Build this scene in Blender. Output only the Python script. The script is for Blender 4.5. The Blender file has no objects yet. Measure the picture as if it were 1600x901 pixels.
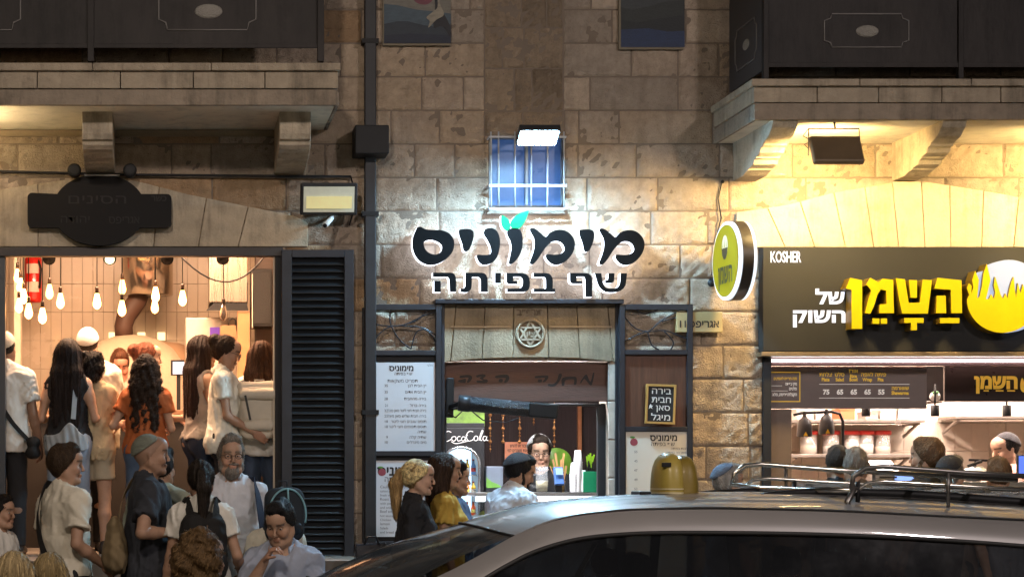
import bpy, math, random
import numpy as np
from mathutils import Vector, Matrix
from mathutils.geometry import tessellate_polygon

R = math.radians
SC = bpy.context.scene
COL = SC.collection
F, CX, CY, CAMZ, W = 3000.0, 260.0, 740.0, 1.6, 14.6      # focal length in photo pixels, vanishing point, eye height, wall distance

# ---------------------------------------------------------------- camera, world, light, exposure
cam_d = bpy.data.cameras.new('camera'); cam = bpy.data.objects.new('camera', cam_d); COL.objects.link(cam)
cam.location = (0, 0, CAMZ); cam.rotation_euler = (R(90), 0, 0)
cam_d.sensor_width = 36; cam_d.lens = 36 * F / 1600
cam_d.shift_x = (800 - CX) / 1600; cam_d.shift_y = (CY - 450.5) / 1600
cam_d.clip_start = .1; cam_d.clip_end = 400
SC.camera = cam
wd = bpy.data.worlds.new('World'); SC.world = wd; wd.use_nodes = True
sky = wd.node_tree.nodes.new('ShaderNodeTexSky'); sky.sky_type = 'NISHITA'; sky.sun_disc = False
sky.sun_elevation = R(-4); sky.sun_rotation = R(200)
wd.node_tree.links.new(sky.outputs[0], wd.node_tree.nodes['Background'].inputs[0])
wd.node_tree.nodes['Background'].inputs[1].default_value = 0.06
SC.view_settings.view_transform = 'Standard'; SC.view_settings.look = 'None'
SC.view_settings.exposure = 0.25; SC.view_settings.gamma = 1
SC.cycles.use_denoising = True
SC.cycles.max_bounces = 6; SC.cycles.diffuse_bounces = 3; SC.cycles.glossy_bounces = 3
SC.cycles.transparent_max_bounces = 8; SC.cycles.sample_clamp_indirect = 4
SC.cycles.caustics_reflective = False; SC.cycles.caustics_refractive = False

def lamp(name, kind, loc, energy, color, size=.1, target=None, spot=None, blend=.5, size_y=None):
    d = bpy.data.lights.new(name, kind); o = bpy.data.objects.new(name, d); COL.objects.link(o)
    o.location = loc; d.energy = energy; d.color = color
    if kind == 'AREA':
        d.size = size
        if size_y: d.shape = 'RECTANGLE'; d.size_y = size_y
    else: d.shadow_soft_size = size
    if spot: d.spot_size = R(spot); d.spot_blend = blend
    if target is not None:
        o.rotation_euler = (Vector(target) - Vector(loc)).to_track_quat('-Z', 'Y').to_euler()
    return o

# the lamps of the street itself: sodium lanterns on the far kerb behind the photographer
lamp('street_lamp_light', 'SPOT', (-1.5, 3.0, 7.5), 1250, (1.0, .84, .72), .35, (.6, 13.0, 1.4), 70, .9)
lamp('street_lamp_light', 'SPOT', (7.5, 2.0, 7.5), 1250, (1.0, .87, .85), .35, (3.2, 14.0, 2.8), 78, .9)

# ---------------------------------------------------------------- helpers: positions
def PX(px, Y=W): return (px - CX) * Y / F
def PZ(py, Y=W): return CAMZ - (py - CY) * Y / F
def P(px, py, Y=W): return Vector((PX(px, Y), Y, PZ(py, Y)))

# ---------------------------------------------------------------- helpers: materials
def srgb(h):
    h = h.lstrip('#'); c = [int(h[i:i + 2], 16) / 255 for i in (0, 2, 4)]
    return tuple(x / 12.92 if x <= .04045 else ((x + .055) / 1.055) ** 2.4 for x in c)

_M = {}
def mat(name, col, rough=.6, metal=0., vary=.12, vscale=6., bump=0., bscale=40., stretch=None, coat=0., spec=.5,
        emit=None, estr=0., attr=False, alpha=1., trans=0., stain=0., warp=0.):
    """a Principled material whose colour and roughness wander with noise; attr: multiplied by the mesh's own colour attribute"""
    if name in _M: return _M[name]
    m = bpy.data.materials.new(name); m.use_nodes = True; nt = m.node_tree; N = nt.nodes; L = nt.links
    b = N['Principled BSDF']
    b.inputs['Roughness'].default_value = rough; b.inputs['Metallic'].default_value = metal
    b.inputs['Specular IOR Level'].default_value = spec; b.inputs['Coat Weight'].default_value = coat
    b.inputs['Transmission Weight'].default_value = trans; b.inputs['Alpha'].default_value = alpha
    tc = N.new('ShaderNodeTexCoord'); mp = N.new('ShaderNodeMapping'); L.new(tc.outputs['Object'], mp.inputs[0])
    if stretch: mp.inputs['Scale'].default_value = stretch
    nz = N.new('ShaderNodeTexNoise'); nz.inputs['Scale'].default_value = vscale; nz.inputs['Detail'].default_value = 6; nz.inputs['Roughness'].default_value = .65
    L.new(mp.outputs[0], nz.inputs['Vector'])
    rp = N.new('ShaderNodeMapRange'); rp.inputs['From Min'].default_value = .3; rp.inputs['From Max'].default_value = .7
    rp.inputs['To Min'].default_value = 1 - vary; rp.inputs['To Max'].default_value = 1 + vary
    L.new(nz.outputs['Fac'], rp.inputs['Value'])
    vm = N.new('ShaderNodeVectorMath'); vm.operation = 'SCALE'; L.new(rp.outputs[0], vm.inputs['Scale'])
    if attr:
        at = N.new('ShaderNodeAttribute'); at.attribute_name = 'Col'; L.new(at.outputs['Color'], vm.inputs[0])
    else: vm.inputs[0].default_value = col[:3]
    out = vm.outputs[0]
    if stain:                                       # rain streaks and soot, in the thing's own space
        m2 = N.new('ShaderNodeMapping'); L.new(tc.outputs['Object'], m2.inputs[0]); m2.inputs['Scale'].default_value = (9, 9, .9)
        n3 = N.new('ShaderNodeTexNoise'); n3.inputs['Scale'].default_value = 1.; n3.inputs['Detail'].default_value = 8; n3.inputs['Roughness'].default_value = .7; L.new(m2.outputs[0], n3.inputs['Vector'])
        n4 = N.new('ShaderNodeTexNoise'); n4.inputs['Scale'].default_value = 2.3; n4.inputs['Detail'].default_value = 9; n4.inputs['Roughness'].default_value = .75; L.new(tc.outputs['Object'], n4.inputs['Vector'])
        mu = N.new('ShaderNodeMath'); mu.operation = 'ADD'; L.new(n3.outputs['Fac'], mu.inputs[0]); L.new(n4.outputs['Fac'], mu.inputs[1])
        r2 = N.new('ShaderNodeMapRange'); r2.inputs['From Min'].default_value = .98; r2.inputs['From Max'].default_value = 1.28; r2.inputs['To Min'].default_value = 1; r2.inputs['To Max'].default_value = 1 - stain; L.new(mu.outputs[0], r2.inputs['Value'])
        v2 = N.new('ShaderNodeVectorMath'); v2.operation = 'SCALE'; L.new(out, v2.inputs[0]); L.new(r2.outputs[0], v2.inputs['Scale']); out = v2.outputs[0]
    L.new(out, b.inputs['Base Color'])
    rr = N.new('ShaderNodeMapRange'); rr.inputs['To Min'].default_value = max(.02, rough - .1); rr.inputs['To Max'].default_value = min(1, rough + .1)
    L.new(nz.outputs['Fac'], rr.inputs['Value']); L.new(rr.outputs[0], b.inputs['Roughness'])
    if bump:
        n2 = N.new('ShaderNodeTexNoise'); n2.inputs['Scale'].default_value = bscale; n2.inputs['Detail'].default_value = 5; n2.inputs['Distortion'].default_value = warp
        L.new(mp.outputs[0], n2.inputs['Vector'])
        bp = N.new('ShaderNodeBump'); bp.inputs['Strength'].default_value = bump; bp.inputs['Distance'].default_value = .02
        L.new(n2.outputs['Fac'], bp.inputs['Height']); L.new(bp.outputs[0], b.inputs['Normal'])
    if emit is not None:
        b.inputs['Emission Color'].default_value = (*emit[:3], 1); b.inputs['Emission Strength'].default_value = estr
    _M[name] = m
    return m

def glow(name, col, strength):
    return mat(name, tuple(.25 * c for c in col[:3]) if col else None, .5, emit=col, estr=strength, vary=.02, spec=.2)

# ---------------------------------------------------------------- helpers: objects
def tag(o, label=None, cat=None, group=None, kind=None):
    if label: o['label'] = label
    if cat: o['category'] = cat
    if group: o['group'] = group
    if kind: o['kind'] = kind
    return o

def thing(name, label, cat, loc=(0, 0, 0), rz=0., group=None):
    o = bpy.data.objects.new(name, None); COL.objects.link(o)
    o.location = loc; o.rotation_euler = (0, 0, rz)
    return tag(o, label, cat, group)

def mesh_obj(name, V, Fc, mats, parent=None, mi=None, smooth=False, local=False, col=None, bevel=0., loose=None):
    """one mesh object; V in world coordinates unless local (then already in the parent's space)"""
    me = bpy.data.meshes.new(name)
    V = np.asarray(V, dtype=np.float64).reshape(-1, 3)
    o = bpy.data.objects.new(name, me); COL.objects.link(o)
    if parent is not None:
        o.parent = parent
        if not local: V = V - np.array(root_loc(parent))
    elif not local:
        c = V.mean(0); c[2] = V[:, 2].min(); V = V - c; o.location = c
    if isinstance(Fc, np.ndarray) and Fc.ndim == 2:
        n, k = Fc.shape
        me.vertices.add(len(V)); me.vertices.foreach_set('co', V.astype(np.float32).ravel())
        me.loops.add(n * k); me.loops.foreach_set('vertex_index', Fc.astype(np.int32).ravel())
        me.polygons.add(n); me.polygons.foreach_set('loop_start', np.arange(0, n * k, k, dtype=np.int32))
        me.update(calc_edges=True)
    else:
        me.from_pydata([tuple(v) for v in V], [], [tuple(f) for f in Fc])
    for m in (mats if isinstance(mats, (list, tuple)) else [mats]): me.materials.append(m)
    if mi is not None: me.polygons.foreach_set('material_index', np.asarray(mi, dtype=np.int32))
    if smooth is True: me.polygons.foreach_set('use_smooth', np.ones(len(me.polygons), dtype=bool))
    elif smooth is not False: me.polygons.foreach_set('use_smooth', np.asarray(smooth, dtype=bool))
    if col is not None:
        a = me.color_attributes.new('Col', 'FLOAT_COLOR', 'POINT'); c4 = np.ones((len(V), 4), np.float32); c4[:, :3] = col
        a.data.foreach_set('color', c4.ravel())
    me.update()
    if bevel:
        bv = o.modifiers.new('edge_bevel', 'BEVEL'); bv.width = bevel; bv.segments = 2; bv.limit_method = 'ANGLE'; bv.angle_limit = R(40)
    return o

def root_loc(o):
    l = Vector(o.location)
    while o.parent is not None: o = o.parent; l = l + Vector(o.location)
    return l

def children(o): return [c for c in bpy.data.objects if c.parent == o]
def dup(o, loc=None, parent=None, label=None, rz=None):
    c = o.copy(); COL.objects.link(c)
    if parent is not None: c.parent = parent
    if loc is not None: c.location = loc
    if rz is not None: c.rotation_euler.z = rz
    if label: c['label'] = label
    for ch in children(o): dup(ch, None, c)
    return c

class MB:
    """collects shapes for ONE mesh object"""
    def __init__(s): s.v = []; s.f = []; s.m = []; s.s = []; s.cur = 0
    def add(s, V, Fc, smooth=False):
        n = len(s.v); s.v.extend([tuple(v) for v in V])
        for f in Fc: s.f.append(tuple(i + n for i in f)); s.m.append(s.cur); s.s.append(smooth)
        return s
    def box(s, x0, x1, y0, y1, z0, z1, rot=None):
        V = [(x, y, z) for z in (z0, z1) for y in (y0, y1) for x in (x0, x1)]
        if rot is not None:
            c = Vector(((x0 + x1) / 2, (y0 + y1) / 2, (z0 + z1) / 2)); V = [c + rot @ (Vector(v) - c) for v in V]
        return s.add(V, [(0, 2, 3, 1), (4, 5, 7, 6), (0, 1, 5, 4), (2, 6, 7, 3), (0, 4, 6, 2), (1, 3, 7, 5)])
    def pbox(s, px0, py0, px1, py1, Yf, d):
        """a box whose front face shows at these photo pixels at distance Yf, d deep"""
        return s.box(PX(px0, Yf), PX(px1, Yf), Yf, Yf + d, PZ(py1, Yf), PZ(py0, Yf))
    def bar(s, a, b, w, h=None):
        a = Vector(a); b = Vector(b); h = h or w; d = (b - a).normalized()
        up = Vector((0, 0, 1)) if abs(d.z) < .95 else Vector((0, 1, 0))
        x = d.cross(up).normalized() * w / 2; y = x.cross(d).normalized() * h / 2
        V = [p + i * x + j * y for p in (a, b) for i, j in ((-1, -1), (1, -1), (1, 1), (-1, 1))]
        return s.add(V, [(3, 2, 1, 0), (4, 5, 6, 7), (0, 1, 5, 4), (1, 2, 6, 5), (2, 3, 7, 6), (3, 0, 4, 7)])
    def tube(s, pts, r, n=10, cap=True):
        pts = [Vector(p) for p in pts]; rs = r if isinstance(r, (list, tuple)) else [r] * len(pts)
        V = []; prev = None
        for i, p in enumerate(pts):
            d = (pts[min(i + 1, len(pts) - 1)] - pts[max(i - 1, 0)]).normalized()
            if prev is None:
                up = Vector((0, 0, 1)) if abs(d.z) < .9 else Vector((0, 1, 0)); u = d.cross(up).normalized()
            else: u = (prev - d * prev.dot(d)).normalized()
            prev = u; w = d.cross(u)
            V += [p + rs[i] * (u * math.cos(2 * math.pi * k / n) + w * math.sin(2 * math.pi * k / n)) for k in range(n)]
        Fc = [(i * n + k, i * n + (k + 1) % n, (i + 1) * n + (k + 1) % n, (i + 1) * n + k) for i in range(len(pts) - 1) for k in range(n)]
        if cap: Fc += [tuple(range(n - 1, -1, -1)), tuple((len(pts) - 1) * n + k for k in range(n))]
        return s.add(V, Fc, True)
    def lathe(s, prof, c, axis='z', n=24, cap=True):
        c = Vector(c); V = []
        for r, h in prof:
            for k in range(n):
                a = 2 * math.pi * k / n; x, y = r * math.cos(a), r * math.sin(a)
                V.append(c + (Vector((x, y, h)) if axis == 'z' else Vector((x, h, y)) if axis == 'y' else Vector((h, x, y))))
        Fc = [(i * n + k, i * n + (k + 1) % n, (i + 1) * n + (k + 1) % n, (i + 1) * n + k) for i in range(len(prof) - 1) for k in range(n)]
        if cap: Fc += [tuple(range(n - 1, -1, -1)), tuple((len(prof) - 1) * n + k for k in range(n))]
        return s.add(V, Fc, True)
    def sphere(s, c, r, n=16, sq=(1, 1, 1)):
        c = Vector(c); V = []; m = n // 2
        for i in range(m + 1):
            t = math.pi * i / m
            for k in range(n):
                a = 2 * math.pi * k / n
                V.append(c + Vector((r * sq[0] * math.sin(t) * math.cos(a), r * sq[1] * math.sin(t) * math.sin(a), r * sq[2] * math.cos(t))))
        return s.add(V, [(i * n + k, (i + 1) * n + k, (i + 1) * n + (k + 1) % n, i * n + (k + 1) % n) for i in range(m) for k in range(n)], True)
    def prism(s, polys, y0, y1, smooth=False):
        """polys: outline (and holes) as lists of (x, z); filled and extruded from y0 (front) to y1"""
        tri = tessellate_polygon([[Vector((x, z, 0)) for x, z in q] for q in polys])
        flat = [p for q in polys for p in q]; n = len(flat)
        V = [(x, y0, z) for x, z in flat] + [(x, y1, z) for x, z in flat]
        Fc = []
        for a, b, c in tri:
            ax, az = flat[a]; bx, bz = flat[b]; cx, cz = flat[c]
            if (bx - ax) * (cz - az) - (bz - az) * (cx - ax) < 0: b, c = c, b
            Fc += [(a, b, c), (c + n, b + n, a + n)]
        s.add(V, Fc)
        base = 0; W_ = []
        for qi, q in enumerate(polys):
            k = len(q); ar = sum(q[i][0] * q[(i + 1) % k][1] - q[(i + 1) % k][0] * q[i][1] for i in range(k))
            for i in range(k):
                a, b = base + i, base + (i + 1) % k
                W_.append((a, a + n, b + n, b) if (ar > 0) == (qi == 0) else (b, b + n, a + n, a))
            base += k
        m = len(s.v) - len(V)
        for f in W_: s.f.append(tuple(i + m for i in f)); s.m.append(s.cur); s.s.append(smooth)
        return s
    def build(s, name, mats, parent=None, smooth=None, local=False, bevel=0., col=None):
        mi = s.m if len(set(s.m)) > 1 else None
        return mesh_obj(name, s.v, s.f, mats, parent, mi, s.s if smooth is None else smooth, local, col, bevel)

def catmull(pts, n=5):
    out = []; k = len(pts)
    for i in range(k):
        p0, p1, p2, p3 = (np.array(pts[(i + j) % k], float) for j in (-1, 0, 1, 2))
        for t in np.linspace(0, 1, n, endpoint=False):
            out.append(tuple(.5 * (2 * p1 + (p2 - p0) * t + (2 * p0 - 5 * p1 + 4 * p2 - p3) * t * t + (3 * p1 - p0 - 3 * p2 + p3) * t ** 3)))
    return out

# ---------------------------------------------------------------- helpers: lettering
_txt = {}
def _rtl(t):
    if not any('\u0590' <= c <= '\u05ff' for c in t): return t
    out = []; run = ''
    for c in t:
        if c.isdigit() or ('A' <= c <= 'z'): run += c
        else:
            if run: out.append(run); run = ''
            out.append(c)
    if run: out.append(run)
    return ''.join(reversed(out))

def text_geo(t, bold=0.):
    """vertices (x, z in text units, cap height about .7) and faces of a line of text"""
    key = (t, bold)
    if key in _txt: return _txt[key]
    c = bpy.data.curves.new('lettering', 'FONT'); c.body = _rtl(t); c.size = 1; c.offset = bold; c.resolution_u = 3; c.fill_mode = 'FRONT'
    o = bpy.data.objects.new('lettering', c); COL.objects.link(o)
    me = bpy.data.meshes.new_from_object(o.evaluated_get(bpy.context.evaluated_depsgraph_get()))
    V = np.array([v.co[:2] for v in me.vertices]).reshape(-1, 2); Fc = [tuple(p.vertices) for p in me.polygons]
    bpy.data.objects.remove(o); bpy.data.curves.remove(c); bpy.data.meshes.remove(me)
    _txt[key] = (V, Fc)
    return V, Fc

def text_into(mb, t, px, py, h_px, Y, align='l', bold=0., width=None, tilt=0., wscale=1.):
    """flat lettering at photo pixel (px, py = bottom of the letters) at distance Y, h_px high (capital), seen from the front"""
    V, Fc = text_geo(t, bold)
    if not len(V): return
    x0, x1 = V[:, 0].min(), V[:, 0].max(); s = h_px * Y / F / .68; sx = s * wscale
    if width: sx = width * Y / F / (x1 - x0)
    off = {'l': -x0, 'r': -x1, 'c': -(x0 + x1) / 2}[align]
    c, sn = math.cos(tilt), math.sin(tilt)
    X = (V[:, 0] + off) * sx; Z = V[:, 1] * s
    ax, az = PX(px, Y), PZ(py, Y)
    mb.add([(ax + x * c - z * sn, Y, az + x * sn + z * c) for x, z in zip(X, Z)], Fc)

def rng_noise(Pn, seed, scale, n=7):
    """cheap smooth 3-D noise: a sum of sines with random directions"""
    r = np.random.RandomState(seed); out = np.zeros(len(Pn))
    for i in range(n):
        d = r.normal(size=3); d /= np.linalg.norm(d)
        out += np.sin(Pn @ (d * scale * (.6 + 1.2 * r.rand())) + r.rand() * 6.28)
    return out / n ** .5
# ================================================================ ground
M_road = mat('asphalt', (.045, .045, .047), .85, bump=.35, bscale=120, vary=.25, vscale=3)
M_pave = mat('paving_stone', (.20, .18, .15), .75, bump=.25, bscale=60, vary=.2, vscale=4)
M_kerb = mat('kerb_stone', (.26, .25, .23), .8, bump=.3, bscale=50)
g = MB(); g.add([(-60, -40, 0), (60, -40, 0), (60, 60, 0), (-60, 60, 0)], [(0, 1, 2, 3)])
tag(g.build('road', M_road), kind='structure')
g = MB()
for i in range(-30, 40):
    for j in range(8):
        x = i * .45 + (.22 if j % 2 else 0); y = 11.32 + j * .41
        g.box(x, x + .444, y, y + .404, .02, .12)
tag(g.build('pavement', M_pave, bevel=.006), kind='structure')
g = MB()
for i in range(-14, 18): g.box(i * .98, i * .98 + .97, 11.14, 11.315, .0, .125)
tag(g.build('kerb', M_kerb, bevel=.012), kind='structure')
g = MB(); g.box(-20, 20, 14.58, 19, .0, .11)
tag(g.build('shop_ground', M_pave), kind='structure')
g = MB()
for i in range(-30, 40):
    g.box(i * .6, i * .6 + .594, 5.6, 8.98, .02, .12)
tag(g.build('near_pavement', M_pave, bevel=.006), kind='structure')

# ================================================================ the stone building
M_stone = mat('jerusalem_stone', None, .95, bump=1., bscale=48, vary=.18, vscale=14, attr=True, spec=.04, stain=.26, warp=1.6)
M_smooth_stone = mat('dressed_stone', None, .8, bump=.35, bscale=60, vary=.14, vscale=9, attr=True, stain=.45, warp=.8, spec=.1)
M_mortar = mat('mortar', (.19, .15, .115), .9, bump=.3, bscale=80)
M_soffit = mat('limewash', (.74, .68, .56), .85, bump=.2, bscale=30, vary=.1, vscale=3, stain=.25)
bld = thing('stone_building', 'rough tan limestone building front with three street level openings', 'building', (0, W, 0))
rnd = random.Random(7)

def rect_px(a, b, c, d): return (PX(a), PX(c), PZ(d), PZ(b))
XL, XR, ZT = -5.2, 10.5, PZ(-351)
OP = [rect_px(-900, 388, 434, 1100), rect_px(694, 563, 951, 1100), rect_px(764, 213, 882, 327), rect_px(1193, 388, 2100, 1100)]
INFILL = rect_px(757, -352, 880, 212)

def subtract(rects, o):
    out = []
    for x0, x1, z0, z1 in rects:
        a0, a1, c0, c1 = max(x0, o[0]), min(x1, o[1]), max(z0, o[2]), min(z1, o[3])
        if a0 >= a1 or c0 >= c1: out.append((x0, x1, z0, z1)); continue
        if x0 < a0: out.append((x0, a0, z0, z1))
        if a1 < x1: out.append((a1, x1, z0, z1))
        if z0 < c0: out.append((a0, a1, z0, c0))
        if c1 < z1: out.append((a0, a1, c1, z1))
    return out

back = [(XL, XR, 0., ZT)]
for o in OP: back = subtract(back, o)
m = MB()
for x0, x1, z0, z1 in back: m.box(x0, x1, W, W + .32, z0, z1)
m.build('wall_core', M_mortar, bld)

def stone_tone(x, r):
    base = np.array([(.44, .355, .275), (.43, .34, .25), (.40, .335, .27), (.47, .385, .30)][r.choice([0, 0, 1, 2, 3])])
    if x < PX(575) and r.random() < .30: base = np.array((.39, .265, .16))
    return base * r.uniform(.86, 1.10)

SV, SF, SCOL = [], [], []
def stone_block(x0, x1, z0, z1, tone, rough=.007, rise=.012, seed=0, step=.017, yf=W):
    g_ = .0036; x0 += g_; x1 -= g_; z0 += g_; z1 -= g_
    if x1 - x0 < .02 or z1 - z0 < .02: return
    nx = max(3, int((x1 - x0) / step)); nz = max(3, int((z1 - z0) / step))
    ex = np.concatenate([[0, .006 / (x1 - x0)], np.linspace(.02 / (x1 - x0), 1 - .02 / (x1 - x0), nx), [1 - .006 / (x1 - x0), 1]])
    ez = np.concatenate([[0, .006 / (z1 - z0)], np.linspace(.02 / (z1 - z0), 1 - .02 / (z1 - z0), nz), [1 - .006 / (z1 - z0), 1]])
    ex = np.sort(np.clip(ex, 0, 1)); ez = np.sort(np.clip(ez, 0, 1))
    X, Z = np.meshgrid(x0 + ex * (x1 - x0), z0 + ez * (z1 - z0), indexing='ij')
    e = np.minimum(np.minimum(X - x0, x1 - X), np.minimum(Z - z0, z1 - Z)); prof = np.clip(e / .013, 0, 1) ** .6
    pts = np.stack([X, np.full_like(X, seed * 1.7), Z], -1).reshape(-1, 3)
    nz_ = rng_noise(pts, 3, 95, 9) * .55 + rng_noise(pts, 5, 40, 6) * .6 + rng_noise(pts, 6, 14, 5) * .5
    Y = yf + .003 - prof * (rise + rough * nz_.reshape(X.shape))
    n0 = sum(len(v) for v in SV); a, b = X.shape
    SV.append(np.stack([X, Y, Z], -1).reshape(-1, 3))
    i, k = np.meshgrid(np.arange(a - 1), np.arange(b - 1), indexing='ij'); q = (i * b + k).ravel() + n0
    SF.append(np.stack([q, q + b, q + b + 1, q + 1], 1)); SCOL.append(np.tile(tone, (a * b, 1)))

course = 52.4
def flush(name, material, parent):
    o = mesh_obj(name, np.concatenate(SV), np.concatenate(SF), material, parent, smooth=True, col=np.concatenate(SCOL))
    SV.clear(); SF.clear(); SCOL.clear(); return o
k = 0
for ci in range(-7, 20):
    za, zb = PZ(15.5 + course * (ci + 1)), PZ(15.5 + course * ci)
    if zb < .1: break
    x = XL - rnd.random() * .4
    while x < XR:
        w = rnd.uniform(.3, .72); rs = [(x, min(x + w, XR), max(za, .1), zb)]
        for o in OP + [INFILL]: rs = subtract(rs, o)
        t = stone_tone(x, rnd); k += 1
        dark = 1.0
        for r in rs: stone_block(*r, t * dark, seed=k, rough=rnd.choice([.006, .008, .010]))
        x += w
flush('stone_courses', M_stone, bld)
# the blocked-up upper window: smeared, sooty rubble infill
z = INFILL[2]
while z < min(INFILL[3], ZT):
    h = rnd.uniform(.12, .34); x = INFILL[0]
    while x < INFILL[1] - .01:
        w = rnd.uniform(.12, .36)
        if INFILL[1] - x - w < .1: w = INFILL[1] - x
        k += 1; stone_block(x, x + w, z, min(z + h, INFILL[3]), np.array((.30, .235, .17)) * rnd.uniform(.75, 1.15), .011, .010, k, .02)
        x += w
    z += h
flush('window_infill', M_stone, bld)

# ---- flat arches of pale dressed stones
def arch(name, xs, top, bot, proud, tone, slant, bw=.006):
    """voussoirs between the joints xs (photo pixels); top(px) and bot(px) give the outline"""
    mm = MB(); cols = []
    mid = (xs[0] + xs[-1]) / 2
    for a, b in zip(xs[:-1], xs[1:]):
        sa, sb = (a - mid) * slant, (b - mid) * slant
        if a == xs[0]: sa = 0
        if b == xs[-1]: sb = 0
        pts = [(PX(a + .5) , PZ(bot(a))), (PX(b - .5), PZ(bot(b)))]
        n = 5
        for i in range(n + 1):
            p = b - .5 + sb + (a + .5 + sa - (b - .5 + sb)) * i / n; pts.append((PX(p), PZ(top(min(max(p, xs[0]), xs[-1])))))
        n0 = len(mm.v); mm.prism([pts], W - proud, W + .004)
        cols += [np.array(tone) * rnd.uniform(.9, 1.08)] * (len(mm.v) - n0)
    return mm.build(name, M_smooth_stone, bld, smooth=False, bevel=bw, col=np.array(cols))
def interp(*pts):
    return lambda x: float(np.interp(x, [p[0] for p in pts], [p[1] for p in pts]))
arch('shop_arch', [-360, -250, -140, -40, 60, 150, 240, 310, 372, 481],
     interp((-360, 352), (-120, 312), (0, 297), (85, 284), (150, 276), (215, 284), (291, 304), (370, 320), (440, 334), (470, 341), (481, 350)), lambda x: 386, .03, (.50, .42, .31), .05)
arch('shop_arch', [1148, 1224, 1270, 1318, 1362, 1401, 1442, 1482, 1530, 1580, 1700, 1850],
     interp((1148, 333), (1224, 322), (1300, 302), (1400, 285), (1442, 285), (1560, 304), (1700, 330), (1850, 336)), lambda x: 387, .045, (.56, .47, .34), .10)
arch('door_lintel', [690, 703, 752, 800, 856, 905, 957, 968], lambda x: 477, interp((690, 566), (760, 560), (830, 558), (900, 560), (968, 566)), .03, (.30, .24, .165), -.07)
mm = MB()
for a, b in ((704, 798), (858, 956)):
    mm.pbox(a, 509, b, 512, W - .036, .04)
mm.build('lintel_moulding', mat('moulding_stone', (.42, .33, .23), .8, bump=.2), bld, bevel=.004)
# carved star medallion over the door
em = MB(); em.lathe([(.001, 0), (21.5 / F * W, 0), (21.5 / F * W, .004)], (PX(827), W - .0335, PZ(521.5)), 'y', 40); em.build('medallion_ground', mat('dark_disc_stone', (.20, .15, .10), .9, bump=.4), bld)  # darker disc set behind the star for contrast
em = MB(); cx, cz, rr = PX(827), PZ(521.5), 21 / F * W; yf = W - .040
ring = [(cx + rr * math.cos(a), yf, cz + rr * math.sin(a)) for a in np.linspace(0, 2 * math.pi, 41)]
em.tube(ring, .011, 8, False)
for s_ in (1, -1):
    t = [(cx + .9 * rr * math.cos(R(90 * s_ + 120 * i)), yf - .001 * s_, cz + .9 * rr * math.sin(R(90 * s_ + 120 * i))) for i in range(3)]
    for i in range(3): em.bar(t[i], t[(i + 1) % 3], .013, .014)
em.build('star_medallion', mat('carved_stone', (.30, .25, .18), .75, bump=.2), bld)
em = MB(); text_into(em, 'ציון', 827, 526, 9.5, W - .044, 'c', .02)
em.build('carved_word', mat('carved_stone', None), bld); em = MB()
text_into(em, 'תרפ״ב', 827, 492, 10, W - .034, 'c', .03)
em.build('carved_lettering', mat('carved_dark_stone', (.16, .12, .08), .8), bld)
# smooth jambs beside the kiosk door
m = MB(); cols = []
for a, b in ((951, 967), (684, 695)):
    for y0 in range(566, 1045, 60):
        n0 = len(m.v); m.pbox(a, y0 + 1, b, y0 + 59, W - .02, .03); cols += [np.array((.52, .47, .40)) * rnd.uniform(.85, 1.05)] * (len(m.v) - n0)
m.build('door_jamb', M_smooth_stone, bld, bevel=.005, col=np.array(cols))

# ---- barred window over the kiosk sign
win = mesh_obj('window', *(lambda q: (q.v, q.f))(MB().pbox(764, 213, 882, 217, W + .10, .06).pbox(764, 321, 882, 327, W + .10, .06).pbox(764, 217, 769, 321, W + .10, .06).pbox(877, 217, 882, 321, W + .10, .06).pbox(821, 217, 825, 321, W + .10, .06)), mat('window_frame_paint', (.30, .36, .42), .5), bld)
m = MB(); m.pbox(764, 213, 882, 327, W + .14, .01); m.build('pane', mat('flare_blue_pane', (.09, .17, .36), .3, emit=(.05, .14, .45), estr=.22), win)  # weak blue emission in the pane stands in for the floodlight's flare
m = MB()
for px in (767, 779, 804.5, 830, 855.5, 881): m.tube([P(px, 206, W - .10), P(px, 327, W - .10)], .0065, 8)
for py in (214, 290, 326): m.bar(P(764, py, W - .105), P(885, py, W - .105), .008, .022 if py == 290 else .014)
for px in (765, 884):
    for py in (214, 290, 326): m.bar(P(px, py, W - .105), P(px, py, W - .105) + Vector((0, .105, 0)), .012)
m.build('window_grille', mat('galvanised_bars', (.42, .45, .50), .45, 0), bld)
m = MB(); m.pbox(758, 328, 888, 334, W - .05, .05); m.build('window_sill', M_mortar, bld, bevel=.004)

# ================================================================ balconies
M_cap = mat('cap_stone', (.38, .315, .23), .85, bump=.5, bscale=50, vary=.2, stain=.6, warp=.8)
M_panel = mat('rail_sheet', (.032, .028, .026), .6, 0, spec=.25, bump=.25, bscale=18, vary=.45, vscale=3, stretch=(1, 1, .4), stain=.5)
M_line = mat('rail_moulding', (.17, .16, .15), .5, .1)
M_med = mat('cast_medallion', (.36, .34, .30), .6, .2, bump=.8, bscale=120)
def corbel(bal, pxl, pxr, Yf, zt, prof, tone):
    mm = MB(); a, b = PX(pxl, Yf), PX(pxr, Yf)
    V = [(x, W + .002 - d, zt + h) for x in (a, b) for d, h in prof]; n = len(prof)
    mm.add(V, [tuple(range(n)), tuple(range(2 * n - 1, n - 1, -1))] + [(i, i + n, (i + 1) % n + n, (i + 1) % n) for i in range(n)])
    return mm.build('corbel', tone, bal, bevel=.006)
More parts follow.
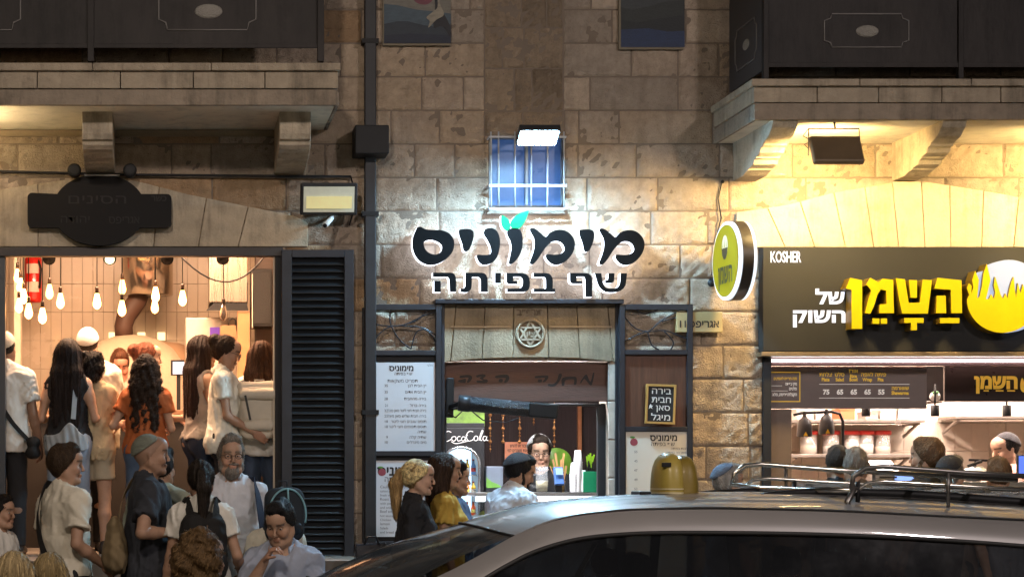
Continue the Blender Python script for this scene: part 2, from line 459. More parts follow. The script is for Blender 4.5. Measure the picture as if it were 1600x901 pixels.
def rail_frame(mm, cxp, cyp, w, h, Y, axis='x', X=None):
    c = .18; pts = [(-1 + c, -1), (1 - c, -1), (1 - c * .8, -.72), (1, -.6), (1, .6), (1 - c * .8, .72), (1 - c, 1), (-1 + c, 1), (-1 + c * .8, .72), (-1, .6), (-1, -.6), (-1 + c * .8, -.72)]
    q = []
    for u, v in pts + pts[:1]:
        q.append((PX(cxp + u * w, Y), Y, PZ(cyp - v * h, Y)) if axis == 'x' else (X, Y + u * w, PZ(cyp, Y) + v * h))
    mm.tube(q, .006, 6)
def medallion(mm, c, r, axis):
    sq = (1, .18, .52) if axis == 'x' else (.18, 1, .52)
    mm.sphere(c, r, 20, sq)

# left balcony
bal = thing('stone_balcony', 'wide stone balcony over the busy bakery with two long scrolled brackets below', 'balcony', (0, W, 4.2))
Yf = 13.58; zs = PZ(163, Yf)
m = MB(); m.box(XL, PX(524, Yf), Yf + .06, W - .002, zs, PZ(135, Yf)); m.build('slab', M_soffit, bal)
m = MB(); m.box(XL, PX(526, Yf), Yf + .02, Yf + .058, zs - .002, PZ(139, Yf)); m.box(PX(524, Yf) + .002, PX(526, Yf) + .02, Yf + .06, W - .003, zs - .002, PZ(139, Yf))
m.build('lower_band', mat('weathered_band', (.29, .235, .175), .85, bump=.5, vary=.25, vscale=4, stain=.6), bal, bevel=.004)
m = MB(); ed = [-620, -480, -350, -210, -80, 58, 188, 302, 414, 529]
for a, b in zip(ed[:-1], ed[1:]): m.box(PX(a, Yf) + .003, PX(b, Yf) - .003, Yf, Yf + .05, PZ(138, Yf), PZ(111.5, Yf))
m.box(PX(529, Yf) - .05, PX(529, Yf) - .003, Yf + .054, W - .003, PZ(138, Yf), PZ(111.5, Yf))
m.build('fascia', M_cap, bal, bevel=.004)
m = MB(); ed = [-600, -420, -240, -40, 145, 330, 532]
for a, b in zip(ed[:-1], ed[1:]): m.box(PX(a, Yf) + .002, PX(b, Yf) - .002, Yf - .035, W - .004, PZ(110, Yf - .035), PZ(98, Yf - .035))
m.build('cap', M_cap, bal, bevel=.006)
m = MB(); m.box(XL, PX(486), W - .04, W - .001, PZ(214), PZ(204.5)); m.build('wall_moulding', mat('dirty_moulding', (.22, .17, .11), .85, bump=.3), bal)
prof = [(0, 0), (.74, 0), (.74, -.16), (.725, -.20), (.69, -.205), (.69, -.215), (.70, -.235), (.66, -.262), (.58, -.272), (.57, -.282), (.52, -.30), (.40, -.308), (.38, -.318), (.30, -.335), (.0, -.345)]
M_corb = mat('bracket_stone', (.46, .39, .29), .8, bump=.45, bscale=50, vary=.2, stain=.55)
for a, b in ((-190, -143), (128, 176), (437, 486)): corbel(bal, a, b, W - .74, zs + .003, prof, M_corb)
Yr = 13.74
m = MB(); m.box(XL, PX(505, Yr), Yr, Yr + .012, PZ(74, Yr), ZT + .2); rail = m.build('railing_panel', M_panel, bal)
m = MB()
for px in (-170, 142, 501): m.box(PX(px - 5, Yr), PX(px + 5, Yr), Yr - .025, Yr + .03, PZ(97, Yr) , ZT + .2)
m.box(XL, PX(505, Yr), Yr - .014, Yr - .001, PZ(76, Yr), PZ(69, Yr)); m.build('rail_post', M_panel, rail, bevel=.003)
m = MB()
for c in (324, -44): m = MB(); rail_frame(m, c, 6, 76, 41, Yr - .004); m.build('rail_moulding', M_line, rail)
for c in (326, -44):
    m = MB(); medallion(m, P(c, 18, Yr), 22 / F * Yr, 'x'); m.build('medallion', M_med, rail)

# right balcony
bal = thing('stone_balcony', 'corner stone balcony with iron sheet railing over the bright yellow lit shop', 'balcony', (PX(1300), W, 4.1))
Yf = 13.60; zs = PZ(186, Yf); xe = PX(1177, Yf)
m = MB(); m.box(xe + .04, XR, Yf + .06, W - .002, zs, PZ(150, Yf)); m.build('slab', M_soffit, bal)
m = MB(); m.box(xe + .012, XR, Yf + .012, Yf + .058, zs - .002, PZ(161, Yf)); m.box(xe + .012, xe + .038, Yf + .06, W - .003, zs - .002, PZ(161, Yf))
m.build('lower_band', mat('weathered_band', None), bal, bevel=.004)
m = MB(); ed = [1177, 1277, 1373, 1472, 1564, 1660, 1760, 1860, 2000]
for a, b in zip(ed[:-1], ed[1:]): m.box(PX(a, Yf) + .003, PX(b, Yf) - .003, Yf, Yf + .05, PZ(160, Yf), PZ(135.5, Yf))
for i in range(2): m.box(xe + .003, xe + .045, Yf + .054 + i * .472, Yf + .522 + i * .472, PZ(160, Yf), PZ(135.5, Yf))
m.build('fascia', M_cap, bal, bevel=.004)
m = MB(); ed = [1172, 1341, 1515, 1690, 1860, 2010]
for a, b in zip(ed[:-1], ed[1:]): m.box(PX(a, Yf) + .002, PX(b, Yf) - .002, Yf - .035, W - .004, PZ(134, Yf - .035), PZ(123, Yf - .035))
m.build('cap', M_cap, bal, bevel=.006)
prof2 = [(0, 0), (.97, 0), (.94, -.05), (.86, -.10), (.74, -.13), (.735, -.145), (.69, -.15), (.66, -.185), (.58, -.20), (.57, -.21), (.53, -.215), (.50, -.245), (.40, -.258), (.39, -.268), (.33, -.272), (.25, -.29), (0, -.292)]
for a, b in ((1208, 1248), (1474, 1512), (1800, 1840)): corbel(bal, a, b, W - .97, zs + .003, prof2, M_corb)
Yr = 13.74; xr = PX(1193, Yr)
m = MB(); m.box(xr, XR, Yr, Yr + .012, PZ(104, Yr), ZT + .2); rail = m.build('railing_panel', M_panel, bal)
m = MB(); m.box(xr - .01, xr + .002, Yr + .014, W - .06, PZ(104, Yr) - .03, ZT + .2); side = m.build('railing_side_panel', mat('rail_sheet_side', (.07, .072, .078), .5, .3, vary=.25, vscale=3), bal)
m = MB()
for px in (1196, 1500, 1800): m.box(PX(px - 4, Yr), PX(px + 4, Yr), Yr - .022, Yr + .03, PZ(124, Yr), ZT + .2)
m.box(xr, XR, Yr - .014, Yr - .001, PZ(106, Yr), PZ(98, Yr)); m.build('rail_post', M_panel, rail, bevel=.003)
m = MB(); rail_frame(m, 1354, 48, 66, 26, Yr - .004); m.build('rail_moulding', M_line, rail)
for c in (1355,):
    m = MB(); medallion(m, P(c, 49, Yr), 18 / F * Yr, 'x'); m.build('medallion', M_med, rail)
m = MB(); medallion(m, (xr - .01, 14.12, PZ(70, 14.12)), .075, 'y'); m.build('medallion', M_med, side)
m = MB(); rail_frame(m, 0, 70, .26, .15, 14.12, 'y', xr - .013); m.build('rail_moulding', M_line, side)

# ================================================================ pipes, boxes, cables on the wall
M_black = mat('black_paint', (.014, .014, .015), .55, vary=.2, spec=.25)
M_dkmetal = mat('dark_metal', (.022, .023, .026), .45, 0, vary=.2, spec=.35)
t = thing('drainpipe', 'dark square drainpipe running down the wall left of the lit kiosk sign', 'drainpipe', P(578, 900, W - .1))
m = MB(); m.pbox(570, -351, 588, 900, W - .11, .07); m.pbox(566, 480, 571, 900, W - .05, .03); m.build('pipe', M_dkmetal, t, bevel=.008)
m = MB(); m.pbox(555, 195, 608, 240, W - .26, .24); m.build('junction_box', M_black, t, bevel=.008)
m = MB()
for y in (60, 330, 640): m = MB(); m.pbox(566, y, 592, y + 7, W - .115, .11); m.build('bracket', M_black, t)
m = MB(); m.tube([P(-300, 268, W - .05), P(0, 268, W - .05), P(200, 273, W - .05), P(420, 275, W - .05), P(548, 276, W - .05)], .010, 8)
m.tube([P(548, 276, W - .05), P(552, 290, W - .06), P(552, 330, W - .05), P(546, 352, W - .03)], .006, 6)
tag(m.build('conduit', M_black), 'thin dark conduit running level along the wall above the oval plaque', 'conduit')
for px in (116, 203):
    t = thing('spotlight', 'unlit round black spotlight at the %s top of the oval plaque' % ('left' if px < 150 else 'right'), 'spotlight', P(px, 268, W - .16), 0, 'spotlights over the oval plaque')
    m = MB(); m.lathe([(.03, .10), (.048, .09), (.052, 0), (.047, -.02), (.03, -.022)], P(px, 266, W - .2), 'y', 20); m.build('housing', M_black, t)
    m = MB(); m.bar(P(px, 260, W - .15), P(px, 266, W - .02), .02); m.build('bracket', M_black, t)
m = MB(); m.tube([P(1128, 284, W - .03), P(1122, 310, W - .03), P(1127, 340, W - .03), P(1119, 372, W - .03), P(1112, 430, W - .03)], .005, 6)
m.sphere(P(1129, 284, W - .03), .014, 10); tag(m.build('cable', M_black), 'thin black cable dangling beside the round yellow blade sign', 'cable')

# flood lights
def floodlight(label, corners, Yc, housing, face, hname, thick=.05, group=None):
    pass
t = thing('floodlight', 'brilliant white floodlight burning above the barred window', 'floodlight', P(841, 216, 14.1))
c = P(841, 216, 14.05); rot = Matrix.Rotation(R(-38), 3, 'X')       # face turned down and out over the pavement
def plate(cx, cy, cz, w, h, d, rot, off=0.):
    V = []
    for y in (-d / 2 + off, d / 2 + off):
        for x, z in ((-w / 2, -h / 2), (w / 2, -h / 2), (w / 2, h / 2), (-w / 2, h / 2)):
            V.append(Vector((cx, cy, cz)) + rot @ Vector((x, y, z)))
    return V, [(0, 1, 2, 3), (7, 6, 5, 4), (0, 4, 5, 1), (1, 5, 6, 2), (2, 6, 7, 3), (3, 7, 4, 0)]
tilt = Matrix.Rotation(R(40), 3, 'X')
# with no tilt the face looks at the street (-Y); tilting turns it down
def facing(deg): return Matrix.Rotation(R(deg), 3, 'X')
MB().add(*plate(*c, .30, .19, .05, facing(64), .028)).build('housing', M_dkmetal, t, bevel=.006)
MB().add(*plate(*c, .27, .155, .006, facing(64))).build('led_panel', glow('flood_led_white', (.42, .74, 1.0), 1200), t)
for dx, px in ((-.12, 819), (.12, 862)): m = MB(); m.bar(c + Vector((dx, .04, .05)), P(px, 200, W), .02, .02); m.build('bracket', M_dkmetal, t)

t = thing('floodlight', 'pale faced floodlight in a dark frame right of the long stone arch', 'floodlight', P(514, 312, 14.4))
c = P(514, 311.5, 14.36)
MB().add(*plate(*c, .425, .235, .06, facing(14), .034)).build('housing', M_dkmetal, t, bevel=.008)
MB().add(*plate(*c, .38, .19, .006, facing(14))).build('glass', mat('frosted_cream_glass', (.50, .51, .45), .25, coat=.5, emit=(.8, .78, .55), estr=.16), t)
MB().add(*plate(c.x, c.y - .012, c.z - .025, .34, .09, .006, facing(14))).build('reflector', mat('yellow_reflector', (.75, .68, .34), .3, emit=(.9, .78, .35), estr=.28), t)
m = MB(); m.bar(c + Vector((0, .05, 0)), P(514, 330, W), .03); m.build('bracket', M_dkmetal, t)
t = thing('security_camera', 'small white security camera under the cream floodlight', 'camera', P(513, 346, 14.4))
m = MB(); a = P(519, 340, 14.42); b = P(508, 352, 14.30); m.tube([a, a + (b - a) * .7, b], [.018, .020, .022], 12); m.build('body', mat('white_plastic', (.7, .7, .68), .4), t)
m = MB(); m.tube([b, b + (b - a) * .06], .016, 12); m.build('lens', M_black, t)
m = MB(); m.bar(a, P(520, 338, W), .016); m.build('bracket', mat('white_plastic', None), t)

def hung_flood(label, px, py, Yq, zsof, turn=150, lamp_m=None):
    t = thing('floodlight', label, 'floodlight', P(px, py + 1, Yq))
    c = P(px, py, Yq); rot = Matrix.Rotation(R(turn), 3, 'X')
    MB().add(*plate(*c, .36, .23, .05, rot, .028)).build('housing', mat('bronze_housing', (.16, .11, .06), .5, .3), t, bevel=.012)
    MB().add(*plate(*c, .33, .20, .006, rot)).build('led_panel', lamp_m or glow('flood_led_warm', (1.0, .68, .27), 270), t)
    m = MB(); zt = PZ(201, Yq)
    m.tube([c + Vector((-.19, 0, -.02)), Vector((c.x - .19, c.y, zt)), Vector((c.x + .17, c.y, zt)), c + Vector((.18, 0, -.02))], .006, 8)
    m.bar(Vector((c.x, c.y, zt)), Vector((c.x, c.y + .02, zsof)), .012); m.build('bracket', M_dkmetal, t)
    m = MB(); m.tube([Vector((c.x - .19, c.y, c.z + .03)), Vector((c.x - .22, c.y, c.z + .06)), Vector((c.x - .17, c.y, c.z + .09)), Vector((c.x - .23, c.y, c.z + .12)), Vector((c.x - .19, c.y, zt))], .004, 6); m.build('cord', M_black, t)
hung_flood('brown backed floodlight hanging under the corner balcony and lighting the arch', 1305, 239, 13.70, PZ(186, 13.60))
hung_flood('brown backed floodlight farther along under the corner balcony', 1735, 239, 13.70, PZ(186, 13.60))
hung_flood('brown backed floodlight under the far left end of the long balcony', -85, 240, 13.80, PZ(163, 13.58), 250, glow('flood_led_low', (1.0, .74, .40), 60))

# ================================================================ the two paintings
def painting(label, x0, x1, yb, ytop, shapes):
    t = thing('painting', label, 'painting', P((x0 + x1) / 2, yb, W - .05))
    m = MB(); m.pbox(x0, ytop, x1, yb, W - .045, .03); m.build('canvas', mat('canvas_edge', (.20, .17, .12), .8), t)
    m = MB(); mats_ = []
    for i, (colr, pts, sm) in enumerate(shapes):
        q = [(PX(x), PZ(y)) for x, y in (catmull(pts, 4) if sm else pts)]
        m.cur = len(mats_); mats_.append(mat('paint_' + label.split()[0] + '_%d' % i, colr, .55, bump=.3, bscale=60, vary=.25, vscale=14, stretch=(1, 1, 3)))
        m.prism([q], W - .047 - .0012 * i, W - .0465)
    m.build('painted_picture', mats_, t)
painting('wave blue canvas with a pale robed dark figure, hung high on the wall', 598, 704, 71, -70, [
    ((.16, .15, .125), [(599, 70), (703, 70), (703, -69), (599, -69)], 0),
    ((.16, .045, .065), [(645, 2), (652, 8), (664, 10), (674, 4), (676, -6), (660, -14), (648, -8)], 1),
    ((.055, .085, .11), [(599, 70), (599, 9), (620, 11), (650, 18), (680, 21), (703, 24), (703, 70)], 0),
    ((.022, .032, .045), [(599, 70), (599, 40), (620, 36), (636, 36), (660, 42), (680, 45), (703, 40), (703, 70)], 0),
    ((.012, .018, .035), [(599, 70), (599, 58), (640, 55), (703, 58), (703, 70)], 0),
    ((.012, .012, .016), [(672, -30), (686, -28), (684, 2), (686, 14), (693, 26), (702, 45), (703, 62), (690, 44), (676, 46), (678, 20), (678, 5)], 1),
    ((.26, .235, .18), [(682, -4), (687, 12), (692, 26), (680, 34), (668, 46), (670, 36), (665, 30), (674, 22), (682, 14)], 1)])
painting('dark green hills canvas above a flat blue sea, hung high on the wall', 967, 1068, 77, -70, [
    ((.035, .042, .045), [(968, 76), (1067, 76), (1067, -69), (968, -69)], 0),
    ((.022, .027, .026), [(968, 60), (968, 14), (985, 18), (1010, 13), (1035, 6), (1067, 2), (1067, 60)], 0),
    ((.012, .016, .018), [(968, 60), (968, 34), (995, 38), (1025, 32), (1067, 26), (1067, 60)], 0),
    ((.015, .032, .085), [(968, 76), (968, 49), (1010, 47), (1040, 52), (1067, 51), (1067, 76)], 0)])

# ================================================================ unseen building behind the photographer, added with glowing windows as fill light
op = thing('fill_light_building', 'unseen building added across the street with two glowing fill light windows', 'building', (2.5, -7.0, 0))
m = MB(); m.box(-9, 14, -7.3, -7.0, 0, 7.0); m.build('wall', mat('opposite_wall', (.25, .20, .15), .85, bump=.3), op)
for x0 in (-4.6, 2.2):
    m = MB()
    m.box(x0 - .08, x0 + 5.08, -6.998, -6.9, .42, .5); m.box(x0 - .08, x0 + 5.08, -6.998, -6.9, 3.0, 3.08); m.box(x0 - .08, x0, -6.998, -6.9, .5, 3.0); m.box(x0 + 5, x0 + 5.08, -6.998, -6.9, .5, 3.0)
    f_ = m.build('window_frame', M_dkmetal, op)
    m = MB(); m.box(x0, x0 + 5, -6.99, -6.96, .5, 3.0); m.build('fill_window', glow('fill_window_glow', (1.0, .82, .62), 2.6), op)
# ================================================================ raised kiosk sign (white lit bodies with black faces)
M_wlit = glow('lit_white_acrylic', (.84, .88, 1.0), 3.0)
M_bface = mat('black_sign_face', (.006, .006, .0065), .6, vary=.2, spec=.04)
M_green = mat('leaf_green_face', (.0, .16, .055), .5, emit=(0, .42, .22), estr=.25, spec=.2)
def zoomer(ox, oy, s): return lambda pts: [(ox + x / s, oy + y / s) for x, y in pts]
z4 = zoomer(630, 320, 5.815); z5 = zoomer(815, 320, 5.815)
YS = W - .135                                                            # letter faces stand this far out
def face_px(pts): return [(PX(x, YS), PZ(y, YS)) for x, y in pts]
kiosk_sign = thing('kiosk_sign', 'black Hebrew letters with glowing white sides and a green leaf over the kiosk door', 'sign', (PX(820), W, PZ(465)))
def letter(name, loops, facemat):
    """white lit body standing off the wall, thin dark face on it"""
    m = MB(); m.prism(loops, YS + .006, W - .055); o = m.build(name, M_wlit, kiosk_sign, smooth=False)
    m = MB(); m.prism(loops, YS, YS + .0055); m.build('letter_face', facemat, o, smooth=False, bevel=.001)
samekh = [[(130, 205), (160, 200), (210, 222), (280, 228), (350, 230), (420, 260), (460, 320), (462, 380), (440, 440), (380, 500), (300, 540), (225, 545), (150, 510), (105, 450), (85, 380), (88, 300), (110, 240)],
          [(187, 355), (200, 330), (250, 318), (310, 335), (350, 370), (345, 420), (300, 450), (245, 440), (203, 405)]]
letter('letter', [face_px(catmull(z4(q))) for q in samekh], M_bface)
yod = [(505, 235), (530, 222), (600, 220), (635, 240), (640, 290), (625, 350), (600, 405), (570, 425), (548, 410), (535, 350), (510, 280)]
letter('letter', [face_px(catmull(z4(yod)))], M_bface)
nun = [(735, 235), (770, 213), (820, 215), (860, 250), (880, 320), (875, 400), (850, 480), (800, 530), (730, 545), (690, 520), (668, 470), (680, 452), (730, 455), (780, 450), (800, 425), (790, 370), (760, 310), (735, 270)]
letter('letter', [face_px(catmull(z4(nun)))], M_bface)
vav = [(945, 240), (975, 215), (1040, 213), (1075, 250), (1087, 320), (1080, 400), (1050, 470), (1010, 520), (975, 540), (960, 525), (975, 450), (985, 390), (975, 330), (950, 280)]
letter('letter', [face_px(catmull(z4(vav)))], M_bface)
mem = [(75, 225), (95, 210), (130, 220), (180, 260), (218, 290), (255, 255), (310, 230), (380, 228), (440, 260), (480, 320), (482, 390), (450, 460), (390, 520), (320, 545), (265, 530), (228, 490), (220, 460), (240, 448), (300, 452), (350, 445), (385, 420), (390, 390), (370, 350), (330, 330), (280, 335), (235, 370), (195, 420), (150, 490), (110, 535), (85, 540), (75, 520), (100, 450), (118, 380), (115, 310), (90, 260)]
letter('letter', [face_px(catmull(z5(mem)))], M_bface)
letter('letter', [face_px(catmull(z5([(x + 20, y + 2) for x, y in yod])))], M_bface)
letter('letter', [face_px(catmull(z5([(x + 632, y + 3) for x, y in mem])))], M_bface)
letter('leaf_emblem', [face_px(catmull(z4([(895, 95), (930, 110), (960, 140), (975, 190), (965, 225), (935, 235), (905, 205), (890, 160)])))], M_green)
letter('leaf_emblem', [face_px(catmull(z4([(985, 212), (975, 160), (1010, 110), (1060, 75), (1120, 55), (1140, 60), (1120, 120), (1095, 170), (1060, 210), (1015, 222)])))], M_green)
def curve(a, c, b, n=5):
    a, c, b = (np.array(q, float) for q in (a, c, b))
    return [tuple((1 - t) ** 2 * a + 2 * t * (1 - t) * c + t * t * b) for t in np.linspace(0, 1, n)]
he_top = [(270, 615)] + curve((435, 615), (482, 618), (482, 690)) + [(482, 790), (425, 790)] + curve((420, 690), (418, 655), (400, 655)) + [(270, 655)]
small = [
    ('letter', z4, [he_top]), ('letter', z4, [[(282, 690), (342, 690), (342, 792), (282, 792)]]),
    ('letter', z4, [[(565, 615)] + curve((715, 615), (768, 620), (768, 690)) + [(768, 790), (705, 790)] + curve((705, 690), (702, 655), (675, 655)) + [(625, 655), (622, 740)] + curve((618, 760), (600, 796), (560, 795)) + [(522, 790), (522, 760), (550, 758), (565, 740)]]),
    ('letter', z4, [[(835, 618), (888, 618), (888, 712), (835, 712)]]),
    ('letter', z4, [[(940, 618)] + curve((1085, 618), (1152, 625), (1152, 705)) + curve((1150, 740), (1145, 790), (1090, 790)) + [(945, 790), (945, 760), (1050, 757)] + curve((1060, 756), (1088, 750), (1088, 700)) + curve((1088, 690), (1085, 652), (1050, 652)) + [(1000, 652), (1000, 690), (1035, 690), (1035, 720), (970, 719)] + curve((965, 718), (940, 716), (940, 690))]),
    ('letter', z5, [[(110, 618)] + curve((225, 618), (285, 622), (285, 700)) + [(283, 760), (305, 760), (305, 790), (110, 790), (110, 760), (222, 760)] + curve((222, 690), (220, 655), (200, 655)) + [(110, 655)]]),
    ('letter', z5, [[(440, 618)] + curve((585, 618), (642, 622), (642, 690)) + [(642, 835), (582, 835)] + curve((580, 690), (578, 652), (560, 652)) + [(500, 652), (500, 690), (550, 690), (550, 715), (475, 715)] + curve((470, 715), (440, 712), (440, 680))]),
    ('letter', z5, [[(665, 620), (725, 620), (735, 690)] + curve((740, 705), (750, 758), (800, 758)) + [(845, 758)] + curve((850, 758), (892, 750), (897, 690)) + [(901, 620), (958, 620), (952, 690)] + curve((945, 730), (915, 795), (830, 795)) + curve((800, 795), (720, 795), (690, 710))]),
    ('letter', z5, [[(790, 620), (845, 620), (842, 670)] + curve((840, 690), (835, 711), (800, 711)) + [(760, 712), (760, 685)] + curve((775, 684), (788, 680), (788, 660))])]
for nm, zf, loops in small: letter(nm, [face_px(zf(q)) for q in loops], M_bface)

# ================================================================ kiosk: folding iron door leaves with menus
M_iron = mat('black_iron', (.018, .020, .026), .4, 0, vary=.25, spec=.4)
M_paper = mat('menu_paper', (.60, .62, .66), .55, vary=.03, vscale=2)
M_paper2 = mat('cream_menu_paper', (.66, .62, .54), .55, vary=.04, vscale=2)
M_ink = mat('black_ink', (.012, .012, .014), .6)
M_grey_ink = mat('grey_ink', (.09, .09, .10), .6)
M_red = mat('pomegranate_red', (.30, .05, .07), .5); M_leaf = mat('pomegranate_leaf', (.08, .25, .04), .5)
M_woodp = mat('brown_wood_panel', (.095, .038, .020), .45, vary=.35, vscale=5, stretch=(6, 1, .6), bump=.15, bscale=14)
YD = W - .10
def door_leaf(label, x0, x1, y0, y1, bars):
    t = thing('iron_door_leaf', label, 'door leaf', P((x0 + x1) / 2, 1040, YD), 0, 'iron door leaves of the kiosk')
    m = MB(); w = 9
    m.pbox(x0, y0, x0 + w, y1, YD, .05); m.pbox(x1 - w, y0, x1, y1, YD, .05)
    m.pbox(x0 + w, y0, x1 - w, y0 + w, YD + .001, .048)
    for b in bars: m.pbox(x0 + w, b, x1 - w, b + 8, YD + .001, .048)
    m.build('frame', M_iron, t, bevel=.004)
    return t
leaf1 = door_leaf('black iron door leaf with twisted wire top and two white menu sheets', 572, 690, 475, 1040, (547, 704, 845))
m = MB(); m.pbox(581, 555, 681, 704, YD + .03, .015); m.pbox(581, 712, 681, 1040, YD + .03, .015); m.build('backing', M_black, leaf1)
leaf2 = door_leaf('black iron door leaf with twisted wire top and a brown wooden panel', 968, 1083, 475, 1040, (546, 666))
m = MB(); m.pbox(977, 554, 1074, 666, YD + .03, .012); m.build('wood_panel', M_woodp, leaf2)
m = MB(); m.pbox(977, 674, 1074, 1040, YD + .03, .015); m.build('backing', M_black, leaf2)
def wires(t, ox, pts):
    m = MB()
    for q in pts:
        q = [(ox + x, y) for x, y in q]; n = len(q)
        c = [q[0]] + q + [q[-1]]; path = []
        for i in range(1, n):
            for u in np.linspace(0, 1, 6, endpoint=False):
                p0, p1, p2, p3 = (np.array(c[i + j - 1], float) for j in range(4))
                path.append(.5 * (2 * p1 + (p2 - p0) * u + (2 * p0 - 5 * p1 + 4 * p2 - p3) * u * u + (3 * p1 - p0 - 3 * p2 + p3) * u ** 3))
        path.append(np.array(q[-1], float))
        m.tube([P(x, y, YD + .02) for x, y in path], .0055, 6)
    m.build('wire_scroll', M_iron, t)
wires(leaf1, 572, [[(6, 55), (30, 32), (50, 20), (90, 12)], [(8, 58), (28, 66), (62, 72), (78, 66), (110, 30)], [(34, 10), (36, 40), (48, 60), (70, 75)], [(70, 74), (66, 50), (80, 42), (100, 52), (108, 72)], [(28, 10), (50, 66), (90, 60), (112, 70)]] if False else
      [[(8, 545 - 8), (28, 515), (50, 509), (88, 512), (110, 524)], [(8, 505), (30, 509), (60, 507), (88, 494), (110, 486)], [(38, 484), (38, 505), (52, 530), (70, 545)], [(70, 545), (78, 520), (92, 515), (106, 528), (110, 544)], [(52, 509), (80, 500), (96, 484)]])
wires(leaf2, 968, [[(8, 495), (24, 512), (44, 518), (70, 516), (92, 524), (107, 530)], [(8, 533), (30, 522), (48, 516), (66, 500), (92, 486)], [(44, 518), (50, 538), (62, 546)], [(66, 502), (90, 496), (107, 498)], [(60, 484), (40, 490), (26, 484)], [(70, 517), (84, 534), (80, 546)]])
def pomegranate(m_red, m_leaf, px, py, r, Y):
    q = catmull([(px + r * math.cos(a) * (1 + .12 * math.sin(3 * a)), py + r * math.sin(a) * .95) for a in np.linspace(0, 6.283, 9)[:-1]], 3)
    m_red.prism([[(PX(x, Y), PZ(y, Y)) for x, y in q]], Y - .0008, Y)
    q = catmull([(px - r * .2, py - r * .9), (px - r * 1.1, py - r * 1.3), (px - r * .5, py - r * 1.5), (px + r * .3, py - r * 1.3)], 3)
    m_leaf.prism([[(PX(x, Y), PZ(y, Y)) for x, y in q]], Y - .0014, Y - .0008)
def menu(label, x0, y0, x1, y1, paper, heads, lines, fruit, parts):
    Y = YD + .012
    t = thing('menu_sheet', label, 'menu', P((x0 + x1) / 2, y1, Y))
    m = MB(); m.pbox(x0, y0, x1, y1, Y, .006); m.build('sheet', paper, t, bevel=.001)
    m = MB(); g2 = MB()
    for tx, px, py, h, al, bo in heads: text_into(m, tx, px, py, h, Y - .0012, al, bo)
    for tx, px, py, h, al in lines: text_into(g2, tx, px, py, h, Y - .0012, al, 0., width=60 if len(tx) > 21 else None)
    m.build('heading', M_ink, t)
    if g2.v: g2.build('small_print', M_grey_ink, t)
    if fruit:
        a, b = MB(), MB(); pomegranate(a, b, fruit[0], fruit[1], fruit[2], Y - .0006); a.build('fruit_emblem', M_red, t); b.build('fruit_leaf', M_leaf, t)
dr = ['יין הבית לבן', 'יין הבית אדום', 'בירה מהחבית', 'בירה ברזל', 'בירה חבית חצי ליטר סאן מיגל', 'בירה חבית שליש סאן מיגל', 'תוסס ענבים חצי ליטר', 'תוסס תפוחים חצי ליטר', 'שתיה', 'שתיה קלה', 'מים מינרלים']
pr = ['35', '35', '28', '21', '32', '25', '18', '18', '', '9', '10']
ys = [604, 614, 624.5, 635, 643, 651.5, 660, 668, 676, 684.5, 692.5]
menu('upper white drinks menu sheet with eleven priced lines on the iron leaf', 580.5, 566, 680, 709, M_paper,
     [('מימוניס', 646, 579, 8.5, 'r', .03), ('שף בפיתה', 644, 585.5, 4.5, 'r', 0.)],
     [('תפריט משקאות', 629, 597, 5, 'c')] + [(a, 666, y, 4.2, 'r') for a, y in zip(dr, ys)] + [(a, 606, y, 4, 'r') for a, y in zip(pr, ys) if a] + [('חלבי', 676, 572, 3.2, 'r')], None, 0)
lw = ['Cauliflower in pita', 'tahini and herbs', 'fresh vegetables', 'Roast lamb', 'with potato', 'and onion', 'Beef strips', 'hot sauce', 'Chicken', 'lemon', 'Salads', 'and bread']
menu('lower white menu sheet half hidden behind the woman in a headscarf', 583, 719, 690, 838, M_paper,
     [('מימוניס', 652, 742, 14, 'r', .03), ('שף בפיתה', 650, 752, 8, 'r', 0.)],
     [(a, 594, 762 + i * 6.4, 4.2 if i % 3 == 0 else 3.6, 'l') for i, a in enumerate(lw)], (597, 737, 6), 0)
rw = ['שווארמה בפיתה', 'אסאדו', 'כרובית צלויה עם טחינה', 'קבב', 'פרגית', 'שניצל', 'סביח', 'המבורגר', 'נקניקיה', 'סלט']
menu('cream menu sheet with a red fruit emblem under the chalkboard', 978, 672, 1081, 930, M_paper2,
     [('מימוניס', 1058, 688, 9.5, 'r', .03), ('שף בפיתה', 1054, 696, 6, 'r', 0.)],
     [('מנות בפיתה', 1074, 702, 3.6, 'r')] + [(a, 1074, 708 + i * 13, 3.4, 'r') for i, a in enumerate(rw)] + [('תוספות בשקל', 1076, 714 + i * 13, 2.6, 'r') for i in range(6)] + [(a, 996, 707 + i * 14.5, 3.6, 'r') for i, a in enumerate(['55', '45', '47', '49', '52', '48', '39'])] + [('כשר', 1078, 678, 3, 'r')], (990.5, 690, 6), 0)
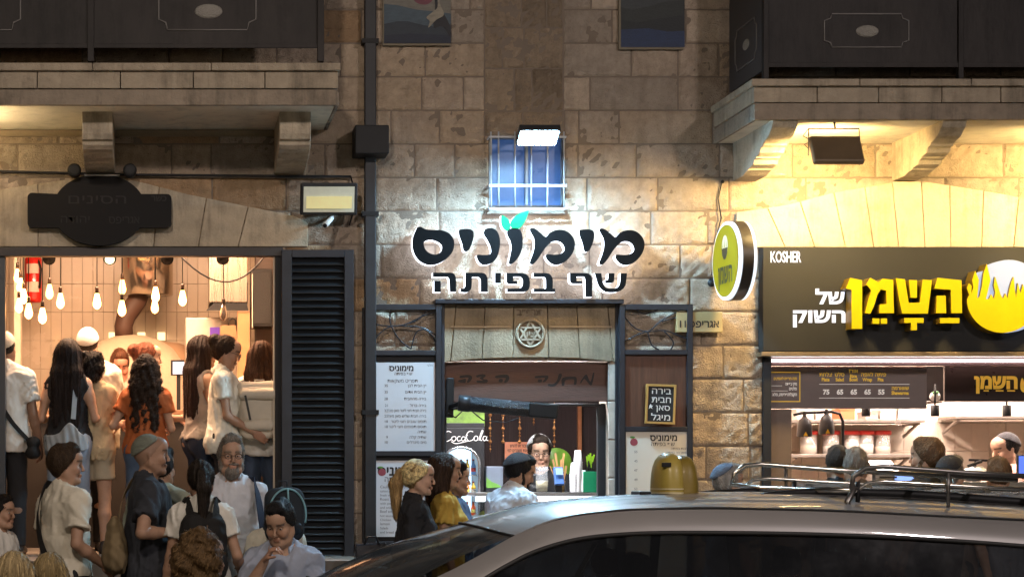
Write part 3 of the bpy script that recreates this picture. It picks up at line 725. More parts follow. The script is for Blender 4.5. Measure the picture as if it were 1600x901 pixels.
# chalkboard
Y = YD - .03; ck = thing('chalkboard', 'small yellow framed chalkboard hanging on the brown panel', 'chalkboard', P(1033, 662, Y))
tl = Matrix.Rotation(R(2.2), 3, 'Y'); c0 = P(1032.5, 631, Y)
def tilted(m): m.v = [tuple(c0 + tl @ (Vector(v) - c0)) for v in m.v]; return m
m = MB(); m.pbox(1009, 600, 1012.5, 662, Y, .02); m.pbox(1052.5, 600, 1056, 662, Y, .02); m.pbox(1012.5, 600, 1052.5, 603.5, Y, .02); m.pbox(1012.5, 658.5, 1052.5, 662, Y, .02)
tilted(m).build('frame', mat('pine_frame', (.48, .27, .07), .5), ck, bevel=.002)
m = MB(); m.pbox(1012, 603, 1053, 659, Y + .008, .008); tilted(m).build('slate', mat('slate', (.014, .014, .016), .7), ck)
m = MB()
for tx, y in (('בירה', 615), ('חבית', 628.5), ('סאן', 640.5), ('מיגל', 656)): text_into(m, tx, 1033 if tx != 'סאן' else 1036, y, 9.5 if tx != 'סאן' else 8.5, Y + .006, 'c', .008, width=30 if tx != 'סאן' else 22)
m.prism([[(PX(x, Y), PZ(y, Y)) for x, y in [(1015, 634), (1017, 631), (1019, 634), (1021, 633), (1019, 636), (1020, 639), (1017, 637), (1014, 639), (1015, 636)]]], Y + .0055, Y + .0065)
tilted(m).build('chalk_writing', mat('chalk', (.75, .74, .70), .8), ck)
# header frame of the kiosk
t = thing('iron_door_frame', 'thin black iron frame round the carved kiosk lintel', 'door frame', P(825, 1040, W - .05))
m = MB(); m.pbox(680, 467, 975, 474, W - .11, .10); m.pbox(690, 474, 695, 1040, W - .05, .04); m.pbox(962, 474, 967, 1040, W - .05, .04); m.build('frame', M_iron, t, bevel=.004)
# street name plate
t = thing('street_name_plate', 'small tan street name plate on the wall under the round blade sign', 'sign', P(1104, 520, W - .1))
m = MB(); m.pbox(1057, 487, 1129, 519, W - .09, .07); m.build('plate', mat('tan_plate', (.42, .33, .16), .5), t, bevel=.005)
m = MB(); text_into(m, 'אגריפס', 1124, 511, 11, W - .092, 'r', .02); text_into(m, '111', 1079, 511, 10, W - .092, 'r', .02); m.build('lettering', M_ink, t)

# ---- kiosk room
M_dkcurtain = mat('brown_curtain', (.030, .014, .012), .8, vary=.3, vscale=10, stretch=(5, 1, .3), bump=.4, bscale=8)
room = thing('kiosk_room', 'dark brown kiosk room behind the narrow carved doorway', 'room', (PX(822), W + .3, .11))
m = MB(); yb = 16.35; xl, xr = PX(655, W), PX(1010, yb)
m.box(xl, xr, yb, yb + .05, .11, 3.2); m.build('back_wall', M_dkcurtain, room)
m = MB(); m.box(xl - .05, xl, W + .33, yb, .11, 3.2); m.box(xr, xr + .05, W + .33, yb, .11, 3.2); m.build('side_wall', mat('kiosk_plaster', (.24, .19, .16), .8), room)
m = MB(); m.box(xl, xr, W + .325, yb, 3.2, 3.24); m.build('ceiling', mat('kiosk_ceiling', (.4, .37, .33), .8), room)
m = MB(); m.pbox(903, 630, 909, 704, 16.3, .04); m.build('pillar_trim', mat('copper_trim', (.45, .17, .07), .35, .3), room)
lb = thing('lintel_board', 'reddish brown board with worn hand painted Hebrew letters above the kiosk opening', 'sign', P(822, 625, W + .05))
m = MB(); m.pbox(694, 566, 951, 627, W + .04, .04); m.build('board', mat('painted_board', (.10, .048, .034), .6, vary=.3, vscale=4, stretch=(.6, 1, 5), bump=.2), lb, bevel=.004)
m = MB(); Yl = W + .038
zL = zoomer(700, 560, 3.7533)
for q in ([[(800, 100), (815, 95), (835, 135), (850, 85), (858, 88), (845, 150), (830, 152), (800, 118), (782, 142), (775, 138)]], [[(672, 112), (740, 105), (755, 118), (752, 150), (738, 150), (738, 122), (690, 125), (682, 155), (668, 155)]],
          [[(650, 90), (668, 92), (655, 130), (625, 162), (590, 160), (588, 148), (618, 148), (640, 125)]], [[(515, 102), (580, 98), (588, 112), (570, 135), (555, 135), (568, 112), (515, 114)]], [[(530, 122), (550, 122), (548, 138), (528, 136)]],
          [[(280, 100), (345, 92), (360, 115), (345, 138), (328, 138), (338, 112), (285, 114)]], [[(300, 120), (320, 120), (318, 138), (298, 136)]],
          [[(168, 98), (205, 90), (222, 100), (205, 118), (230, 122), (228, 140), (175, 140), (170, 128), (205, 128), (185, 114), (200, 104), (170, 110)]], [[(72, 100), (125, 95), (142, 112), (125, 138), (110, 136), (120, 110), (74, 114)]], [[(88, 120), (104, 118), (100, 142), (62, 135), (64, 126)]]):
    m.prism([[(PX(x, Yl), PZ(y, Yl)) for x, y in catmull(zL(q[0]), 3)]], Yl, Yl + .003)
m.build('hand_lettering', mat('worn_black_letters', (.015, .012, .012), .6), lb)
m = MB(); m.pbox(694, 630, 951, 634, W + .10, .05); m.pbox(694, 634, 698, 1040, W + .10, .05); m.pbox(934, 634, 951, 1040, W + .10, .05); tag(m.build('serving_hatch_frame', M_dkmetal, bevel=.004), 'dark metal frame round the bright kiosk hatch', 'frame')
# lamp inside the kiosk: a bright tube under the ceiling and one under the counter glass
t = thing('tube_lamp', 'cold white tube lamp behind the hand painted lintel board', 'lamp', (PX(815), 14.86, 2.4))
m = MB(); m.box(PX(720), PX(925), 14.80, 14.93, 2.42, 2.46); m.build('housing', mat('white_plastic', None), t)
m = MB(); m.box(PX(722), PX(923), 14.81, 14.92, 2.40, 2.418); m.build('diffuser', glow('kiosk_tube', (.95, .96, 1.0), 120), t)
# heater tube
t = thing('patio_heater', 'long slanting black mesh heater mounted across the kiosk opening', 'heater', P(790, 640, W - .25))
a, b = P(716, 629, W - .22), P(868, 643, W - .30)
d = (b - a)
m = MB(); m.tube([a, a + d * .12], [.058, .060], 22); m.build('end_cap', mat('ribbed_cap', (.06, .065, .075), .4, .5), t)
m = MB()
for i in range(9): m.tube([a + d * (.012 + i * .013), a + d * (.017 + i * .013)], .063, 22)
m.build('cooling_rib', M_dkmetal, t)
m = MB(); m.tube([a + d * .12, a + d * .74], .056, 22); m.build('tube', mat('mesh_tube', (.05, .055, .065), .45, .6, bump=.9, bscale=160, vary=.5, vscale=120), t)
m = MB(); m.bar(a + d * .72, b + d * .02, .12, .11); m.build('control_box', M_black, t, bevel=.012)
m = MB(); m.bar(P(703, 590, W - .03), P(702, 652, W - .03), .06, .05); m.bar(P(702, 636, W - .03), a + d * .04, .035); m.build('bracket', M_black, t, bevel=.008)
m = MB(); m.tube([P(700, 645, W - .1), P(712, 652, W - .14), P(722, 642, W - .18)], .005, 6); m.tube([P(735, 640, W - .2), P(755, 656, W - .16), P(790, 660, W - .16), P(812, 652, W - .2)], .005, 6); m.build('cord', M_black, t)

# drinks fridge
Yg = 15.55; fr = thing('drinks_fridge', 'black drinks fridge with white script logo and a lit arched door', 'fridge', P(725, 900, Yg))
M_fr = mat('fridge_black', (.014, .014, .016), .35)
x0, x1, yt = 672, 757, 668
m = MB(); z0 = .12
def rp(x, y): return (PX(x, Yg), PZ(y, Yg))
arch_p = [rp(690, 1000)] + [rp(720 + 29 * math.cos(a), 724 - 26 * math.sin(a)) for a in np.linspace(math.pi, 0, 13)] + [rp(749, 1000)]
m.prism([[rp(x0, yt), rp(x1, yt), rp(x1, 1035), rp(x0, 1035)], arch_p], Yg, Yg + .05)
m.box(PX(x0, Yg), PX(x1, Yg), Yg + .50, Yg + .55, PZ(1035, Yg), PZ(yt, Yg)); m.box(PX(x0, Yg), PX(x0 + 5, Yg), Yg + .051, Yg + .499, PZ(1035, Yg), PZ(yt, Yg)); m.box(PX(x1 - 5, Yg), PX(x1, Yg), Yg + .051, Yg + .499, PZ(1035, Yg), PZ(yt, Yg)); m.box(PX(x0, Yg), PX(x1, Yg), Yg + .001, Yg + .549, PZ(yt, Yg) + .001, PZ(yt, Yg) + .04)
m.build('body', M_fr, fr, bevel=.004)
m = MB(); m.tube([Vector((x, Yg - .004, z)) for x, z in arch_p], .012, 8); m.build('door_trim', mat('chrome_trim', (.55, .58, .62), .2, .9), fr)
m = MB(); m.box(PX(x0 + 6, Yg), PX(x1 - 6, Yg), Yg + .47, Yg + .49, PZ(1020, Yg), PZ(690, Yg)); m.build('lit_back', glow('fridge_light', (.60, .82, 1.0), 1.6), fr)
m = MB()
for y in (741, 773, 805, 840): m.box(PX(x0 + 6, Yg), PX(x1 - 6, Yg), Yg + .08, Yg + .46, PZ(y + 2, Yg), PZ(y, Yg))
m.build('shelf', mat('wire_shelf', (.6, .65, .7), .3, .5), fr)
cols_b = [(.8, .30, .03), (.75, .52, .05), (.8, .28, .03), (.65, .12, .03), (.7, .5, .1), (.15, .3, .6)]
bottle0 = {}
for row, (y, n) in enumerate(((741, 6), (773, 6), (805, 6))):
    for i in range(n):
        px = 696 + i * 9.6; z = PZ(y, Yg); ci = (i + row * 2) % 6
        c = Vector((PX(px, Yg), Yg + .14, z))
        h = 22 / F * Yg if row == 0 else 19 / F * Yg
        m = MB(); m.lathe([(.004, 0), (.019, .002), (.020, h * .6), (.017, h * .7), (.008, h * .86), (.008, h)], c, 'z', 12)
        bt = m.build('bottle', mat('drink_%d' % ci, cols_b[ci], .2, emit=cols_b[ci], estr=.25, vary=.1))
        tag(bt, ['orange', 'golden', 'tangerine', 'dark red', 'straw', 'blue'][ci] + ' drink bottle number'.replace(' number', '') + ' on the %s shelf of the lit fridge' % ['top', 'middle', 'lower'][row], 'bottle', 'bottles in the lit fridge')
        m = MB(); m.lathe([(.0205, h * .22), (.0205, h * .5)], c, 'z', 12, False); m.build('wrapper', mat('wrapper_%d' % (ci % 3), [(.9, .8, .2), (.85, .85, .8), (.7, .1, .1)][ci % 3], .4), bt)
        m = MB(); m.lathe([(.009, h), (.009, h + .012), (.001, h + .013)], c, 'z', 10); m.build('cap', mat('bottle_cap', (.7, .1, .08), .4), bt)
# script logo on the fridge head
def strokes(m, paths, Yq, w, conv):
    for q in paths:
        q = conv(q); n = len(q); c = [q[0]] + q + [q[-1]]; path = []
        for i in range(1, n):
            for u in np.linspace(0, 1, 5, endpoint=False):
                p0, p1, p2, p3 = (np.array(c[i + j - 1], float) for j in range(4))
                path.append(.5 * (2 * p1 + (p2 - p0) * u + (2 * p0 - 5 * p1 + 4 * p2 - p3) * u * u + (3 * p1 - p0 - 3 * p2 + p3) * u ** 3))
        path.append(np.array(q[-1], float))
        m.tube([Vector((PX(x, Yq), Yq, PZ(y, Yq))) for x, y in path], w, 6)
zl = lambda q: [(693 + x * .55, 670 + y * .40) for x, y in q]
m = MB()
strokes(m, [[(22, 12), (12, 8), (2, 20), (0, 38), (6, 48), (16, 44), (24, 36)], [(30, 28), (24, 32), (24, 42), (30, 46), (35, 40), (35, 31), (30, 28)], [(48, 29), (42, 29), (39, 38), (42, 46), (50, 42)], [(60, 30), (54, 30), (51, 40), (55, 46), (61, 40), (62, 30), (62, 44), (67, 45)],
            [(84, 10), (74, 8), (66, 20), (66, 36), (72, 46), (82, 42), (88, 34)], [(92, 26), (87, 32), (87, 42), (92, 45), (97, 40), (97, 30), (92, 26)], [(101, 44), (103, 30), (109, 6), (112, 8), (106, 30), (105, 42), (109, 44)], [(120, 28), (114, 29), (112, 39), (116, 45), (121, 40), (123, 28), (122, 42), (127, 44)],
            [(22, 48), (34, 56), (52, 52), (70, 46)], [(63, 25), (66, 24.5), (69, 24)]], Yg - .003, .0030, zl)
m.build('script_logo', glow('logo_white', (1, .92, .90), 1.3), fr)
# green lit poster above the fridge
m = MB(); m.pbox(640, 640, 757, 666, 16.0, .03)
gp = mat('green_poster', (.20, .36, .03), .4, vary=.8, vscale=5, emit=(.30, .50, .04), estr=.12)
tag(m.build('green_poster', gp), 'bright lime green leafy poster above the drinks fridge', 'poster')
# strings of beads
for px, y1 in ((766, 706), (812, 690), (834, 664), (866, 706), (786, 690)):
    m = MB(); y = 648; i = 0
    m.tube([P(px, 620, 16.2), P(px, y1, 16.2)], .003, 5)
    while y < y1:
        r = (.016, .008, .010, .007)[i % 4]; m.sphere(P(px, y, 16.2), r, 10); y += (7, 4.6, 5.2, 4)[i % 4]; i += 1
    tag(m.build('bead_string', mat('copper_bead', (.75, .33, .12), .25, .6)), {766: 'long bead string hanging next to the drinks fridge', 786: 'bead string hanging over the left edge of the orange notice', 812: 'copper bead string hanging above the orange notice', 834: 'shortest bead string, hanging over the server', 866: 'bead string hanging right of the white skullcap'}[px], 'bead string', 'copper bead strings in the kiosk')
# notice
t = thing('notice', 'orange notice with three black Hebrew lines behind the kiosk server', 'notice', P(812, 720, 16.3))
m = MB(); m.pbox(789, 690, 836, 722, 16.25, .02); m.build('card', mat('orange_card', (.75, .26, .13), .5), t)
m = MB(); text_into(m, 'אין למכור או להגיש', 833, 698, 4.6, 16.247, 'r', .02, width=36); text_into(m, 'משקאות משכרים למי', 833, 705.5, 4.6, 16.247, 'r', .02, width=40); text_into(m, 'שלא מלאו לו 18', 832, 713, 4.8, 16.247, 'r', .02, width=32); m.build('lettering', M_ink, t)
# counter
Yc = 14.98; ct = thing('serving_counter', 'kiosk counter with a steel top over a lit glass display', 'counter', P(830, 1040, Yc))
zc = PZ(769, Yc)
m = MB(); m.box(PX(742, Yc), PX(938, Yc), Yc - .02, Yc + .55, zc - .025, zc); m.build('top', mat('brushed_steel', (.55, .55, .56), .3, .9, vary=.1, stretch=(.3, 1, 8)), ct, bevel=.004)
m = MB(); m.box(PX(742, Yc), PX(938, Yc), Yc + .05, Yc + .5, .12, zc - .25); m.build('base', mat('counter_front', (.45, .47, .5), .4), ct)
m = MB(); m.box(PX(745, Yc), PX(932, Yc), Yc + .02, Yc + .05, PZ(783, Yc), PZ(775, Yc)); m.build('light_strip', glow('counter_strip', (.95, .93, 1.0), 5), ct)
m = MB(); m.box(PX(742, Yc), PX(938, Yc), Yc, Yc + .006, zc - .25, zc - .026); m.build('display_glass', mat('display_glass', (.9, .95, .97), .05, trans=1., vary=.01), ct)
M_food = mat('salad_food', (.25, .28, .08), .7, vary=.6, vscale=30, bump=.8)
for i in range(4):
    t = thing('food_tray', ['chopped salad tray left of the lit counter glass', 'pickle tray by the middle of the lit counter glass', 'herb tray beside the pickles in the counter glass', 'pepper tray at the right of the counter glass'][i], 'tray', (PX(770 + i * 40, Yc), Yc + .25, zc - .2))
    m = MB(); m.box(PX(754 + i * 40, Yc), PX(790 + i * 40, Yc), Yc + .1, Yc + .45, zc - .245, zc - .18); m.build('dish', mat('brushed_steel', None), t, bevel=.006)
    m = MB(); m.sphere((PX(772 + i * 40, Yc), Yc + .27, zc - .18), .08, 12, (1, 1.6, .5)); m.build('salad', mat('salad_%d' % i, [(.25, .30, .06), (.5, .10, .03), (.12, .25, .03), (.55, .30, .05)][i], .6, vary=.5, vscale=40, bump=1.), t)
# things on the counter
M_cup = mat('white_cup', (.75, .76, .80), .35)
def cup_stack(px, ytop, label):
    t = thing('cup_stack', label, 'cups', (PX(px, Yc + .1), Yc + .1, zc), 0, 'stacks of white paper cups')
    m = MB(); z = zc; n = int((PZ(ytop, Yc + .1) - zc - .09) / .012); prof = []
    for i in range(n): prof += [(.034, i * .012), (.037, i * .012 + .010), (.034, i * .012 + .0115)]
    h = n * .012; prof += [(.034, h), (.024, h + .09), (.001, h + .09)]
    m.lathe(prof, (PX(px, Yc + .1), Yc + .1, zc + .001), 'z', 18); m.build('nested_cups', M_cup, t)
cup_stack(903, 703, 'tallest tapering stack of white paper cups on the kiosk counter'); cup_stack(897, 720, 'middle stack of white paper cups left of the tallest'); cup_stack(910, 733, 'shortest stack of white paper cups next to the green box')
t = thing('green_box', 'green napkin box holding black cutlery on the kiosk counter', 'box', (PX(924, Yc + .12), Yc + .12, zc))
m = MB(); m.box(PX(914, Yc), PX(936, Yc), Yc + .06, Yc + .18, zc, PZ(736, Yc)); m.build('box', mat('green_plastic', (.01, .26, .12), .4), t, bevel=.004)
m = MB(); r3 = random.Random(3)
for i in range(14):
    a = Vector((PX(916 + r3.random() * 18, Yc), Yc + .08 + r3.random() * .08, PZ(738, Yc))); m.bar(a, a + Vector((r3.uniform(-.02, .02), 0, r3.uniform(.06, .10))), .008)
m.build('cutlery', M_black, t)
m = MB()
for i in range(5): a = Vector((PX(924 + i, Yc), Yc + .12, PZ(730, Yc))); m.bar(a, a + Vector((.01 * i - .01, 0, .09 + .012 * (i % 3))), .012, .004)
m.build('green_tongs', mat('lime_plastic', (.25, .5, .02), .4), t)
t = thing('card_terminal', 'blue card payment terminal standing on the kiosk counter', 'card terminal', (PX(877, Yc), Yc + .1, zc))
m = MB(); m.add(*plate(PX(877, Yc), Yc + .1, (PZ(729, Yc) + PZ(758, Yc)) / 2, .075, .15, .03, facing(-25))); m.build('body', mat('blue_plastic', (.04, .12, .35), .4), t, bevel=.006)
m = MB(); m.add(*plate(PX(877, Yc), Yc + .078, PZ(736, Yc), .055, .055, .004, facing(-25))); m.build('screen', glow('terminal_screen', (.35, .55, .9), .8), t)
m = MB()
for i in range(4):
    for j in range(3): m.add(*plate(PX(872 + j * 5, Yc), Yc + .09 + .004 * i, PZ(746 + i * 3.6, Yc), .013, .009, .006, facing(-25)))
m.build('keypad', mat('grey_key', (.4, .42, .45), .5), t)
m = MB(); m.box(PX(872, Yc), PX(882, Yc), Yc + .09, Yc + .12, zc, PZ(757, Yc)); m.build('stand', M_black, t)
t = thing('tip_jug', 'clear plastic jug with pale liquid on the kiosk counter', 'jug', (PX(849, Yc), Yc + .05, zc))
m = MB(); cc = (PX(849, Yc), Yc + .06, zc + .001); m.lathe([(.042, 0), (.048, .03), (.050, .10), (.044, .14), (.052, .20), (.05, .20), (.042, .14), (.047, .10), (.045, .03), (.001, .006)], cc, 'z', 20, False); m.build('body', mat('clear_jug', (.75, .8, .85), .1, alpha=.16, vary=.02), t)
m = MB(); m.lathe([(.043, .008), (.046, .09), (.001, .09)], cc, 'z', 18); m.build('liquid', mat('pale_lemonade', (.6, .55, .35), .2), t)
m = MB(); c_ = Vector(cc); m.tube([c_ + Vector((-.045, 0, .14)), c_ + Vector((-.085, 0, .13)), c_ + Vector((-.088, 0, .06)), c_ + Vector((-.048, 0, .04))], .007, 8); m.build('handle', mat('clear_jug', None), t)
t = thing('utensil_pot', 'pot of wooden spoons and sticks on the kiosk counter', 'pot', (PX(886, Yc + .2), Yc + .25, zc))
m = MB(); m.lathe([(.03, 0), (.04, .09), (.034, .09), (.028, .01)], (PX(886, Yc), Yc + .25, zc + .001), 'z', 16); m.build('pot', mat('brass_pot', (.35, .22, .08), .4, .5), t)
m = MB()
for i in range(7): a = Vector((PX(886, Yc) + .004 * (i - 3), Yc + .25, zc + .05)); m.bar(a, a + Vector((.018 * (i - 4), 0, .16 + .05 * (i % 3))), .014, .008)
m.build('spoon', mat('beech_wood', (.45, .24, .09), .6), t)
t = thing('woven_fan', 'round green plate leaning behind the card terminal', 'plate', P(869, 748, 16.1))
m = MB(); m.lathe([(.001, -.004), (.13, -.004), (.135, 0), (.13, .006), (.001, .006)], P(869, 724, 16.12), 'y', 28); m.build('disc', mat('green_plate', (.20, .42, .04), .4, vary=.3), t)
m = MB(); m.bar(P(869, 735, 16.14), P(869, 1005, 16.2), .02); m.build('stand', M_black, t)
t = thing('crate', 'grey plastic crate with green leaves beside the fridge', 'crate', P(773, 760, 15.6))
m = MB(); m.pbox(760, 728, 786, 762, 15.5, .3); m.pbox(760, 762, 786, 1020, 15.52, .26); m.build('box', mat('grey_blue_plastic', (.14, .17, .22), .5), t, bevel=.006)
m = MB(); m.prism([[(PX(x, 15.49), PZ(y, 15.49)) for x, y in [(760, 745), (768, 752), (778, 756), (785, 761), (760, 762)]]], 15.488, 15.499); m.build('leaf_print', mat('leaf_print', (.12, .30, .05), .5, vary=.4), t)

# ================================================================ blade sign
bs = thing('blade_sign', 'round yellow and white blade sign standing out from the wall', 'sign', (PX(1140), W - .45, PZ(470)))
# a disc standing across the wall, turned a little towards the street
cB = P(1143.5, 407.5, 14.18); nrm = Vector((-1, -.06, 0)).normalized(); ux = Vector((nrm.y, -nrm.x, 0)) * -1; uz = Vector((0, 0, 1))
if ux.y > 0: ux = -ux                                                      # ux points to the street
def disc(m, r0, r1, d0, d1, n=48):
    V = []
    for d in (d0, d1):
        for r in (r0, r1):
            V += [cB + nrm * d + (ux * math.cos(a) + uz * math.sin(a) * 1.0) * r for a in np.linspace(0, 2 * math.pi, n, endpoint=False)]
    q = lambda a, b: [(a * n + i, a * n + (i + 1) % n, b * n + (i + 1) % n, b * n + i) for i in range(n)]
    m.add(V, q(0, 1) + q(3, 2) + q(2, 0)); return m.add(V, q(1, 3), True)
RB = 62 / F * 14.18
m = MB(); disc(m, .001, RB, .02, -.06); m.build('rim', mat('dark_rim', (.03, .025, .02), .35), bs)
m = MB(); disc(m, .001, RB - .004, .045, .021); m.build('white_ring', glow('blade_white', (.85, .92, 1.0), 1.0), bs)
m = MB(); disc(m, .001, RB * .90, .052, .0455); m.build('yellow_face', mat('blade_yellow', (.23, .175, .004), .6, spec=.15, emit=(.50, .40, .01), estr=.24), bs)
m = MB(); disc(m, .001, RB - .004, -.061, -.085); m.build('white_ring', glow('blade_white', None, 0), bs)
def on_blade(m, V2, Fc, d):                       # (u right as read from the left side, v up)
    m.add([cB + nrm * d + ux * u + uz * v for u, v in V2], Fc)
m = MB(); V, Fc = text_geo('השמן', .03); w = V[:, 0].max() - V[:, 0].min(); s = .30 / w
sgn = 1.0
V2 = [((x - V[:, 0].mean()) * s * sgn + .0, y * s * 1.45 - .16) for x, y in V]; on_blade(m, V2, Fc, .054); m.build('lettering', mat('blade_black', (.02, .02, .01), .4), bs)
m = MB(); q = [(.062 * math.cos(a) , .105 + .085 * math.sin(a)) for a in np.linspace(0, 2 * math.pi, 28, endpoint=False)]
on_blade(m, q, [tuple(range(28))], .053); m.build('dome_emblem', glow('blade_pale', (.8, .78, .6), .7), bs)
m = MB(); q = [(.062 * math.cos(a), .095 + .085 * math.sin(a)) for a in np.linspace(math.pi, 2 * math.pi, 16)]; on_blade(m, q, [tuple(range(16))], .0545); m.build('bowl_emblem', mat('blade_black', None), bs)
m = MB()
for i in range(3):
    q = [(-.045 + i * .035, .10), (-.03 + i * .035, .10), (-.035 + i * .035, .165 - .02 * abs(i - 1))]; on_blade(m, q, [(0, 1, 2)], .0540)
m.build('flame_emblem', mat('blade_yellow', None), bs)
m = MB(); m.tube([P(1110, 437, W), cB + Vector((-.0, .15, -.10))], .014, 10); m.lathe([(.03, 0), (.03, -.03)], P(1111, 442, W), 'y', 14); m.build('arm', M_dkmetal, bs)

# ================================================================ big shop sign
YF = W - .12
M_fascia = mat('olive_grey_sheet', (.036, .037, .038), .85, 0, spec=.1, vary=.08, vscale=2)
ss = thing('shop_sign', 'long olive grey shop sign with deep yellow Hebrew letters and a flaming bowl', 'sign', P(1500, 550, YF))
m = MB(); m.pbox(1192, 386, 2080, 549, YF, .14); m.build('fascia', M_fascia, ss, bevel=.006)
m = MB(); m.pbox(1190, 549.5, 2080, 556, YF - .02, .16); m.build('lower_edge', mat('sign_edge', (.25, .19, .12), .4, .4), ss, bevel=.004)
zs_ = zoomer(1080, 320, 3.077)
YL = YF - .13
def lf(pts): return [(PX(x, YL), PZ(y, YL)) for x, y in pts]
M_ylit = mat('yellow_face_lit', (.40, .31, .0), .5, emit=(.80, .58, .0), estr=.42, spec=.2)
M_ydark = mat('yellow_side', (.16, .10, .01), .4)
def ylet(loops, name='letter'):
    m = MB(); m.prism(loops, YL + .008, YF - .001); o = m.build(name, M_ydark, ss, smooth=False)
    m = MB(); m.prism(loops, YL, YL + .0075); m.build('letter_face', M_ylit, o, smooth=False, bevel=.0015)
for q in ([(765, 350), (822, 362), (822, 595), (772, 595), (772, 408), (745, 402)],
          [(862, 350), (885, 362), (900, 372), (922, 354), (972, 360), (975, 520), (905, 520), (908, 478), (940, 476), (938, 412), (912, 406), (896, 432), (878, 490), (862, 522), (836, 520), (850, 462), (866, 412), (846, 384), (838, 388)],
          [(985, 352), (1028, 357), (1046, 470), (1100, 470), (1114, 358), (1158, 362), (1150, 430), (1138, 522), (1015, 522), (1000, 450)],
          [(1048, 360), (1086, 362), (1086, 446), (1056, 446)],
          [(1185, 350), (1300, 362), (1303, 520), (1252, 520), (1250, 408), (1170, 402)], [(1182, 436), (1224, 436), (1226, 520), (1178, 520)],
          [(873, 545), (905, 545), (905, 571), (873, 571)], [(913, 545), (942, 545), (942, 571), (913, 571)],
          [(1025, 543), (1118, 543), (1118, 566), (1086, 566), (1086, 602), (1058, 602), (1058, 566), (1025, 566)], [(1197, 543), (1290, 543), (1290, 568), (1197, 568)]):
    ylet([lf(zs_(q))])
# the flaming bowl
cxp, cyp = zs_([(1536, 436)])[0]; rp_ = 174 / 3.077
m = MB(); m.prism([lf([(cxp + rp_ * math.cos(a), cyp + rp_ * math.sin(a)) for a in np.linspace(0, 2 * math.pi, 48, endpoint=False)])], YL + .03, YF - .001)
m.build('dome_emblem', glow('dome_lit', (.66, .76, 1.0), .55), ss, smooth=False)
bowl = [(1328, 453)] + [(1497 + 170 * math.cos(a), 452 + 162 * math.sin(a)) for a in np.linspace(math.pi, 0, 30)][1:]
fl = [(1667, 452), (1640, 452), (1625, 440), (1620, 395), (1606, 420), (1596, 380), (1584, 425), (1572, 375), (1562, 452), (1551, 345), (1540, 372), (1532, 400), (1522, 452), (1512, 425), (1500, 452), (1488, 430), (1462, 345), (1456, 385), (1464, 420), (1456, 452), (1444, 430), (1432, 452), (1418, 452), (1440, 360), (1422, 283), (1406, 330), (1398, 395), (1388, 440), (1376, 450), (1384, 360), (1366, 316), (1352, 360), (1358, 400), (1346, 425), (1350, 390), (1336, 376), (1326, 400), (1338, 432)]
ylet([lf(zs_(bowl + fl[1:]))], 'bowl_emblem')
m = MB(); Yt = YF - .003
for tx, x, y, h, w_, al, bo in (('של', 1320, 474, 20, 46, 'r', .035), ('השוק', 1321, 503, 20, 82, 'r', .035), ('KOSHER', 1204, 409.5, 16.5, 48, 'l', .022)): m = MB(); text_into(m, tx, x, y, h, Yt, al, bo, width=w_); m.build('white_lettering', glow('white_letter_lit', (.88, .90, 1.0), 1.05), ss)


# ================================================================ bright shop room
M_tile = mat('cream_tile', (.68, .58, .48), .3, vary=.08, vscale=3, coat=.2)
M_grout = mat('grout', (.30, .22, .16), .9)
yb = 16.9
def tiled(mt, mg, x0, x1, z0, z1, y, tw, th, room_, name='tiled_back_wall', stagger=False):
    m = MB(); m.box(x0, x1, y + .012, y + .05, z0, z1); m.build('grout', mg, room_)
    m = MB(); r = random.Random(1)
    z = z0; row = 0
    while z < z1:
        x = x0 - (tw / 2 if stagger and row % 2 else 0)
        while x < x1:
            d = r.uniform(-.0007, .0007); a, b = max(x, x0), min(x + tw, x1)
            if b - a > .01: m.add([(a + .002, y + d, z + .002), (b - .002, y + d, z + .002), (b - .002, y - d, min(z + th, z1) - .002), (a + .002, y - d, min(z + th, z1) - .002), (a, y + .013, z), (b, y + .013, z), (b, y + .013, z + th), (a, y + .013, z + th)], [(0, 1, 2, 3), (0, 4, 5, 1), (1, 5, 6, 2), (2, 6, 7, 3), (3, 7, 4, 0)])
            x += tw
        z += th; row += 1
    return m.build(name, mt, room_, smooth=False)
rm = thing('shawarma_shop_room', 'bright cream tiled shop room below the olive sign', 'room', (PX(1500), W + .35, .11))
xl, xr = PX(1193), 9.6
tiled(M_tile, M_grout, xl - .3, xr, .3, 3.6, yb, .15, .25, rm)
m = MB(); m.box(xl - .06, xl - .01, W + .33, yb, .11, 3.6); m.box(xr, xr + .05, W, yb, .11, 3.6); m.build('side_wall', mat('cream_paint', (.45, .36, .28), .7), rm)
m = MB(); m.box(xl - .3, xr, W + .33, yb, 3.6, 3.65); m.build('ceiling', mat('ceiling_paint', (.55, .5, .45), .8), rm)
m = MB(); m.pbox(1193, 556, 1205, 1040, W - .04, .05); m.build('door_post', M_dkmetal, rm)
t = thing('led_strip', 'long glowing white strip lamp under the olive shop sign', 'lamp', P(1500, 566, W + .05))
m = MB(); m.pbox(1205, 556.5, 2060, 571, W + .10, .05); m.build('channel', mat('plum_channel', (.20, .12, .12), .5), t)
m = MB(); m.pbox(1206, 561.5, 2058, 565, W + .092, .007); m.build('diffuser', glow('strip_lit', (1.0, .93, .93), 11), t)
for i, x in enumerate((4.9, 6.1, 7.4, 8.7)):
    t = thing('ceiling_panel', 'square ceiling panel lamp, %s one from the shop post' % ['first', 'second', 'third', 'fourth'][i], 'lamp', (x, 15.8, 3.55), 0, 'ceiling panels of the bright shop')
    m = MB(); m.box(x - .3, x + .3, 15.5, 16.1, 3.56, 3.598); m.build('housing', mat('white_plastic', None), t)
    m = MB(); m.box(x - .28, x + .28, 15.52, 16.08, 3.552, 3.559); m.build('diffuser', glow('panel_lit', (1.0, .78, .66), 150), t)
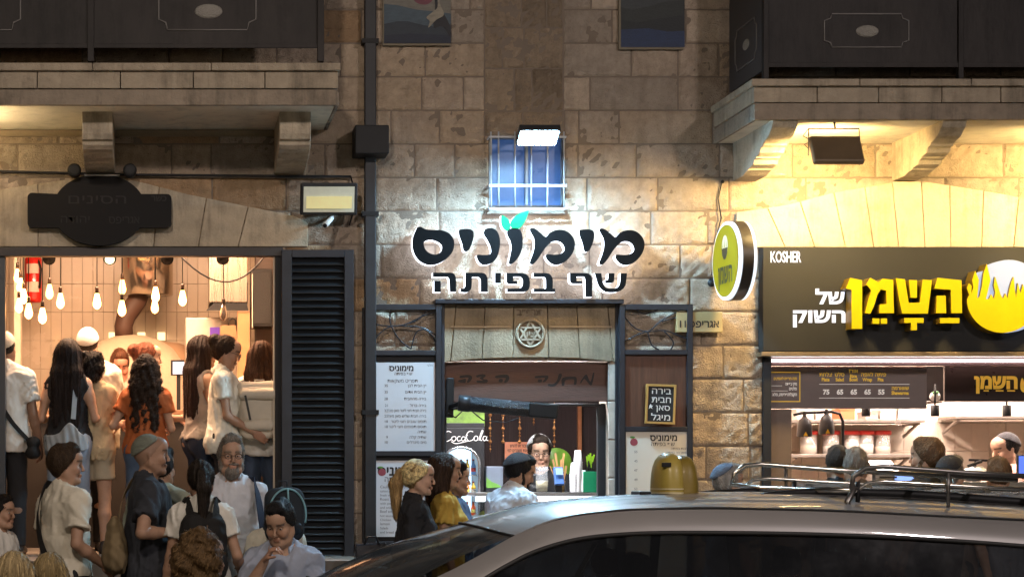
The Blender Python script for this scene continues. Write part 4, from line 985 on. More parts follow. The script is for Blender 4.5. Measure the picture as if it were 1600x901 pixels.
# menu boards
M_board = mat('taupe_board', (.19, .155, .15), .45, vary=.05)
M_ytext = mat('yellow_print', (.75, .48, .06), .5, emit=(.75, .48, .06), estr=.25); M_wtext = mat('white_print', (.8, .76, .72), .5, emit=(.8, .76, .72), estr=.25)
Yb = W + .16
mb_ = thing('menu_board', 'wide taupe menu board with yellow dish names and white prices', 'menu board', P(1325, 640, Yb))
m = MB(); m.pbox(1205, 572, 1448, 638, Yb, .02); m.build('board', M_board, mb_)
m = MB(); wt = MB(); Yt = Yb - .002
for he, en, px in (('צלחת', ['Plate'], 1290), ('סלט', ['Salad'], 1312), ('אורז', ['Rice', 'Bowl'], 1333.5), ('לאפה', ['Wrap'], 1355), ('פיתה', ['Pita'], 1376)):
    y = 588.5 if len(en) == 1 else 583
    text_into(m, he, px, y - 1, 5.6, Yt, 'c', .02)
    for i, e in enumerate(en): text_into(m, e, px, y + 6.5 + i * 5.6, 5, Yt, 'c', .04, wscale=.85)
for v, px in (('75', 1291), ('65', 1312.5), ('65', 1334), ('65', 1355.5), ('55', 1377)): text_into(wt, v, px, 615.5, 7, Yt, 'c', .05)
text_into(m, 'שווארמה', 1420, 608.5, 5, Yt, 'r', .03); text_into(m, 'Shawarma', 1420, 616, 5.2, Yt, 'r', .045, wscale=.85)
for a, b, y in ((1280, 1421, 599.5), (1280, 1421, 621)): wt.pbox(a, y, b, y + .8, Yt, .001)
for a, b, c, d in ((1205, 580.5, 1250.5, 582), (1205, 626, 1250.5, 627.5), (1249, 582, 1250.5, 626)): m.pbox(a, b, c, d, Yt, .001)
text_into(m, 'מנה חריפה ליאמיצים', 1245, 593, 4.2, Yt, 'r', .03, width=36)
for tx, y, w_ in (('מיקי בפיתה', 601.5, 18), ('סלטים', 609, 12), ('הקבלה/פריסה, מלא', 618, 38)): text_into(wt, tx, 1245, y, 4.4, Yt, 'r', .03, width=w_)
for a, y in ((1222, 602), (1231, 610)): wt.pbox(1205.5, y, a, y + .6, Yt, .001)
m.build('yellow_print', M_ytext, mb_); wt.build('white_print', M_wtext, mb_)
m = MB(); m.pbox(1205, 638.5, 1237, 1040, Yb, .03); tag(m.build('taupe_pillar', mat('taupe_pillar', (.17, .13, .11), .5), bevel=.004), 'plain taupe pillar panel inside the bright shop', 'pillar', kind='thing')
sb = thing('name_board', 'black board with the yellow shop name hanging over the grill', 'sign', P(1560, 628, 15.1))
m = MB(); m.pbox(1476, 570, 1760, 627, 15.1, .03); m.build('board', mat('black_gloss_board', (.035, .028, .028), .3), sb, bevel=.004)
m = MB(); text_into(m, 'השמן', 1590, 606, 20, 15.097, 'r', .05, width=68)
for px, w_ in ((1541, 8), (1562, 12), (1580, 12)): m.pbox(px - w_ / 2, 609, px + w_ / 2, 611, 15.096, .002)
m.prism([[(PX(x, 15.097), PZ(y, 15.097)) for x, y in catmull([(1594, 603), (1598, 612), (1612, 614), (1622, 603), (1618, 592), (1612, 600), (1607, 586), (1602, 598), (1597, 590)], 4)]], 15.096, 15.098)
m.build('yellow_print', M_ytext, sb)
m = MB(); m.pbox(1448, 572, 1474, 626, 15.6, .02); tag(m.build('wall_cupboard', mat('dark_cupboard', (.05, .045, .045), .4)), 'dark narrow cupboard between the two shop boards', 'cupboard')
t = thing('takeaway_bag', 'crumpled white and green bag tucked between the shop boards', 'bag', P(1461, 627, 15.3))
m = MB(); m.sphere(P(1461, 619, 15.4), .045, 12, (1, .8, .9)); m.build('bag', mat('bag_white', (.6, .6, .55), .5, vary=.5, vscale=20, bump=1.), t)
m = MB(); m.sphere(P(1462, 613, 15.37), .022, 10, (1.4, .8, .6)); m.build('print', mat('bag_green', (.06, .22, .06), .5), t)
m = MB(); m.pbox(1449, 626.5, 1473, 629, 15.3, .25); tag(m.build('ledge', M_board), 'small ledge under the crumpled bag', 'ledge')
# spot lamps under the boards
for px in (1353, 1461, 1573):
    t = thing('spotlight', {1353: 'black cylinder spotlight under the wide menu board', 1461: 'black cylinder spotlight between the menu boards', 1573: 'black cylinder spotlight under the black name board'}[px], 'spotlight', P(px, 650, 15.2), 0, 'black spotlights in the bright shop')
    m = MB(); m.lathe([(.031, 0), (.034, .012), (.034, .085), (.02, .09)], P(px, 650, 15.25), 'z', 18); m.build('housing', M_black, t)
    m = MB(); m.tube([P(px, 634, 15.25), P(px, 600, 15.25)], .008, 8); m.build('stem', M_black, t)
# shelves with tubs
M_shelf = mat('steel_shelf', (.45, .40, .36), .35, .7)
def shelf(px0, px1, py, Y, d, label):
    t = thing('wall_shelf', label, 'shelf', P((px0 + px1) / 2, py, Y))
    m = MB(); m.pbox(px0, py, px1, py + 5, Y, d); m.build('board', M_shelf, t, bevel=.003)
    m = MB()
    for px in (px0 + 8, px1 - 8): m.bar(Vector((PX(px, Y), Y + .05, PZ(py + 6, Y))), Vector((PX(px, Y), Y + d, PZ(py + 26, Y))), .02); m.bar(Vector((PX(px, Y), Y + .02, PZ(py + 7, Y))), Vector((PX(px, Y), Y + d, PZ(py + 7, Y))), .016)
    m.build('bracket', M_shelf, t)
    return PZ(py, Y)
Ys = 16.5; z1_ = shelf(1237, 1446, 655, Ys, .38, 'upper steel shelf under the menu board'); z2_ = shelf(1237, 1430, 709, Ys, .38, 'lower steel shelf carrying the red lidded tubs'); z3_ = shelf(1493, 1720, 649, Ys, .38, 'steel shelf under the black name board')
fills = [(.32, .24, .12), (.75, .70, .62), (.78, .74, .68), (.7, .66, .6), (.72, .45, .30)]
for i, px in enumerate((1263, 1298, 1330, 1352, 1378)):
    Y = Ys + .13; c = Vector((PX(px, Y), Y, z2_ + .002)); r = 13.5 / F * Y; h = 30 / F * Y
    t = thing('storage_tub', ['clear tub of brown spice under the left heat lamp', 'clear tub with flat white contents under the right heat lamp', 'clear tub heaped highest with white contents', 'clear tub of white contents left of the pink one', 'clear tub with pinkish contents, last on the lower shelf'][i], 'tub', c, 0, 'red lidded tubs on the shelf')
    m = MB(); m.lathe([(r * .92, 0), (r, h), (r * .97, h), (r * .9, .004), (.001, .004)], c, 'z', 20, False); m.build('tub', mat('clear_tub', (.75, .70, .65), .15, alpha=.28, vary=.02), t)
    m = MB(); m.lathe([(r * .88, .006), (r * .9, h * (.42, .40, .62, .48, .38)[i]), (r * .5, h * (.46, .42, .78, .52, .4)[i]), (.001, h * (.46, .42, .8, .53, .4)[i])], c, 'z', 20); m.build('contents', mat('tub_fill_%d' % i, fills[i], .7, bump=.4), t)
    m = MB(); m.lathe([(r * 1.04, h), (r * 1.06, h + .03), (r * .9, h + .038), (.001, h + .038)], c, 'z', 20); m.build('lid', mat('red_lid', (.62, .04, .03), .35), t)
for i, (px, w_, h_, cl) in enumerate(((1258, 26, 14, (.55, .5, .44)), (1284, 18, 12, (.6, .56, .5)), (1324, 24, 15, (.50, .15, .06)), (1362, 20, 10, (.35, .30, .26)), (1388, 24, 13, (.65, .58, .5)), (1412, 18, 15, (.62, .56, .48)))):
    Y = Ys + .1; m = MB(); m.pbox(px - w_ / 2, 655 - h_, px + w_ / 2, 655, Y, .2)
    t = thing('carton', ['pale carton first on the upper steel shelf', 'small pale carton second on the upper steel shelf', 'orange brown carton on the upper steel shelf', 'low grey carton on the upper steel shelf', 'cream carton near the end of the upper steel shelf', 'tall cream carton last on the upper steel shelf'][i], 'carton', P(px, 655, Y), 0, 'cartons on the upper shelf')
    m.build('box', mat('carton_%d' % i, cl, .7), t, bevel=.004)
    m = MB(); m.pbox(px - w_ / 2 - .3, 655 - h_ - 2.4, px + w_ / 2 + .3, 655 - h_ + 1, Y - .003, .206); m.build('lid', mat('carton_lid_%d' % i, tuple(v * .8 for v in cl), .7), t)
t = thing('sheet_stack', 'stack of white paper sheets on the right steel shelf', 'papers', P(1538, 649, Ys + .1)); m = MB()
m.pbox(1510, 633, 1566, 649, Ys + .1, .22); m.build('stack', mat('paper_stack', (.70, .66, .60), .7, vary=.3, vscale=30, stretch=(.3, 1, 30)), t)
m = MB(); m.pbox(1514, 630.5, 1552, 633, Ys + .12, .16); m.build('top_sheet', mat('paper_top', (.75, .72, .68), .7), t)
# heat lamps
t = thing('heat_lamp', 'pair of black dome heat lamps on one bent pipe with yellow warning labels', 'heat lamp', P(1290, 730, 15.3))
m = MB(); m.tube([P(1240, 648, 15.3), P(1252, 645, 15.3), P(1300, 643, 15.3), P(1312, 646, 15.3), P(1317, 658, 15.3), P(1317, 760, 15.3)], .012, 10); m.build('pipe', M_black, t)
for px, py in ((1257, 682), (1291.5, 678)):
    c = P(px, py, 15.3); m = MB(); m.lathe([(.058, 0), (.061, .02), (.055, .09), (.042, .135), (.02, .155), (.014, .17), (.014, .20)], c, 'z', 22, False); o = m.build('shade', mat('satin_black', (.03, .032, .035), .4, .2), t)
    m = MB(); m.prism([[(PX(px + a, 15.23), PZ(py + b, 15.23)) for a, b in ((-1, -1.5), (6, -1.5), (2.5, -8))]], 15.236, 15.24); m.build('warning_triangle', mat('warning_yellow', (.8, .5, .02), .5), o)
    m = MB(); m.sphere(c + Vector((0, 0, .03)), .03, 12); m.build('bulb', glow('heat_bulb', (1, .55, .25), 3), o)
t = thing('hanging_bulb', 'clear teardrop bulb hanging before the upper steel shelf', 'bulb', P(1403, 660, 15.4))
m = MB(); m.tube([P(1403, 600, 15.4), P(1403, 652, 15.4)], .003, 6); m.build('cord', M_black, t)
m = MB(); m.lathe([(.008, .04), (.01, .03), (.022, 0), (.02, -.02), (.001, -.03)], P(1403, 659, 15.4), 'z', 14); m.build('glass', mat('clear_tub', None), t)
# counter and grill
ct = thing('shop_counter', 'long steel serving counter across the bright shop', 'counter', P(1500, 1040, 14.75)); zc2 = PZ(752, 14.7)
m = MB(); m.box(PX(1240, 14.7), 9.4, 14.72, 15.25, zc2 - .04, zc2); m.build('top', mat('brushed_steel', None), ct, bevel=.004)
m = MB(); m.box(PX(1240, 14.7), 9.4, 14.78, 15.2, .11, zc2 - .041); m.build('front', M_board, ct)
t = thing('steel_cooker', 'grey steel meat cooker hood behind the two dark heads', 'cooker', P(1372, 752, 14.95))
m = MB(); q = [(14.85, zc2), (15.2, zc2), (15.2, PZ(719, 15)), (15.0, PZ(719, 15)), (14.85, PZ(735, 15))]
V = [(x, y, z) for x in (PX(1356, 15), PX(1393, 15)) for y, z in q]; m.add(V, [(4, 3, 2, 1, 0), (5, 6, 7, 8, 9)] + [(i, (i + 1) % 5, (i + 1) % 5 + 5, i + 5) for i in range(5)]); m.build('hood', mat('brushed_steel', None), t, bevel=.006)
m = MB(); m.bar(Vector((PX(1362, 15), 14.83, PZ(745, 15))), Vector((PX(1388, 15), 14.83, PZ(745, 15))), .015); m.build('handle', M_black, t)
def screen(label, px0, py0, px1, py1, Y, colr, s, zb):
    t = thing('order_screen', label, 'screen', P((px0 + px1) / 2, py1, Y))
    m = MB(); m.pbox(px0, py0, px1, py1, Y, .03); m.build('case', M_black, t, bevel=.004)
    m = MB(); m.pbox(px0 + 2, py0 + 2, px1 - 2, py1 - 2, Y - .002, .004); m.build('display', glow('screen_' + label.split()[0], colr, s), t)
    m = MB(); m.box(PX((px0 + px1) / 2, Y) - .02, PX((px0 + px1) / 2, Y) + .02, Y + .031, Y + .05, zb, PZ(py1 - 4, Y)); m.build('stand', M_black, t)
screen('low tilted blue order screen between the customers', 1396, 737, 1436, 752, 14.85, (.25, .4, .95), 1.2, zc2)
screen('bluish till screen behind the man in a pink tee', 1590, 710, 1640, 742, 15.2, (.10, .18, .75), 1.2, zc2)
t = thing('paper_roll', 'crumpled white wrapping paper by the server hands', 'paper', P(1525, 752, 14.8))
m = MB(); r4 = random.Random(5); m.sphere(P(1522, 740, 14.85), .09, 14, (1.3, .9, .6)); m.v = [tuple(Vector(v) + Vector((r4.uniform(-.012, .012), r4.uniform(-.012, .012), r4.uniform(-.012, .012)))) for v in m.v]; m.build('sheet', mat('wrap_paper', (.72, .74, .8), .6), t)
m = MB(); m.tube([P(1512, 728, 14.85), P(1534, 720, 14.85)], .012, 8); m.build('grip', M_black, t)
t = thing('steel_rail', 'dark steel rack bar above the wrapping paper', 'bar', P(1536, 722, 14.9)); m = MB(); m.bar(P(1514, 718, 14.9), P(1572, 720, 14.9), .012, .018); m.build('bar', M_dkmetal, t)
m = MB(); m.bar(P(1524, 719, 14.9), Vector((PX(1524, 14.9), 14.9, zc2)), .012); m.bar(P(1568, 720, 14.9), Vector((PX(1568, 14.9), 14.9, zc2)), .012); m.build('leg', M_dkmetal, t)

# ================================================================ bakery shop (left)
ZF = .98
M_btile = mat('bakery_tile', (.52, .43, .33), .25, vary=.05, vscale=3, coat=.3)
rm = thing('bakery_room', 'warm tiled bakery room behind the queue', 'room', (0, W + .35, ZF))
yb = 18.3; xl, xr = -4.2, PX(436)
tiled(M_btile, mat('pale_grout', (.43, .35, .26), .9), xl, PX(436, yb) + .4, ZF, 4.1, yb, .10, .27, rm)
m = MB(); m.box(xl - .05, xl, W + .33, yb, ZF, 4.1); m.box(PX(436, yb) + .4, PX(436, yb) + .45, W + .33, yb, ZF, 4.1); m.box(xr - .0, PX(436, yb) + .4, W + .33, W + .38, ZF, 4.1); m.build('side_wall', mat('warm_plaster', (.5, .40, .29), .7), rm)
m = MB(); m.box(xl, PX(436, yb) + .4, W + .33, yb, 4.1, 4.15); m.build('ceiling', mat('bakery_ceiling', (.30, .24, .18), .8), rm)
m = MB(); m.pbox(22, 395, 32, 900, 17.0, .2); m.build('white_post', mat('white_post', (.55, .46, .36), .6), rm)
m = MB(); m.pbox(400, 395, 440, 900, 16.8, .25); m.build('dark_panel', mat('dark_panel', (.05, .032, .025), .5, vary=.3, stretch=(.3, 1, 8)), rm)
m = MB(); m.box(-5.1, PX(436, yb) + .45, 13.72, yb, ZF - .12, ZF); m.box(-5.1, PX(560), 13.76, W, .12, ZF - .121)
tag(m.build('shop_floor', mat('shop_terrazzo', (.16, .14, .12), .5, bump=.1)), kind='structure')
st = thing('stone_steps', 'worn dark stone steps rising to the bakery floor', 'steps', (-.3, 13.3, .12))
for i in range(4):
    m = MB(); m.box(-4.0, 1.30, 13.72 - .28 * (i + 1), 13.72 - .28 * i - .002, .12, ZF - .195 * (i + 1)); m.build('step', mat('step_stone', (.09, .08, .07), .8, bump=.3), st, bevel=.008)
fr = thing('shop_front_frame', 'dark metal beam and slim post framing the open bakery front', 'frame', P(200, 900, W - .03))
m = MB(); m.pbox(-900, 386, 442, 400, W - .06, .10); m.build('beam', mat('beam_brown', (.03, .022, .02), .5), fr, bevel=.004)
m = MB(); m.pbox(430, 401, 442, 858, W - .05, .09); m.build('post', M_black, fr, bevel=.003)
m = MB(); m.pbox(427, 401, 429.5, 858, W - .03, .05); m.build('pale_trim', mat('pale_trim', (.55, .47, .36), .4), fr)
m = MB(); m.pbox(-2, 401, 8, 858, W - .03, .08); m.pbox(-2, 430, 8, 433, W - .035, .004); m.build('side_post', mat('blue_black_post', (.03, .035, .045), .4), fr)
# shutter leaf
sh = thing('louvred_shutter', 'tall black louvred steel shutter folded open right of the bakery', 'shutter', P(497, 1040, W - .2))
m = MB(); m.pbox(440, 390, 456, 1040, W - .10, .06); m.pbox(538, 390, 553, 1040, W - .10, .06); m.pbox(456, 390, 538, 402, W - .099, .058); m.build('frame', M_iron, sh, bevel=.004)
m = MB(); y = 404
while y < 1040:
    a = PZ(y, W - .09); x0_, x1_ = PX(455.5, W - .09), PX(538.5, W - .09)
    m.add([(x0_, W - .062, a), (x1_, W - .062, a), (x1_, W - .092, a - .042), (x0_, W - .092, a - .042), (x0_, W - .092, a - .047), (x1_, W - .092, a - .047), (x1_, W - .062, a - .012), (x0_, W - .062, a - .012)], [(3, 2, 1, 0), (4, 5, 2, 3), (7, 6, 5, 4), (0, 1, 6, 7)])
    y += 11.1
m.build('slat', mat('louvre_paint', (.011, .012, .014), .38, 0, vary=.2, spec=.35), sh)
m = MB(); m.pbox(456, 402, 538, 1040, W - .05, .005); m.build('backing', M_black, sh)
# oval plaque
pl = thing('oval_plaque', 'black oval plaque with side wings and faint lettering over the bakery', 'sign', P(155, 383, W - .1))
out = []
oc, orx, ory = (155, 327.5), 73, 56
def ell(a): return (oc[0] + orx * math.cos(a), oc[1] + ory * math.sin(a))
w0, w1 = math.asin((355.5 - oc[1]) / ory), math.asin((303 - oc[1]) / ory)
rc = lambda cx_, cy_, a0, a1: [(cx_ + 7 * math.cos(a), cy_ + 7 * math.sin(a)) for a in np.linspace(R(a0), R(a1), 5)]
out = rc(261, 348.5, 90, 0) + rc(261, 310, 0, -90) + [ell(a) for a in np.linspace(w1, -math.pi - w1, 26)] + rc(50, 308, -90, -180) + rc(50, 348.5, 180, 90) + [ell(a) for a in np.linspace(math.pi - w0, w0, 26)]
Yp = W - .12
m = MB(); m.prism([[(PX(x, Yp), PZ(y, Yp)) for x, y in out]], Yp, Yp + .06); m.build('board', mat('plaque_black', (.010, .009, .009), .6, spec=.15), pl, smooth=False, bevel=.004)
m = MB(); text_into(m, 'הסינים', 152, 318, 14, Yp - .003, 'c', 0., width=90); text_into(m, 'אגריפס', 218, 349, 12, Yp - .003, 'r', 0., width=48); text_into(m, 'יהודה', 140, 348, 12, Yp - .003, 'r', 0., width=45); text_into(m, 'כשר', 260, 314, 9, Yp - .003, 'r', .02, width=24)
m.build('faint_lettering', mat('plaque_grey', (.028, .026, .025), .6, spec=.2), pl)
for px in (116, 194): m = MB(); m.pbox(px - 4, 300, px + 4, 330, Yp + .061, .05); m.build('bracket', M_black, pl)
m = MB(); m.pbox(132, 272.5, 187, 275, Yp - .02, .02); m.build('top_trim', mat('grey_trim', (.3, .29, .27), .4), pl)
# oven
ov = thing('pizza_oven', 'pale domed bakery oven with a brown bent flue pipe', 'oven', P(212, 860, 17.2)); Yo = 17.65; zb = PZ(655, Yo)
m = MB(); m.sphere((PX(205, Yo), Yo, zb), .72, 32, (1, .68, (PZ(522, Yo) - zb) / .72)); m.build('dome', mat('oven_render', (.48, .39, .28), .7, bump=.2), ov)
m = MB(); m.sphere((PX(258, Yo), Yo + .1, zb), .62, 28, (1, .7, (PZ(532, Yo) - zb) / .62)); m.build('rear_dome', mat('oven_brown', (.35, .22, .13), .7, bump=.2), ov)
m = MB(); m.box(PX(90, Yo), PX(330, Yo), Yo - .42, Yo + .55, ZF, zb + .02); m.build('base', mat('oven_base', (.05, .035, .026), .7), ov)
m = MB(); m.tube([P(194, 528, Yo), P(193, 510, Yo), P(197, 494, Yo), P(207, 480, Yo), P(214, 470, Yo), P(216, 460, Yo)], [.085, .085, .09, .09, .09, .10], 18); m.build('flue', mat('rust_brown', (.07, .035, .024), .6), ov)
m = MB(); m.tube([P(231, 461, Yo), P(231, 330, Yo)], [.23, .23], 32); o = m.build('steel_duct', mat('polished_duct', (.62, .55, .48), .16, .95, vary=.1), ov)
for i, (px, lit) in enumerate(((221, 1), (252, 1), (176, 1))):
    m = MB(); m.pbox(px - 6, 519, px + 6, 531, 18.22, .05); tag(m.build('wall_niche_lamp', glow('niche_lit', (1, .70, .35), 1.8)), ['square lit niche lamp beside the flue pipe', 'square lit niche lamp over the rear dome', 'narrow lit niche lamp left of the flue'][i], 'lamp', 'lit niche lamps on the tiled wall')
# steel hood, white oven box, speaker, boards
t = thing('extractor_hood', 'polished steel extractor box hanging in the bakery corner', 'hood', P(356, 470, 16.9))
m = MB(); m.pbox(327, 400, 387, 472, 16.6, .5); m.build('box', mat('warm_steel', (.60, .52, .44), .28, .9, vary=.12, stretch=(8, 1, .3)), t, bevel=.006)
m = MB(); m.add([P(322, 485, 16.55), P(388, 485, 16.55), P(386, 473, 16.6), P(334, 473, 16.6), P(322, 485, 17.1), P(388, 485, 17.1), P(386, 473, 17.1), P(334, 473, 17.1)], [(0, 1, 2, 3), (7, 6, 5, 4), (0, 4, 5, 1), (1, 5, 6, 2), (3, 2, 6, 7), (0, 3, 7, 4)]); m.build('skirt', M_black, t)
t = thing('white_oven', 'pale steel deck oven with a purple display', 'oven', P(330, 860, 16.9))
m = MB(); m.pbox(290, 496, 372, 858, 16.9, .7); m.build('body', mat('pale_steel', (.62, .55, .47), .4, .3), t, bevel=.01)
m = MB(); m.pbox(328, 511, 343, 525, 16.893, .008); m.build('display', glow('oven_display', (.30, .10, .45), .8), t)
m = MB(); m.pbox(300, 545, 362, 552, 16.87, .03); m.build('handle', M_dkmetal, t)
t = thing('cardboard_sheet', 'tall orange brown board leaning at the bakery corner', 'board', P(380, 860, 16.5))
m = MB(); m.pbox(371, 488, 390, 858, 16.5, .02); m.build('sheet', mat('cardboard', (.40, .20, .09), .8, vary=.15), t)
m = MB(); m.pbox(371, 486, 390, 488, 16.495, .03); m.build('edge', mat('cardboard_edge', (.28, .14, .07), .8), t)
t = thing('paper_carrier', 'brown carrier bag with a handle by the pale oven', 'bag', P(356, 530, 16.4))
m = MB(); m.add([P(341, 545, 16.5), P(372, 545, 16.5), P(368, 508, 16.52), P(345, 508, 16.52), P(341, 545, 16.68), P(372, 545, 16.68), P(368, 508, 16.66), P(345, 508, 16.66)], [(0, 1, 2, 3), (7, 6, 5, 4), (0, 4, 5, 1), (1, 5, 6, 2), (3, 2, 6, 7), (0, 3, 7, 4)]); m.build('bag', mat('kraft_brown', (.28, .13, .06), .8), t)
m = MB(); m.tube([P(357, 508, 16.6), P(358, 500, 16.6), P(364, 497, 16.6), P(368, 500, 16.6), P(368, 508, 16.6)], .006, 6); m.build('handle', M_black, t)
t = thing('loudspeaker', 'tall black loudspeaker on the dark panel', 'loudspeaker', P(408, 510, 16.6))
m = MB(); m.pbox(393, 420, 426, 510, 16.45, .3); m.build('cabinet', M_black, t, bevel=.008)
m = MB(); m.pbox(393.6, 428, 395, 512, 16.44, .008); m.build('painted_lit_edge', mat('pale_trim', None), t)  # pale strip paints a highlight along the cabinet edge
m = MB(); m.pbox(397, 426, 423, 505, 16.444, .005); m.build('grille', mat('speaker_cloth', (.02, .02, .02), .9, bump=.5, bscale=200), t)
t = thing('till_screen', 'white till screen behind the queue', 'screen', P(276, 590, 16.2))
m = MB(); m.pbox(267, 562, 288, 586, 16.2, .03); m.build('case', M_black, t, bevel=.003)
m = MB(); m.pbox(270, 565, 288, 584, 16.197, .004); m.build('display', glow('till_white', (.8, .85, 1.0), 1.0), t)
m = MB(); m.pbox(276, 586, 282, 640, 16.21, .02); m.build('stand', M_black, t)
ct = thing('bakery_counter', 'tiled bakery counter the queue is facing', 'counter', P(200, 860, 16.2))
m = MB(); m.box(PX(-200, 16.1), PX(400, 16.1), 16.1, 16.7, PZ(640, 16.1) - .04, PZ(640, 16.1)); m.build('top', mat('counter_wood', (.25, .13, .07), .4), ct, bevel=.004)
m = MB(); m.box(PX(-200, 16.1), PX(398, 16.1), 16.15, 16.65, ZF, PZ(640, 16.1) - .041); m.build('front', mat('counter_front_warm', (.018, .014, .012), .6), ct)
# fire extinguisher
t = thing('fire_extinguisher', 'red extinguisher cabinet with white labels on the tiled wall', 'extinguisher', P(52, 473, 17.6))
m = MB(); m.lathe([(.001, 0), (.075, .005), (.08, .03), (.08, .40), (.05, .44), (.02, .46), (.02, .5)], P(52, 473, 17.7), 'z', 22); m.build('cylinder', mat('extinguisher_red', (.55, .015, .01), .3, coat=.4), t)
for y0, y1 in ((413, 428), (441, 457)):
    m = MB(); V_ = [(PX(52, 17.7) + .0815 * math.cos(a), 17.7 + .0815 * math.sin(a), z) for a in np.linspace(R(225), R(315), 9) for z in (PZ(y1, 17.7), PZ(y0, 17.7))]; m.add(V_, [(2 * i, 2 * i + 2, 2 * i + 3, 2 * i + 1) for i in range(8)], True); m.build('paper_label', mat('label_white', (.60, .50, .42), .6), t)
m = MB(); m.bar(P(45, 396, 17.7), P(62, 398, 17.7), .02); m.tube([P(58, 400, 17.66), P(64, 420, 17.62), P(62, 450, 17.62)], .01, 8); m.build('hose', M_black, t)
# hanging filament bulbs
M_bulb = glow('filament_glow', (1.0, .44, .13), 20.0)
M_bulb_out = mat('dark_bulb_glass', (.30, .22, .16), .1, trans=.6)
bulbs = [(10, 345, 15.0), (95, 175, 16.4), (110, 225, 16.2), (128, 285, 15.9), (103, 335, 15.6), (155, 365, 15.2), (230, 390, 15.0), (268, 260, 15.8), (327, 310, 15.4), (525, 312, 15.3), (662, 235, 16.2), (660, 350, 15.1), (842, 275, 15.7), (838, 338, 16.0), (988, 295, 15.4)]
where = ['nearest the left frame post', 'topmost beside the white post', 'second from the top beside the white post', 'right of the white post beside the red extinguisher', 'against the foot of the white post bulbs', 'below the red extinguisher', 'lowest of all, above the long haired woman', 'higher one right of the red extinguisher', 'lower one left of the spotlight', 'alone left of the flue pipe', 'in front of the steel duct', 'in front of the brown flue', 'upper one right of the duct', 'lower one right of the duct', 'alone near the steel hood']
proto = thing('pendant_bulb', '', 'bulb', (0, 0, 0), 0, 'filament bulbs hanging in the bakery')
mm = MB(); mm.lathe([(.009, .066), (.016, .055), (.024, .02), (.032, -.016), (.030, -.040), (.017, -.058), (.001, -.066)], (0, 0, 0), 'z', 16); mm.build('glass', M_bulb, proto, local=True)
mm = MB(); mm.lathe([(.001, .115), (.011, .112), (.014, .10), (.015, .06), (.010, .056)], (0, 0, 0), 'z', 14); mm.build('socket', mat('bronze_socket', (.05, .03, .02), .4, .5), proto, local=True)
mm = MB(); mm.tube([(0, 0, .11), (0, 0, 1.4)], .0035, 6); mm.build('cord', M_black, proto, local=True)
for i, (zx, zy, Y) in enumerate(bulbs):
    c = P(zx / 3.464, 380 + zy / 3.464, Y); o = proto if i == 0 else dup(proto, c)
    o.location = c; o['label'] = 'glowing filament bulb ' + where[i]
    for ch in children(o):
        if ch.name.startswith('glass') and i % 3: ch.data = ch.data.copy(); ch.data.materials[0] = glow('filament_glow_%s' % ('dim', 'mid')[i % 3 - 1], (1.0, .42, .12), (9., 14.)[i % 3 - 1])
    for ch in children(o):
        if ch.name.startswith('cord'): ch.scale.z = (4.1 - c.z) / 1.4; ch.location.z = .11 - .11 * ch.scale.z
o = dup(proto, P(1210 / 3.464, 380 + 375 / 3.464, 15.2), None, 'unlit smoky filament bulb in front of the pale oven')
for ch in children(o):
    if ch.name.startswith('glass'): ch.data = ch.data.copy(); ch.data.materials[0] = M_bulb_out
    if ch.name.startswith('cord'): ch.scale.z = (4.1 - o.location.z) / 1.4; ch.location.z = .11 - .11 * ch.scale.z
# track spotlights
for i, (zx, lit) in enumerate(((268, 0), (595, 1), (905, 0), (1205, 0))):
    px = zx / 3.464; c = P(px, 402, 15.05)
    t = thing('track_spotlight', ['black track spotlight next to the red extinguisher', 'lit track spotlight in the bakery, its lens glowing', 'black track spotlight right of the steel duct', 'black track spotlight above the steel hood'][i], 'spotlight', c, 0, 'track spotlights of the bakery')
    m = MB(); m.tube([c + Vector((0, .08, .06)), c + Vector((0, -.05, -.02))], [.045, .05], 16); m.build('housing', M_black, t)
    m = MB(); m.tube([c + Vector((0, -.051, -.021)), c + Vector((0, -.056, -.024))], .038, 16); m.build('lens', glow('spot_lens', (1, .85, .5), 2.5) if lit else M_dkmetal, t)
    m = MB(); m.tube([c + Vector((0, .05, .05)), Vector((c.x, c.y + .05, 4.1))], .008, 8); m.build('stem', M_black, t)
m = MB(); m.tube([P(280, 398, 15.2)] + [P(280 + 135 * u, 398 + 40 * 4 * u * (1 - u) * (.9 + .3 * u), 15.2) for u in np.linspace(.08, 1, 12)], .007, 6); tag(m.build('sagging_cable', M_black), 'black cable sagging across the bakery ceiling', 'cable')
t = thing('bakery_lamp', 'warm ceiling panel lamp above the bakery queue', 'lamp', (-.3, 15.35, 4.05))
m = MB(); m.box(-1.4, .7, 15.05, 15.65, 4.06, 4.098); m.build('housing', mat('white_plastic', None), t)
m = MB(); m.box(-1.38, .68, 15.07, 15.63, 4.052, 4.059); m.build('diffuser', glow('bakery_panel', (1.0, .61, .37), 90), t)
